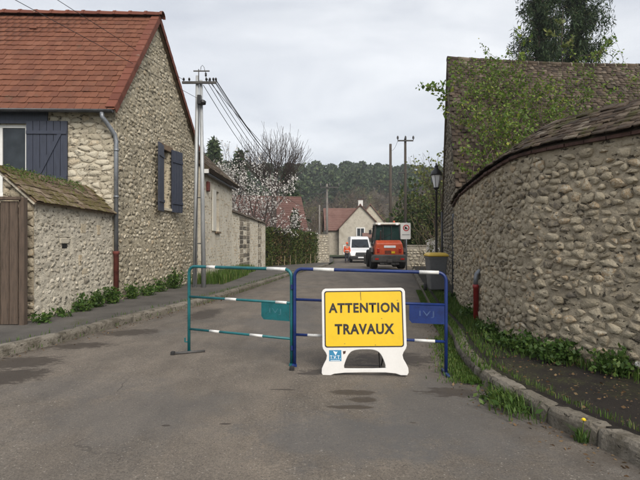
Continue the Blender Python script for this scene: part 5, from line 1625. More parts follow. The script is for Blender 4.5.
lx, ly = 4.12, 17.0; lz = zg(17) + .12
lamp = thing('lamp_post', 'black lamp post with white lantern left of the barn', 'street lamp', (lx, ly, lz))
MB().lathe([(.12, 0), (.12, .10), (.09, .14), (.085, .75), (.095, .78), (.06, .84), (.045, .9), (.036, 3.05), (.05, 3.07), (.05, 3.11), (.03, 3.14)], (lx, ly, lz), 14).build('shaft', M['black_metal'], lamp, smooth=True)
MB().lathe([(.03, 3.14), (.10, 3.20), (.115, 3.23), (.10, 3.235)], (lx, ly, lz), 12).build('cup', M['black_metal'], lamp, smooth=True)
MB().lathe([(.085, 3.235), (.185, 3.66)], (lx, ly, lz), 6).build('lantern_glass', M['frost'], lamp)
for k in range(6):
    a = k * math.pi / 3
    MB().tube([(lx + .089 * math.cos(a), ly + .089 * math.sin(a), lz + 3.235), (lx + .190 * math.cos(a), ly + .190 * math.sin(a), lz + 3.665)], .009, 5).build('lantern_bar', M['black_metal'], lamp)
MB().lathe([(.215, 3.66), (.22, 3.69), (.17, 3.80), (.075, 3.90), (.06, 3.96), (.075, 3.98), (.03, 4.02), (.012, 4.10)], (lx, ly, lz), 12).build('cap', M['black_metal'], lamp, smooth=True)
MB().tube([(lx - .16, ly, lz + 3.0), (lx + .16, ly, lz + 3.0)], .012, 6).build('ladder_bar', M['black_metal'], lamp)

# ================================================================== WEEDS, GRASS
def weed(label, x, y, h, wdt, n, seed, mat='weed', size=.058, group=None, z=None):
    r = random.Random(seed); z0 = (zg(y) + .1) if z is None else z
    t = thing('weed_clump', label, 'plant', (x, y, z0), group)
    P = []; sg = []
    for _ in range(max(4, int(n / 22))):
        a = r.uniform(0, 6.28); q = r.random() * wdt
        b = Vector((x + math.cos(a) * q * .5, y + math.sin(a) * q * .5, z0))
        e = Vector((x + math.cos(a) * q, y + math.sin(a) * q, z0 + h * r.uniform(.45, 1.05) * (1 - .35 * q / wdt)))
        sg.append((b, e, .006, .003))
        for _ in range(22):
            s = r.random() ** .7; p = b.lerp(e, s); P.append((p.x + r.gauss(0, .045), p.y + r.gauss(0, .045), max(z0 + .01, p.z + r.gauss(0, .03))))
    branches('stems', sg, M['weed'], t, 4)
    foliage('leaves', P, size, M[mat], t, up=.25, aspect=.6)['kind'] = 'stuff'
    return t
def sh_pt(u, d): p = SA + SU * u + SN * d; return p.x, p.y
def gb_pt(u, d): p = GA + GU * u + GN * d; return p.x, p.y
weed('low weeds at the foot of the wooden gate post', *sh_pt(-.10, .16), .18, .16, 160, 1)
weed('straggly low weeds at the near end of the shed wall', *sh_pt(.5, .14), .16, .2, 120, 2)
weed('bushy green weed against the middle of the shed wall', *sh_pt(1.05, .16), .32, .20, 330, 3)
weed('leafy green weed on the shed wall left of the rusty pipe', *sh_pt(1.62, .16), .38, .20, 380, 4)
weed('tall leafy weed touching the rusty foot of the downpipe', *sh_pt(2.14, .20), .44, .19, 420, 5)
weed('leafy weed just right of the rusty downpipe', *gb_pt(.45, .18), .40, .2, 380, 6)
weed('low weeds along the gable wall under the window', *gb_pt(1.2, .2), .30, .3, 380, 7)
weed('round weed at the gable foot below the navy shutters', *gb_pt(2.0, .2), .34, .24, 340, 8)
weed('large dark green bush at the gable foot by the utility pole', *gb_pt(2.95, .26), .55, .34, 800, 9)
for k, (u, lab) in enumerate(((.25, 'weed at the wall foot, lowest right corner of the rubble wall'), (.75, 'broad leafy weed under the right rubble wall, near the dandelion clock'), (1.15, 'leafy weed under the near bulge of the right rubble wall'), (1.55, 'thick low weed left of the bulge of the right rubble wall'))):
    s_ = float(np.interp(4.42 + u, RW[:, 1], RWs)); x, y, n = rw_xy(s_)
    weed(lab, x + n.x * .13, y + n.y * .13, (.20, .22, .20, .15)[k], .26, (700, 760, 560, 360)[k], 20 + k, size=.05, z=.125)
for k, (yy, lab) in enumerate(((6.6, 'dark weeds at the wall foot just before the red standpipe'), (8.1, 'weeds at the wall foot just beyond the red standpipe'), (10.4, 'weeds at the foot of the barn downpipe'))):
    s_ = float(np.interp(yy, RW[:, 1], RWs)); x, y, n = rw_xy(s_)
    weed(lab, x + n.x * .10, y + n.y * .10, .16, .26, 300, 30 + k, size=.055, z=zg(yy) + .12)

def wf_grass(r):
    s = r.uniform(.8, RWL - .3); x, y, n = rw_xy(s); d = abs(r.gauss(0, .10)) + .03
    return (x + n.x * d, y + n.y * d, zg(y) + .10)
tag(blades('wall_foot_grass', [wf_grass(random.Random(k)) for k in range(3600)], .085, .011, M['grass']), 'dark green grass and moss along the foot of the right rubble wall', 'grass', kind='stuff')
def strip_points(n, fn, r):
    return [fn(r) for _ in range(n)]
r5 = random.Random(66)
# grass at the right kerb and over the narrow footway
def g1(r):
    y = 4.75 + (r.random() ** 1.3) * 9.0; x = KR(y) + r.gauss(-.05, .11) if y < 7 else KR(y) + r.uniform(-.15, .12)
    if 4.7 < y < 6.6 and r.random() < .7: x = KR(y) - abs(r.gauss(0, .13))
    return (x, y, zg(y) + (.11 if x > KR(y) else -.02))
tag(blades('kerb_grass', strip_points(13000, g1, r5), .046, .009, M['grass']), 'rough green grass growing along the right kerb behind the blue barrier', 'grass', kind='stuff')
def g2(r):
    y = 5.2 + r.random() * 8; x = KR(y) + .2 + r.random() ** 1.5 * max(.1, (np.interp(y, RW[:, 1], RW[:, 0]) - KR(y) - .25))
    return (x, y, zg(y) + .115)
tag(blades('footway_grass', strip_points(5200, g2, r5), .05, .008, M['grass']), 'thin mossy grass on the narrow right footway', 'grass', kind='stuff')
def g3(r):
    y = 14.6 + r.random() * 9; x = -3.95 + r.random() * (1.0 if y < 20 else .8)
    return (x, y, zg(y) + .10)
tag(blades('verge_grass', strip_points(3800, g3, r5), .34, .018, M['grass']), 'tall green grass at the foot of the cream house by the pole', 'grass', kind='stuff')
def g4(r):
    y = 4.5 + r.random() * 24
    if 6.2 < y < 6.9: pass
    elif r.random() < .5: y = 9 + r.random() * 14
    x = KL(y) + r.choice((r.uniform(-.03, .05), r.gauss(-.2, .04)))
    return (x, y, zg(y) + (.085 if x < KL(y) - .05 else -.02))
tag(blades('gutter_grass', strip_points(1300, g4, r5), .06, .009, M['grass']), 'short grass and moss in the joints of the left kerb', 'grass', kind='stuff')
def g5(r):
    y = 2.9 + r.random() * 2.2; return (KR(y) + .17 + abs(r.gauss(0, .05)), y, .115)
tag(blades('kerb_joint_grass', strip_points(420, g5, r5), .05, .006, M['grass']), 'sparse short grass along the back of the near right kerb', 'grass', kind='stuff')
# tuft in the gutter
tf = thing('grass_tuft', 'green grass tuft growing out of the gutter by the right kerb', 'plant', (1.62, 4.12, -.02))
P = [(1.64 + r5.gauss(0, .09), 4.12 + r5.gauss(0, .16), -.02) for _ in range(420)]
P = [(min(p[0], KR(p[1]) - .005), p[1], p[2]) for p in P]
blades('blades', P, .12, .008, M['grass'], tf, lean=.8)['kind'] = 'stuff'
foliage('leaves', [(min(1.56 + r5.gauss(0, .1), KR(4.1) - .01), 4.15 + r5.gauss(0, .15), .01 + abs(r5.gauss(0, .02))) for _ in range(160)], .055, M['weed'], tf, up=.3, aspect=.5)['kind'] = 'stuff'
# dandelions
dn = thing('dandelion', 'yellow dandelion flower growing in front of the right kerb', 'flower', (1.80, 3.40, -.03))
dx, dy = KR(3.42) - .03, 3.42
branches('stem', [(Vector((dx, dy, -.03)), Vector((dx + .01, dy - .01, .12)), .004, .003)], M['weed'], dn, 5)
V = []; F = []; m = MB()
for ring, (rad, z) in enumerate(((.026, .122), (.018, .130), (.009, .135))):
    for k in range(14):
        a = 2 * math.pi * k / 14 + ring * .2; c, s = math.cos(a), math.sin(a)
        o = (dx + .01, dy - .01)
        m.add([(o[0] - s * .003, o[1] + c * .003, z - .008), (o[0] + s * .003, o[1] - c * .003, z - .008), (o[0] + c * rad, o[1] + s * rad, z)], [(0, 1, 2)])
m.lathe([(.004, .118), (.013, .122), (.013, .130), (.003, .136)], (dx + .01, dy - .01, 0), 8)
m.build('flower_head', M['dandelion'], dn)
blades('leaves', [(dx + r5.gauss(0, .02), dy + r5.gauss(0, .025), -.03) for _ in range(60)], .09, .012, M['weed'], dn, lean=1.0)['kind'] = 'stuff'
s_ = float(np.interp(4.42, RW[:, 1], RWs)); x, y, n = rw_xy(s_); q = Vector((x, y, .12)) + n * .30
dc = thing('dandelion_clock', 'white round dandelion seed head under the right rubble wall', 'flower', q)
branches('stem', [(q, q + Vector((0, 0, .17)), .003, .003)], M['weed'], dc, 5)
P = []
m = MB()
for _ in range(150):
    d = Vector((r5.gauss(0, 1), r5.gauss(0, 1), r5.gauss(0, 1))).normalized()
    c0 = q + Vector((0, 0, .175)); t = c0 + d * .026; s = d.orthogonal().normalized() * .004
    m.add([c0, t + s, t - s], [(0, 1, 2)])
m.build('seed_head', M['fluff'], dc)
# dead leaves and grit lying in the gutters
P = []
for _ in range(1100):
    y = 2.6 + r5.random() * 6; x = KR(y) - abs(r5.gauss(0, .16)) - .02 if r5.random() < .45 else KR(y) + .2 + r5.random() * .9
    P.append((x, y, (-.03 if x < KR(y) else .13)))
for _ in range(260):
    y = 4.6 + r5.random() * 8; x = KL(y) + abs(r5.gauss(0, .14)) + .02; P.append((x, y, -.032))
tag(foliage('leaf_litter', P, .028, M['dry'], None, tilt=.12, aspect=.6), 'brown leaf litter and grit scattered along the kerbs', 'litter', kind='stuff')
#PART4
# ================================================================== BACKGROUND HOUSES AND TREES
def gable_house(name, label, O, U, length, depth, wall_h, rise, wallmat, roofmat, over=.25, chimney=None):
    """O = near front corner of the gable, U = direction along the ridge, gable width runs to the left-hand normal"""
    O = Vector(O); U = Vector(U).normalized(); W = Vector((-U.y, U.x, 0))
    t = thing(name, label, 'house', O)
    Z = Vector((0, 0, 1)); gt = lambda u: wall_h + rise * (1 - abs(u - depth / 2) / (depth / 2))
    mb = MB()
    panel(mb, O, W, -U, depth, -.4, gt); panel(mb, O + U * length, W, U, depth, -.4, gt)
    panel(mb, O, U, -W, length, -.4, lambda u: wall_h); panel(mb, O + W * depth, U, W, length, -.4, lambda u: wall_h)
    wl_ = mb.build('wall', wallmat, t)
    rf = MB(); ridge = O + W * depth / 2 + Z * (wall_h + rise) - U * over
    k = over * rise / (depth / 2)
    ea = O - W * over + Z * (wall_h - k) - U * over; eb = O + W * (depth + over) + Z * (wall_h - k) - U * over
    for e in (ea, eb):
        sl = ridge - e; nn = U.cross(sl).normalized(); nn = nn if nn.z > 0 else -nn
        rf.slab(e + nn * .02, U * (length + 2 * over), sl, nn * .10)
    ro = rf.build('roof', roofmat, t)
    rows = int((ridge - ea).length / .32)
    for e in (ea, eb):
        sl = ridge - e; nn = U.cross(sl).normalized(); nn = nn if nn.z > 0 else -nn
        m = MB()
        for i in range(rows):
            m.slab(e + nn * .118 + sl * (i / rows), U * (length + 2 * over), sl * (.55 / rows), nn * .025)
        m.build('tile_courses', roofmat, ro)['kind'] = 'stuff'
    MB().tube([ridge + Z * .10, ridge + U * (length + 2 * over) + Z * .10], .12, 8).build('ridge', roofmat, ro)
    if chimney:
        c = O + U * chimney[0] + W * depth / 2
        ch = MB().box((c.x, c.y, wall_h + rise + O.z * 0 + chimney[1] / 2 - .2), (chimney[2], chimney[2] * .7, chimney[1] + .4)).build('chimney', M['white_wall'], ro)
        MB().box((c.x, c.y, wall_h + rise + chimney[1] + .04), (chimney[2] * 1.25, chimney[2], .09)).build('chimney_cap', M['eave_brick'], ro)
    return t, wl_, ro, W
def far_window(parent, O, U, Nn, u, z, w_, h_, frame_mat, pane_mat=None):
    O, U, Nn = Vector(O), Vector(U), Vector(Nn)
    p = O + U * u + Vector((0, 0, z)) + Nn * .012
    f = MB()
    b = .12
    f.slab(p, U * w_, (0, 0, b), Nn * .06); f.slab(p + Vector((0, 0, h_ - b)), U * w_, (0, 0, b), Nn * .06)
    f.slab(p + Vector((0, 0, b)), U * b, (0, 0, h_ - 2 * b), Nn * .06); f.slab(p + U * (w_ - b) + Vector((0, 0, b)), U * b, (0, 0, h_ - 2 * b), Nn * .06)
    f.slab(p + U * (w_ / 2 - .03) + Vector((0, 0, b)), U * .06, (0, 0, h_ - 2 * b), Nn * .05)
    fo = f.build('window', frame_mat, parent)
    MB().slab(p + U * b + Vector((0, 0, b)), U * (w_ - 2 * b), (0, 0, h_ - 2 * b), Nn * .02).build('pane', pane_mat or M['glass'], fo)
# centre house: gable to the street, ridge running back to the left
t, wl_, ro, Wc = gable_house('gabled_house', 'cream stone gabled house with red brown roof at the end of the road', (7.35, 57.0, 0), (.10, .995, 0), 9.0, 5.1, 2.75, 2.75, M['far_cream'], M['tile_far'], .2, (1.2, .8, .55))
far_window(t, (7.35, 57.0, 0), Wc, Vector((-.10, -.995, 0)), 2.0, 1.75, 1.05, 1.15, M['white_pvc'])
far_window(t, (7.35, 57.0, 0), Wc, Vector((-.10, -.995, 0)), 3.7, -.3, .9, 1.1, M['white_pvc'])
# porch roof and garage door on the same house
pg = Vector((7.6, 56.2, 0))
MB().prism([Vector((5.0, 56.95, 2.1)), Vector((7.9, 56.95, 2.1)), Vector((7.95, 55.9, 1.62)), Vector((4.95, 55.9, 1.62))], (0, 0, .14)).build('porch_roof', M['tile_far'], t)
MB().slab((5.5, 56.9, -.8), (2.0, .0, 0), (0, 0, 2.0), (0, .05, 0)).build('garage_door', M['white_pvc'], t)
for x in (5.1, 7.8): MB().tube([(x, 56.0, -.8), (x, 56.0, 1.65)], .07, 6).build('porch_post', M['white_wall'], t)
# wing with its long roof slope to the left of the gable
t2, wl2, ro2_, W2 = gable_house('long_house', 'low stone house with long red brown roof left of the end gable', (.75, 58.4, 0), (.995, .05, 0), 4.6, 5.6, 2.65, 2.6, M['far_stone'], M['tile_far'], .2)
# second cream gable behind right
t3, wl3, ro3, W3 = gable_house('rear_house', 'second cream gable peeping out behind the end house', (9.3, 70, 0), (.05, .999, 0), 8, 3.9, 4.1, 2.4, M['plaster'], M['tile_far'], .2)
# red roof house behind the hedge
t4, wl4, ro4, W4 = gable_house('red_roof_house', 'house with broad faded red roof rising behind the hedge', (-8.6, 46.2, 0), (.97, .243, 0), 7.3, 6.4, 2.55, 3.25, M['white_wall'], M['tile_far'], .3)
far_window(t4, Vector((-8.6, 46.2, 0)) + Vector((.97, .243, 0)).normalized() * 7.3, W4, Vector((.97, .243, 0)), 2.4, 2.0, 1.0, 1.1, M['white_pvc'])
# dark small conifer in front of it
def conifer(name, label, x, y, h, rad, n, size, seed, mat='fir', z0=None, trunk=.10):
    r = random.Random(seed); z0 = zg(y) if z0 is None else z0
    t = thing(name, label, 'tree', (x, y, z0)); P = []; sg = []
    sg.append((Vector((x, y, z0)), Vector((x, y, z0 + h)), trunk, .02))
    for _ in range(n // 14):
        s = r.random() ** .75; zz = z0 + h * (.08 + .9 * s); R_ = rad * (1 - s) ** .8 * r.uniform(.6, 1.1) + .05; a = r.uniform(0, 6.28)
        e = Vector((x + math.cos(a) * R_, y + math.sin(a) * R_, zz - .15 * R_)); b = Vector((x, y, zz + .1 * R_))
        sg.append((b, e, .02, .006))
        for _ in range(14):
            q = b.lerp(e, r.random() ** .6); P.append((q.x + r.gauss(0, size * .3), q.y + r.gauss(0, size * .3), q.z + r.gauss(0, size * .3)))
    branches('trunk', sg, M['bark_far'], t, 4)
    foliage('crown', P, size, M[mat], t, up=-.1, aspect=.35)['kind'] = 'stuff'
conifer('conifer', 'small dark conifer in front of the faded red roof', PX(295, 42), 42, 4.6, 1.0, 2200, .26, 3)
conifer('conifer', 'tall dark spruce right of the bare pollard tree', PX(289, 62), 62, 12.0, 3.0, 3600, .55, 4)
conifer('conifer', 'dark conifer showing left of the pollard above the blossom', PX(240, 66), 66, 14.5, 3.4, 3600, .6, 5)
conifer('conifer', 'dark pine just right of the utility pole behind the mossy roof', PX(214, 62), 62, 15.2, 3.6, 3600, .6, 6, 'pine')

def tree(name, label, base, stems, length, rad, depth, seed, spread, shrink, up, leafmat=None, leaf=.1, per=8, lmax=.02, barkm='bark', kids=(2, 3), rmin=.006, jit=.05):
    r = random.Random(seed); t = thing(name, label, 'tree', base); sg = []; tips = []
    for (dx, dy) in stems:
        grow(r, base, (dx, dy, 1), length, rad, depth, sg, tips, spread, kids, shrink, up, .10, 3, rmin)
    branches('trunk', sg, M[barkm], t, 4)
    if leafmat:
        foliage('crown', along(sg, r, per, lmax, jit), leaf, M[leafmat], t, up=.1, aspect=.8)['kind'] = 'stuff'
    return sg
tree('blossom_tree', 'white blossoming tree spreading behind the garden wall', (PX(249, 30.5), 30.5, zg(28)), ((-.55, 0), (.45, 0), (-.2, .1), (.12, 0)), 2.65, .09, 5, 12, .55, .70, .12, 'blossom', .10, 8, .035, 'bark_far', (2, 2), .006, .08)
tree('blossom_tree', 'taller thin blossoming tree just right of the utility pole', (PX(222, 33), 33, zg(30)), ((-.15, 0), (.16, 0), (.3, 0)), 3.1, .09, 4, 14, .5, .74, .20, 'blossom', .095, 5.5, .035, 'bark_far', (2, 2), .007, .07)
# pollard: short thick trunk, fist, fan of long straight shoots
pol = thing('pollard_tree', 'bare pollarded tree with a fan of upright shoots above the blossom', 'tree', (-4.2, 43, zg(43)))
rp_ = random.Random(22); sg = []; tips = []
b0 = Vector((-4.2, 43, zg(43))); k0 = b0 + Vector((.1, 0, 6.3))
sg.append((b0, b0 + Vector((0, 0, 3)), .33, .28)); sg.append((b0 + Vector((0, 0, 3)), k0, .28, .22))
for i in range(9):
    a = R(-54 + 108 * i / 8) + rp_.gauss(0, .06); d = Vector((math.sin(a), rp_.gauss(0, .3), math.cos(a) * .9)).normalized()
    p1 = k0 + d * rp_.uniform(.9, 1.5); sg.append((k0, p1, .14, .09))
    for j in range(11):
        d2 = (d + Vector((rp_.gauss(0, .34), rp_.gauss(0, .3), rp_.uniform(.1, .8)))).normalized()
        grow(rp_, p1, d2, rp_.uniform(1.2, 2.1), .026, 2, sg, tips, .32, (1, 2), .75, .25, .08, 3, .010)
branches('trunk', sg, M['bark_far'], pol, 4)
# thin bare trees in the lower gardens
for k, (px_, yy, h_) in enumerate(((336, 75, 2.6), (352, 82, 2.8), (372, 80, 2.6), (398, 70, 2.6), (418, 60, 2.4), (318, 80, 2.6))):
    tree('bare_tree', ('leafless tree behind the red brown roof, left', 'leafless tree above the end gable', 'leafless tree right of the end chimney', 'leafless tree behind the timber pole', 'leafless tree left of the lamp lantern', 'leafless tree beyond the hedge end')[k],
         (PX(px_, yy), yy, zg(yy)), ((.1, 0), (-.12, .05)), h_, .10, 4, 30 + k, .5, .74, .22, 'budding' if k % 2 else None, .16, 1.4, .03, 'twig', (2, 2), .013, .1)

# ================================================================== POLES AND WIRES
def pole_line(name, mat, a, b, r0, r1, parent, n=12):
    return MB().tube([a, b], [r0, r1], n).build(name, mat, parent, smooth=True)
px0, py0 = -3.50, 13.6
pole = thing('utility_pole', 'grey twin-legged utility pole with wires beside the red-roofed house', 'utility pole', (px0, py0, zg(13.6)))
topz = 6.05; zb0 = zg(py0) + .05
xt = PX(198.5, py0)
lp_ = pole_line('pole_leg', M['pole_metal'], (PX(194.7, py0), py0, zb0), (xt - .03, py0, topz), .064, .048, pole)
pole_line('pole_leg', M['pole_metal'], (PX(203.5, py0), py0 + .02, zb0), (xt + .065, py0 + .02, topz - .12), .068, .046, pole)
for z in (1.3, 2.6, 3.9): MB().tube([(PX(195.2, py0) + (z / 6) * .08, py0, z), (PX(203.2, py0) - (z / 6) * .06, py0 + .02, z)], .016, 6).build('tie_bolt', M['steel_dirty'], pole)
arm_z = PZ(83.5, py0)
MB().box((PX(200, py0), py0 - .08, arm_z), (PX(217, py0) - PX(183, py0), .06, .06)).build('crossarm', M['steel_dirty'], pole)
ins = []
for x_ in (184.5, 190, 207, 210.5, 214, 216.5):
    q = (PX(x_, py0), py0 - .08, arm_z + .03)
    MB().lathe([(.012, 0), (.012, .03), (.034, .035), (.026, .06), (.034, .065), (.022, .10), (.008, .11)], q, 8).build('insulator', M['black_metal'], pole, smooth=True)
MB().tube([(xt + .02, py0 - .06, arm_z - .1), (xt + .02, py0 - .06, PZ(70, py0))], .014, 6).build('mast', M['steel_dirty'], pole)
MB().box((PX(202, py0), py0 - .06, PZ(71.8, py0)), (PX(210, py0) - PX(194, py0), .03, .03)).build('upper_arm', M['steel_dirty'], pole)
MB().tube([(PX(201, py0), py0 - .06, PZ(72, py0)), (PX(201.6, py0), py0 - .06, PZ(67.5, py0)), (PX(203, py0), py0 - .06, PZ(66, py0)), (PX(204.6, py0), py0 - .06, PZ(68, py0)), (PX(206, py0), py0 - .06, PZ(74, py0))], .007, 5).build('jumper_loop', M['wire'], pole)
MB().lathe([(.01, 0), (.035, .02), (.02, .05), (.035, .07), (.02, .10), (.008, .12)], (PX(206.5, py0), py0 - .08, PZ(77.5, py0)), 8).build('insulator', M['black_metal'], pole, smooth=True)
MB().box((PX(200.5, py0), py0 - .12, PZ(101, py0)), (.11, .12, .26)).build('junction_box', M['black_metal'], pole, bevel=.015)
MB().lathe([(.02, 0), (.09, .02), (.10, .10), (.05, .14)], (PX(203.5, py0), py0 - .10, PZ(106, py0)), 10).build('cable_drum', M['black_metal'], pole, smooth=True)
MB().tube([(PX(200, py0), py0 - .09, PZ(104, py0)), (PX(199, py0), py0 - .10, 3.2), (PX(197, py0), py0 - .105, 1.5), (PX(196, py0), py0 - .11, .1)], .011, 6).build('cable', M['wire'], pole)

# far poles
def far_pole(label, x, Y, ytop, mat, r, arm=None, arm_y=None, nins=3):
    X = PX(x, Y); t = thing('utility_pole', label, 'utility pole', (X, Y, zg(Y)))
    pole_line('pole_leg', mat, (X, Y, zg(Y) - .1), (X, Y, PZ(ytop, Y)), r, r * .7, t, 8)
    if arm:
        z = PZ(arm_y, Y); a, b = PX(arm[0], Y), PX(arm[1], Y)
        MB().box(((a + b) / 2, Y - .12, z), (b - a, .10, .10)).build('crossarm', M['steel_dirty'], t)
        for i in range(nins):
            q = (a + (b - a) * (i / (nins - 1)), Y - .12, z + .05)
            MB().lathe([(.03, 0), (.03, .08), (.09, .10), (.07, .18), (.09, .20), (.04, .32)], q, 7).build('insulator', M['black_metal'], t)
    return t
far_pole('slim wooden pole with short crossarm beyond the hedge end', 327, 42, 184, M['pole_far'], .12, (320.5, 338.5), 187.5)
far_pole('low bare pole just left of the slim crossarm pole', 319.5, 47, 205, M['pole_far'], .10)
far_pole('thick dark timber pole without crossarm above the orange machine', 390.5, 46, 144, M['pole_wood'], .17)
fp = far_pole('tall timber pole with insulators on its crossarm behind the white sign', 405.3, 37, 138.5, M['pole_wood'], .13, (397.5, 413), 141)
MB().box((PX(401.5, 37), 36.9, PZ(173, 37)), (.55, .06, .08)).build('lower_arm', M['steel_dirty'], fp)

def wire(label, a, b, sag, r=.008, group='overhead wires', n=22, name='overhead_wire'):
    a, b = Vector(a), Vector(b); P = []
    for i in range(n + 1):
        t = i / n; p = a.lerp(b, t); p.z -= 4 * sag * t * (1 - t); P.append(p)
    return MB().tube(P, r, 5).build(name, M['wire'], None, label=label, cat='wire', group=group)
A_ = lambda x, y: (PX(x, py0), py0 - .08, PZ(y, py0))
far_end = [(PX(327, 42), 41.9, PZ(187, 42)), (PX(322, 42), 41.9, PZ(187, 42)), (PX(337, 42), 41.9, PZ(187, 42))]
for k, (sx, sy, e, sg_) in enumerate(((207, 81, far_end[1], 1.9), (210.5, 81, far_end[1], 1.7), (214, 81, far_end[0], 1.6), (216.5, 81, far_end[0], 1.5), (216.8, 84, far_end[2], 1.75), (206.5, 78, far_end[2], 1.2), (204, 86, far_end[0], 2.3))):
    wire(('leftmost wire in the bundle running from the twin pole down the street', 'second wire from the left in the bundle running down the street', 'middle wire of the bundle running from the crossarm down the street', 'thick cable in the bundle running from the end of the crossarm', 'rightmost wire in the bundle leaving the end of the crossarm', 'upper wire leaving the small top bracket of the twin pole', 'lowest wire in the bundle, leaving the twin pole below the crossarm')[k], A_(sx, sy), (e[0] + k * .05, e[1], e[2] - .06 * k), sg_, .009 if k != 3 else .014)
# span over the camera, from the pole towards the left foreground
wire('overhead wire crossing the sky to the left end of the crossarm', A_(184.5, 81), (-9.3, -9.0, 6.25), .10, .006)
wire('overhead wire crossing the red roof to the box on the twin pole', A_(200, 100), (-11.7, -9.0, 6.6), .10, .006)
wire('wires between the two far poles above the machine', (PX(398, 37), 36.9, PZ(139.5, 37)), (PX(391, 46), 46, PZ(150, 46)), .3, .012, None)

# ================================================================== VEHICLES
def box_loft(rings):
    """rings: list of lists of points, same count; closed loops joined and capped"""
    m = MB(); n = len(rings[0])
    for r_ in rings: m.v += [tuple(p) for p in r_]
    for i in range(len(rings) - 1):
        for k in range(n):
            a = i * n + k; b = i * n + (k + 1) % n
            m.f.append((a, b, b + n, a + n))
    m.f.append(tuple(reversed(range(n)))); m.f.append(tuple((len(rings) - 1) * n + k for k in range(n)))
    return m
def wheel(parent, x, y, z, r, w_, rim):
    t = MB()
    prof = [(r * .62, -w_ / 2), (r * .92, -w_ / 2), (r, -w_ * .35), (r, w_ * .35), (r * .92, w_ / 2), (r * .62, w_ / 2)]
    n = 22; V = []; F = []
    for (rad, s) in prof:
        for k in range(n):
            a = 2 * math.pi * k / n; V.append((x + s, y + rad * math.cos(a), z + rad * math.sin(a)))
    for i in range(len(prof)):
        for k in range(n):
            a = i * n + k; b = i * n + (k + 1) % n; j = ((i + 1) % len(prof)) * n
            F.append((a, b, j + (k + 1) % n, j + k))
    t.add(V, F); wo = t.build('wheel', M['rubber'], parent, smooth=True)
    MB().tube([(x - w_ * .3, y, z), (x + w_ * .3, y, z)], r * .63, 16).build('rim', rim, wo)
    return wo
# white van, facing the camera
vx, vy = PX(361.0, 41.5), 41.5; vz = zg(vy) - .02
van = thing('white_van', 'white panel van with lit headlights parked facing the camera', 'van', (vx, vy, vz))
def vp(x, y, z): return (vx + x, vy + y, vz + z)
side = [(0.0, .42), (0.02, .95), (.10, 1.02), (.62, 1.22), (1.38, 2.05), (1.70, 2.24), (2.2, 2.30), (5.3, 2.30), (5.4, 2.1), (5.42, .42)]
hw_ = [.90, .93, .93, .94, .84, .80, .80, .80, .82, .92]
m = MB(); n = len(side)
for s in (-1, 1):
    for (y, z), h_ in zip(side, hw_): m.v.append(vp(s * h_, y, z))
m.f += [tuple(range(n)), tuple(reversed(range(n, 2 * n)))]
for i in range(n):
    j = (i + 1) % n; m.f.append((j, i, n + i, n + j))
body = m.build('body', M['van'], van, bevel=.07, seg=3)
def vq(name, pts, mat, parent=van, d=(0, -.02, .015)):
    mm = MB(); mm.prism([Vector(vp(*p)) for p in pts], d); return mm.build(name, mat, parent)
vq('windscreen', [(-.78, .70, 1.30), (.78, .70, 1.30), (.70, 1.36, 2.02), (-.70, 1.36, 2.02)], M['glass'])
for s in (-1, 1):
    vq('wiper', [(s * .05, .70, 1.31), (s * .10, .70, 1.31), (s * .50, .90, 1.53), (s * .46, .90, 1.53)], M['plastic'], d=(0, -.05, .04))
    vq('side_window', [(s * .925, 1.0, 1.30), (s * .925, 1.9, 1.30), (s * .835, 1.9, 1.98), (s * .845, 1.45, 1.98)], M['glass'], d=(s * .02, 0, 0))
    hl = MB().prism([Vector(vp(*p)) for p in ((s * .90, -.01, .98), (s * .60, -.03, .92), (s * .56, -.03, .72), (s * .88, -.01, .74))], (0, -.05, 0)).build('headlight', M['headlight'], van)
    ml = MB().tube([vp(s * .93, .85, 1.36), vp(s * 1.08, .82, 1.40)], .03, 6).build('mirror', M['plastic'], van)
    MB().box(vp(s * 1.14, .82, 1.46), (.18, .12, .36)).build('mirror_housing', M['plastic'], ml, bevel=.03)
    vq('fog_light', [(s * .62, -.04, .45), (s * .74, -.04, .45), (s * .74, -.04, .54), (s * .62, -.04, .54)], M['frost'], d=(0, -.05, 0))
vq('grille', [(-.50, -.02, .66), (.50, -.02, .66), (.44, -.02, .90), (-.44, -.02, .90)], M['plastic'], d=(0, -.05, 0))
for k in range(3): vq('grille_bar', [(-.42, -.08, .70 + .06 * k), (.42, -.08, .70 + .06 * k), (.42, -.08, .715 + .06 * k), (-.42, -.08, .715 + .06 * k)], M['zinc'], d=(0, -.012, 0))
MB().box(vp(0, -.03, .46), (1.90, .22, .30)).build('bumper', M['plastic'], van, bevel=.05, seg=3)
vq('number_plate', [(-.26, -.145, .42), (.26, -.145, .42), (.26, -.145, .53), (-.26, -.145, .53)], M['frost'], d=(0, -.012, 0))
for s in (-1, 1):
    for y in (.95, 4.3): wheel(van, vx + s * .80, vy + y, vz + .34, .34, .22, M['zinc'])
MB().box(vp(0, 2.6, .36), (1.5, 4.2, .2)).build('underbody', M['plastic'], van)

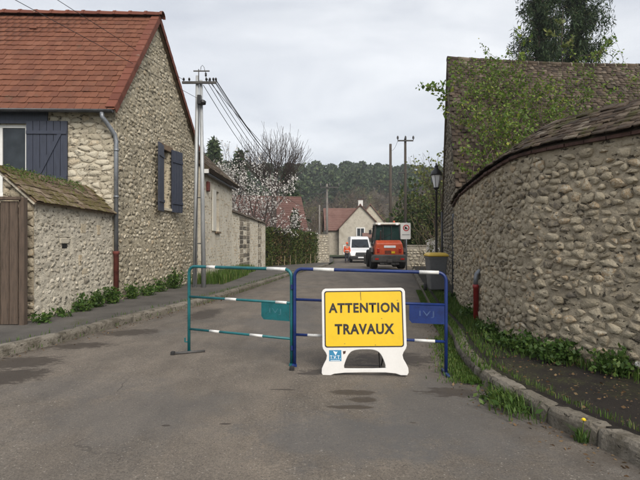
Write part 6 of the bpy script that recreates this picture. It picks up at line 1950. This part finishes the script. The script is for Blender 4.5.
# orange machine (compact wheeled loader seen from behind)
tx_, ty_ = PX(389.3, 27.2), 27.2; tz_ = zg(ty_)
tr = thing('orange_loader', 'orange construction machine with glazed cab seen from behind', 'machine', (tx_, ty_, tz_))
def tp(x, y, z): return Vector((tx_ + x, ty_ + y, tz_ + z))
rings = []
for (y, hw1, z0, z1, hw2) in ((.02, .74, .98, 1.55, .68), (.0, .80, .80, 1.50, .74), (.35, .84, .72, 1.66, .70), (1.2, .84, .72, 1.72, .70)):
    rings.append([tp(-hw1, y, z0), tp(hw1, y, z0), tp(hw1 * 1.0, y, (z0 + z1) / 2), tp(hw2, y, z1), tp(-hw2, y, z1), tp(-hw1 * 1.0, y, (z0 + z1) / 2)])
m = box_loft(rings[1:]); m.build('engine_cover', M['orange'], tr, bevel=.05, seg=3)
MB().box(tp(.03, -.012, 1.31), (.66, .03, .13)).build('label_strip', M['white_print'], tr, bevel=.008)
MB().box(tp(.22, -.02, .99), (.20, .03, .12)).build('number_plate', M['sign_yellow'], tr)
for k in range(4): MB().box(tp(-.08, -.012, .93 + .05 * k), (.34, .02, .018)).build('vent_slat', M['steel_dirty'], tr)
for s in (-1, 1):
    MB().box(tp(s * .62, -.03, 1.10), (.14, .05, .24)).build('tail_light', M['tail_red'], tr, bevel=.015)
m = box_loft([[tp(-.98, y, .42), tp(.98, y, .42), tp(1.0, y, .70), tp(.90, y, .86), tp(-.90, y, .86), tp(-1.0, y, .70)] for y in (-.16, .5)])
m.build('counterweight', M['steel_dirty'], tr, bevel=.06, seg=3)
MB().box(tp(0, 1.2, .45), (1.1, 2.6, .35)).build('chassis', M['steel_dirty'], tr, bevel=.03)
for s in (-1, 1):
    for y in (.85, 2.9): wheel(tr, tx_ + s * .80, ty_ + y, tz_ + .55, .55, .40, M['cream'])
    m = MB(); m.prism([tp(s * .60, .35, 1.0), tp(s * .60, .50, 1.22), tp(s * .60, 1.3, 1.24), tp(s * .60, 1.5, 1.0)], (s * .40, 0, 0)); m.build('mudguard', M['steel_dirty'], tr)
# cab
czb, czt = 1.62, 2.58
for (x, y) in ((-.78, .62), (.78, .62), (-.80, 1.9), (.80, 1.9)):
    MB().tube([tp(x, y, czb - .3), tp(x * .86, y + (.10 if y < 1 else -.06), czt)], .045, 6).build('cab_post', M['plastic'], tr)
def quad(name, pts, mat, d):
    mm = MB(); mm.prism(pts, d); return mm.build(name, mat, tr)
quad('rear_window', [tp(-.74, .62, czb), tp(.74, .62, czb), tp(.64, .72, czt - .03), tp(-.64, .72, czt - .03)], M['cab_glass'], (0, .012, 0))
quad('front_window', [tp(-.74, 1.9, czb), tp(.74, 1.9, czb), tp(.64, 1.84, czt - .03), tp(-.64, 1.84, czt - .03)], M['cab_glass'], (0, .012, 0))
for s in (-1, 1): quad('side_window', [tp(s * .77, .68, czb), tp(s * .77, 1.84, czb), tp(s * .665, 1.80, czt - .03), tp(s * .665, .76, czt - .03)], M['cab_glass'], (s * .012, 0, 0))
for x in (-.28, .22): MB().tube([tp(x, .60, czb), tp(x * .95, .66, czt)], .022, 6).build('window_bar', M['plastic'], tr)
MB().tube([tp(-.55, .58, czb + .1), tp(.35, .60, czb + .5)], .012, 5).build('wiper', M['plastic'], tr)
m = MB().box(tp(0, 1.27, czt + .05), (1.46, 1.50, .13))
m.build('cab_roof', M['cream'], tr, bevel=.05, seg=3)
MB().box(tp(0, 1.55, 1.85), (.5, .12, .7)).build('seat', M['plastic'], tr, bevel=.05)
MB().tube([tp(.82, 1.05, 2.3), tp(1.02, 1.0, 2.35)], .015, 5).build('mirror_arm', M['plastic'], tr)
for s in (-1, 1): MB().slab(tp(s * .55 - .07, 2.2, .9), (.14, 0, 0), (0, 2.2, -.35), (0, 0, .22)).build('lift_arm', M['orange'], tr, bevel=.02)
MB().slab(tp(-1.0, 4.2, .12), (2.0, 0, 0), (0, .7, 0), (0, 0, .65)).build('bucket', M['steel_dirty'], tr, bevel=.04)

for s in (-1, 1):
    MB().tube([tp(s * .86, .25, 1.0), tp(s * .90, .30, 1.75), tp(s * .86, .55, 1.85)], .018, 6).build('grab_rail', M['plastic'], tr, smooth=True)
    MB().box(tp(s * .98, .95, 2.15), (.16, .06, .26)).build('mirror', M['plastic'], tr, bevel=.02)
    MB().tube([tp(s * .68, .95, 2.45), tp(s * .98, .95, 2.30)], .014, 5).build('mirror_stem', M['plastic'], tr)
    MB().box(tp(s * .52, .50, czt + .02), (.16, .08, .10)).build('work_light', M['frost'], tr, bevel=.01)
    MB().box(tp(s * .72, -.17, .62), (.20, .03, .10)).build('reflector', M['tail_red'], tr)
MB().tube([tp(-.45, .35, 1.70), tp(-.45, .35, 2.15), tp(-.45, .28, 2.22)], .045, 8).build('exhaust', M['steel_dirty'], tr, smooth=True)
MB().lathe([(.05, 0), (.06, .02), (.06, .10), (.03, .14)], tp(.45, 1.2, czt + .11), 8).build('beacon', M['orange'], tr, smooth=True)
for x in (-.3, 0, .3): MB().tube([tp(x, -.10, .45), tp(x + .05, -.12, .30), tp(x + .1, .2, .28)], .02, 5).build('hose', M['rubber'], tr)
MB().box(tp(0, -.19, .50), (.30, .10, .16)).build('tow_hitch', M['steel_dirty'], tr, bevel=.02)
# white sign on a post next to the machine
sx_, sy_ = PX(405.6, 25.2), 25.2
rs_ = thing('road_sign', 'white rectangular sign with red and black symbol beside the orange machine', 'sign', (sx_, sy_, zg(sy_)))
MB().tube([(sx_ + .05, sy_ + .04, zg(sy_) - .05), (sx_ + .05, sy_ + .04, PZ(222, sy_))], .035, 8).build('post', M['zinc'], rs_, smooth=True)
sw, sh_ = .53, .86; szc = PZ(231, sy_)
P2 = rounded(-sw / 2, -sh_ / 2, sw / 2, sh_ / 2, .05)
brd = MB().prism([Vector((sx_ + x, sy_, szc + y)) for x, y in P2], (0, .02, 0)).build('board', M['sign_white'], rs_)
for (rad, mat, dy) in ((.17, 'sign_red', -.004), (.115, 'sign_white', -.006)):
    MB().prism([Vector((sx_ + .03 + rad * math.cos(a * math.pi / 12), sy_ + dy, szc + .16 + rad * math.sin(a * math.pi / 12))) for a in range(24)], (0, .003, 0)).build('symbol', M[mat], brd)
MB().prism([Vector((sx_ + x, sy_ - .009, szc + y)) for x, y in ((-.05, .09), (.10, .09), (.10, .16), (.05, .16), (.05, .23), (-.05, .23))], (0, .003, 0)).build('symbol', M['sign_black'], brd)
MB().box((sx_ + .02, sy_ - .004, szc - .20), (.40, .004, .03)).build('symbol', M['zinc'], brd)

# worker in orange beside the van
wx, wy = PX(347.0, 41.0), 41.0; wz = zg(wy) - .03
man = thing('person', 'worker in orange jacket and dark trousers standing beside the white van', 'person', (wx, wy, wz))
def skin_mesh(name, verts, edges, radii, mat, parent, sub=2):
    me = bpy.data.meshes.new(name); me.from_pydata([Vector((wx, wy, wz)) + Vector(v) for v in verts], edges, [])
    o = link(name, me, mat, parent)
    md = o.modifiers.new('skin', 'SKIN'); md.use_smooth_shade = True
    for i, sv in enumerate(me.skin_vertices[0].data):
        r_ = radii[i]; sv.radius = r_ if isinstance(r_, tuple) else (r_, r_); sv.use_root = (i == 0)
    s2 = o.modifiers.new('sub', 'SUBSURF'); s2.levels = sub; s2.render_levels = sub
    return o
skin_mesh('body', [(0, 0, .93), (0, 0, 1.15), (0, -.01, 1.38), (0, 0, 1.48), (0, -.02, 1.56), (0, -.02, 1.68), (.09, 0, .88), (.11, -.02, .50), (.12, .02, .09), (.12, -.13, .04), (-.09, 0, .88), (-.11, .03, .50), (-.12, .05, .09), (-.12, -.10, .04),
                   (.19, 0, 1.38), (.25, .02, 1.12), (.24, -.12, .90), (.235, -.16, .83), (-.19, 0, 1.38), (-.25, .02, 1.12), (-.24, -.10, .90), (-.235, -.14, .83)],
          [(0, 1), (1, 2), (2, 3), (3, 4), (4, 5), (0, 6), (6, 7), (7, 8), (8, 9), (0, 10), (10, 11), (11, 12), (12, 13), (2, 14), (14, 15), (15, 16), (16, 17), (2, 18), (18, 19), (19, 20), (20, 21)],
          [(.15, .10), (.13, .10), (.16, .10), .06, .085, .07, .085, .06, .04, .035, .085, .06, .04, .035, .06, .045, .032, .03, .06, .045, .032, .03], M['skin'], man)
skin_mesh('trousers', [(0, 0, .96), (.09, 0, .86), (.11, -.02, .50), (.12, .02, .10), (-.09, 0, .86), (-.11, .03, .50), (-.12, .05, .10)], [(0, 1), (1, 2), (2, 3), (0, 4), (4, 5), (5, 6)], [(.165, .12), .11, .085, .075, .11, .085, .075], M['trouser'], man)
skin_mesh('jacket', [(0, 0, .86), (0, 0, 1.12), (0, -.01, 1.36), (0, 0, 1.46), (.19, 0, 1.38), (.25, .02, 1.12), (.24, -.10, .93), (-.19, 0, 1.38), (-.25, .02, 1.12), (-.24, -.09, .93)], [(0, 1), (1, 2), (2, 3), (2, 4), (4, 5), (5, 6), (2, 7), (7, 8), (8, 9)], [(.18, .13), (.165, .13), (.19, .13), .08, .08, .068, .055, .08, .068, .055], M['hivis'], man)
MB().lathe([(.20, 1.04), (.20, 1.10)], (wx, wy, wz), 14).build('reflective_band', M['reflect'], man)
MB().lathe([(.125, 1.66), (.105, 1.70), (.095, 1.76), (.05, 1.80)], (wx, wy - .02, wz), 12).build('hard_hat', M['hivis'], man, smooth=True)
for s in (-1, 1): MB().box((wx + s * .12, wy - .06 + (.05 if s < 0 else .02), wz + .05), (.11, .27, .10)).build('boot', M['plastic'], man, bevel=.03)

# ================================================================== BARRIERS AND SIGN
def corner_path(a, b, h, r, z0a, z0b):
    """inverted U from ground point a to ground point b with rounded top corners"""
    a, b = Vector(a), Vector(b); u = (b - a).normalized()
    P = [a + Vector((0, 0, 0)), a + Vector((0, 0, h * .5)), a + Vector((0, 0, h - r))]
    for k in range(1, 7):
        t = R(90 * k / 6); P.append(a + u * (r - r * math.cos(t)) + Vector((0, 0, h - r + r * math.sin(t))))
    P.append(a.lerp(b, .5) + Vector((0, 0, h)))
    for k in range(0, 7):
        t = R(90 * k / 6); P.append(b - u * (r - r * math.sin(t)) + Vector((0, 0, h - r + r * math.cos(t))))
    P += [b + Vector((0, 0, h * .5)), b + Vector((0, 0, 0))]
    return P
def barrier(label, a, b, h, mat, z_mid, z_low, bands, plate, emboss, hooks=True):
    a, b = Vector(a), Vector(b); u = (b - a); L = u.length; un = u.normalized(); nrm = Vector((un.y, -un.x, 0))
    t = thing('barrier', label, 'barrier', a.lerp(b, .5), 'roadworks barriers')
    MB().tube(corner_path(a, b, h, .085, 0, 0), .0185, 12).build('frame', M[mat], t, smooth=True)
    for z in (z_mid, z_low):
        MB().tube([a + Vector((0, 0, z)), b + Vector((0, 0, z))], .015, 10).build('rail', M[mat], t, smooth=True)
    for (f0, f1, z) in bands:
        r_ = .0197 if z > h - .01 else .0163
        MB().tube([a + u * f0 + Vector((0, 0, z)), a + u * f1 + Vector((0, 0, z))], r_, 12).build('reflective_band', M['band'], t, smooth=True)
    # name plate hanging under the middle rail
    f0, f1, hp = plate
    pl = [(f0 * L, z_mid - .01), (f1 * L, z_mid - .01), (f1 * L, z_mid - hp), (f0 * L + .03, z_mid - hp), (f0 * L, z_mid - hp + .035)]
    po = MB().prism([a + un * x + Vector((0, 0, z)) + nrm * .008 for x, z in pl], -nrm * .004).build('name_plate', M[mat], t)
    tm = text_mesh('IVJ', (f1 - f0) * L * .42, hp * .36, .0)
    on_plane(tm, a + un * ((f0 + f1) / 2 * L) + Vector((0, 0, z_mid - hp * .52)) + nrm * .0095, un, Vector((0, 0, 1)))
    link('plate_lettering', tm, M[emboss], po)
    for p in (a, b):
        f = MB(); f.box((p.x, p.y, p.z + .014), (.05, .05, .028)); f.build('foot_socket', M[mat], t)
    # foot bar across the barrier at the free end and hooks at the joint
    return t, un, nrm
LA = (PX(189, 5.95), 5.95, rz(PX(189, 5.95), 5.95)); LB = (PX(291.5, 5.36), 5.36, rz(PX(291.5, 5.36), 5.36))
h_l = 1.075
t, un, nrm = barrier('teal tubular barrier with name plate on the left, angled to the camera', LA, LB, h_l, 'teal', .70, .30, ((.19, .28, h_l), (.78, .95, h_l), (.38, .49, .70), (.86, .96, .70), (.22, .32, .30), (.62, .74, .30)), (.73, .985, .205), 'emboss')
p = Vector(LA)
ft = MB().tube([p - Vector((.17, .10, -.018)), p + Vector((.19, .03, .018))], .017, 8).build('foot', M['steel_dirty'], t, smooth=True)
MB().box((p.x - .17, p.y - .10, p.z + .02), (.05, .05, .05)).build('foot_pad', M['rubber'], ft, bevel=.01)
MB().tube([p + Vector((-.01, 0, .14)), p + Vector((-.05, 0, .14)), p + Vector((-.05, 0, .19))], .010, 6).build('hook', M['teal'], t)
RA = (PX(294.6, 5.33), 5.33, rz(PX(294.6, 5.33), 5.33)); RB = (PX(446, 5.08), 5.08, rz(PX(446, 5.08), 5.08))
h_r = 1.085
t2, un2, nrm2 = barrier('blue tubular barrier with name plate on the right, behind the yellow sign', RA, RB, h_r, 'blue', .745, .355, ((.13, .27, h_r), (.83, .955, h_r), (.09, .19, .355), (.80, .93, .355)), (.765, .99, .205), 'emboss_b')
q = Vector(RA)
ft = MB().tube([q + Vector((-.02, -.16, .02)), q + Vector((-.005, .17, .02))], .016, 8).build('foot', M['blue'], t2, smooth=True)
MB().box((q.x - .02, q.y - .16, q.z + .02), (.05, .05, .05)).build('foot_pad', M['rubber'], ft, bevel=.01)
q = Vector(RB)
MB().tube([q + Vector((0, -.12, .02)), q + Vector((0, .17, .02))], .016, 8).build('foot', M['blue'], t2, smooth=True)
for z in (.18, .86):
    MB().tube([Vector(RA) + Vector((-.03, 0, z)), Vector(RA) + Vector((-.03, 0, z + .05))], .013, 6).build('hook', M['blue'], t2)

# yellow sign
SC = .00263
syaw = R(-2.0); stilt = R(7.5); sroll = R(-0.9)
sgn = thing('roadworks_sign', 'yellow roadworks sign in white plastic frame standing before the blue barrier', 'sign', (PX(365, 5.02), 5.02, -.02))
SO = Vector((PX(365, 5.02), 5.02, rz(PX(365, 5.02), 5.02) + .001))
rot = Matrix.Rotation(syaw, 3, 'Z') @ Matrix.Rotation(-stilt, 3, 'X') @ Matrix.Rotation(sroll, 3, 'Y')
sU = rot @ Vector((1, 0, 0)); sV = rot @ Vector((0, 0, 1)); sN = rot @ Vector((0, -1, 0))
def s2(x, y): return ((x - 258.5) * SC, (412 - y) * SC)
outer = [(106, 70), (411, 70), (420, 74), (425, 83), (425, 298), (422, 308), (412, 322), (407, 334), (410, 350), (420, 368), (428, 385), (429, 402), (424, 411), (400, 411), (380, 404), (340, 400), (258, 399), (176, 400), (136, 404), (116, 411), (93, 411), (88, 402), (89, 385), (97, 368), (107, 350), (110, 334), (105, 322), (95, 308), (92, 298), (92, 83), (97, 74)]
inner = [(214, 314), (240, 310), (280, 310), (303, 314), (318, 323), (330, 340), (341, 370), (341, 381), (333, 387), (184, 387), (175, 381), (175, 370), (187, 340), (199, 323)]
def filled_curve(loops, depth, bev):
    cu = bpy.data.curves.new('board', 'CURVE'); cu.dimensions = '2D'; cu.fill_mode = 'BOTH'; cu.extrude = depth / 2; cu.bevel_depth = bev; cu.bevel_resolution = 2
    for lp in loops:
        sp = cu.splines.new('POLY'); sp.points.add(len(lp) - 1); sp.use_cyclic_u = True
        for i, (x, y) in enumerate(lp): sp.points[i].co = (x, y, 0, 1)
    o = bpy.data.objects.new('board', cu); C.objects.link(o)
    me = bpy.data.meshes.new_from_object(o.evaluated_get(bpy.context.evaluated_depsgraph_get()))
    bpy.data.objects.remove(o)
    return me
def smooth_loop(P, n=3):
    Q = []
    for i in range(len(P)):
        p0, p1, p2, p3 = (np.array(P[(i + k) % len(P)], float) for k in (-1, 0, 1, 2))
        for j in range(n):
            t = j / n
            Q.append(tuple(.5 * ((2 * p1) + (-p0 + p2) * t + (2 * p0 - 5 * p1 + 4 * p2 - p3) * t * t + (-p0 + 3 * p1 - 3 * p2 + p3) * t ** 3)))
    return Q
me = filled_curve([[s2(*p) for p in outer], smooth_loop([s2(*p) for p in inner])], .028, .005)
board = link('board', on_plane(me, SO, sU, sV), M['sign_white'], sgn)
F0 = .014 + .005
def flat(name, pts, lift, mat, parent):
    me = bpy.data.meshes.new(name)
    n = len(pts)
    P = [SO + sU * x + sV * y + sN * (F0 + lift) for x, y in pts]
    P2 = [SO + sU * x + sV * y + sN * (F0 + lift - .0018) for x, y in pts]
    me.from_pydata(P + P2, [], [tuple(range(n)), tuple(reversed(range(n, 2 * n)))] + [(i + n, (i + 1) % n + n, (i + 1) % n, i) for i in range(n)]); me.update()
    return link(name, me, mat, parent)
x0, y0 = s2(100, 303); x1, y1 = s2(416, 78)
flat('black_border', rounded(x0, y0, x1, y1, .028), .002, M['sign_black'], board)
bw_ = .0125
face = flat('yellow_face', rounded(x0 + bw_, y0 + bw_, x1 - bw_, y1 - bw_, .020), .004, M['sign_yellow'], board)
def letter(body, cx, cy, w_, h_, mat, off, lift):
    tm = text_mesh(body, w_, h_, off); x, y = s2(cx, cy)
    return on_plane(tm, SO + sU * x + sV * y + sN * (F0 + lift), sU, sV)
link('lettering', letter('ATTENTION', 259.5, 146.5, 284 * SC, 40 * SC, None, .036, .0058), M['sign_black'], face)
link('lettering', letter('TRAVAUX', 260, 231, 238 * SC, 42 * SC, None, .036, .0058), M['sign_black'], face)
x0, y0 = s2(117, 356); x1, y1 = s2(166, 313)
stk = flat('sticker', [(x0, y0), (x1, y0), (x1, y1), (x0, y1)], .0015, M['sticker'], board)
link('sticker_lettering', letter('T.V.T.', 141.5, 341, 42 * SC, 14 * SC, None, .02, .003), M['white_print'], stk)
bd = [s2(*p) for p in ((133, 316), (146, 320), (151, 318), (147, 326), (143, 333), (139, 327))]
flat('sticker_emblem', bd, .003, M['white_print'], stk)
bl = [s2(*p) for p in ((122, 352), (160, 352), (160, 354), (122, 354))]
flat('sticker_underline', bl, .003, M['white_print'], stk)
flat('small_mark', [s2(*p) for p in ((172, 318), (184, 316), (182, 326), (174, 330))], .0015, M['eave_brick'], board)
flat('crease', [s2(*p) for p in ((246, 84), (249, 84), (248.5, 100), (250, 117), (248, 117), (246.5, 100))], .0058, M['lintel'], face)
for (cx_, cy_) in ((302, 294), (395, 118), (180, 288), (330, 190)):
    flat('chip', [s2(cx_ + dx, cy_ + dy) for dx, dy in ((-3, 0), (0, -1.5), (3, .5), (0, 1.5))], .0058, M['lintel'], face)
# prop: folding rear leg of thin bent tube
rl0 = SO + sU * -.30 + sV * .55 - sN * .02; rl1 = SO + sU * .30 + sV * .55 - sN * .02
f0_ = Vector((SO.x - .24, SO.y + .42, -.02)); f1_ = Vector((SO.x + .22, SO.y + .40, -.02))
MB().tube([rl0, f0_, f1_, rl1], .009, 8).build('rear_prop', M['black_metal'], sgn)
MB().tube([SO + sU * .15 + sV * .28 - sN * .02, SO + sU * .165 + sV * .05 - sN * .10, f1_], .006, 6).build('stay', M['black_metal'], sgn)

# ================================================================== HAZE
hzb = MB().slab((-700, -30, -3), (1400, 0, 0), (0, 480, 0), (0, 0, 90))
hm = bpy.data.materials.new('thin_haze'); hm.use_nodes = True; ht = hm.node_tree; ht.nodes.clear()
ho = ht.nodes.new('ShaderNodeOutputMaterial'); hv = ht.nodes.new('ShaderNodeVolumePrincipled')
hv.inputs['Color'].default_value = (0.84, 0.88, 0.92, 1); hv.inputs['Density'].default_value = 0.0006; hv.inputs['Anisotropy'].default_value = 0.1
ht.links.new(hv.outputs[0], ho.inputs['Volume'])
hzb.build('haze', hm, kind='stuff')
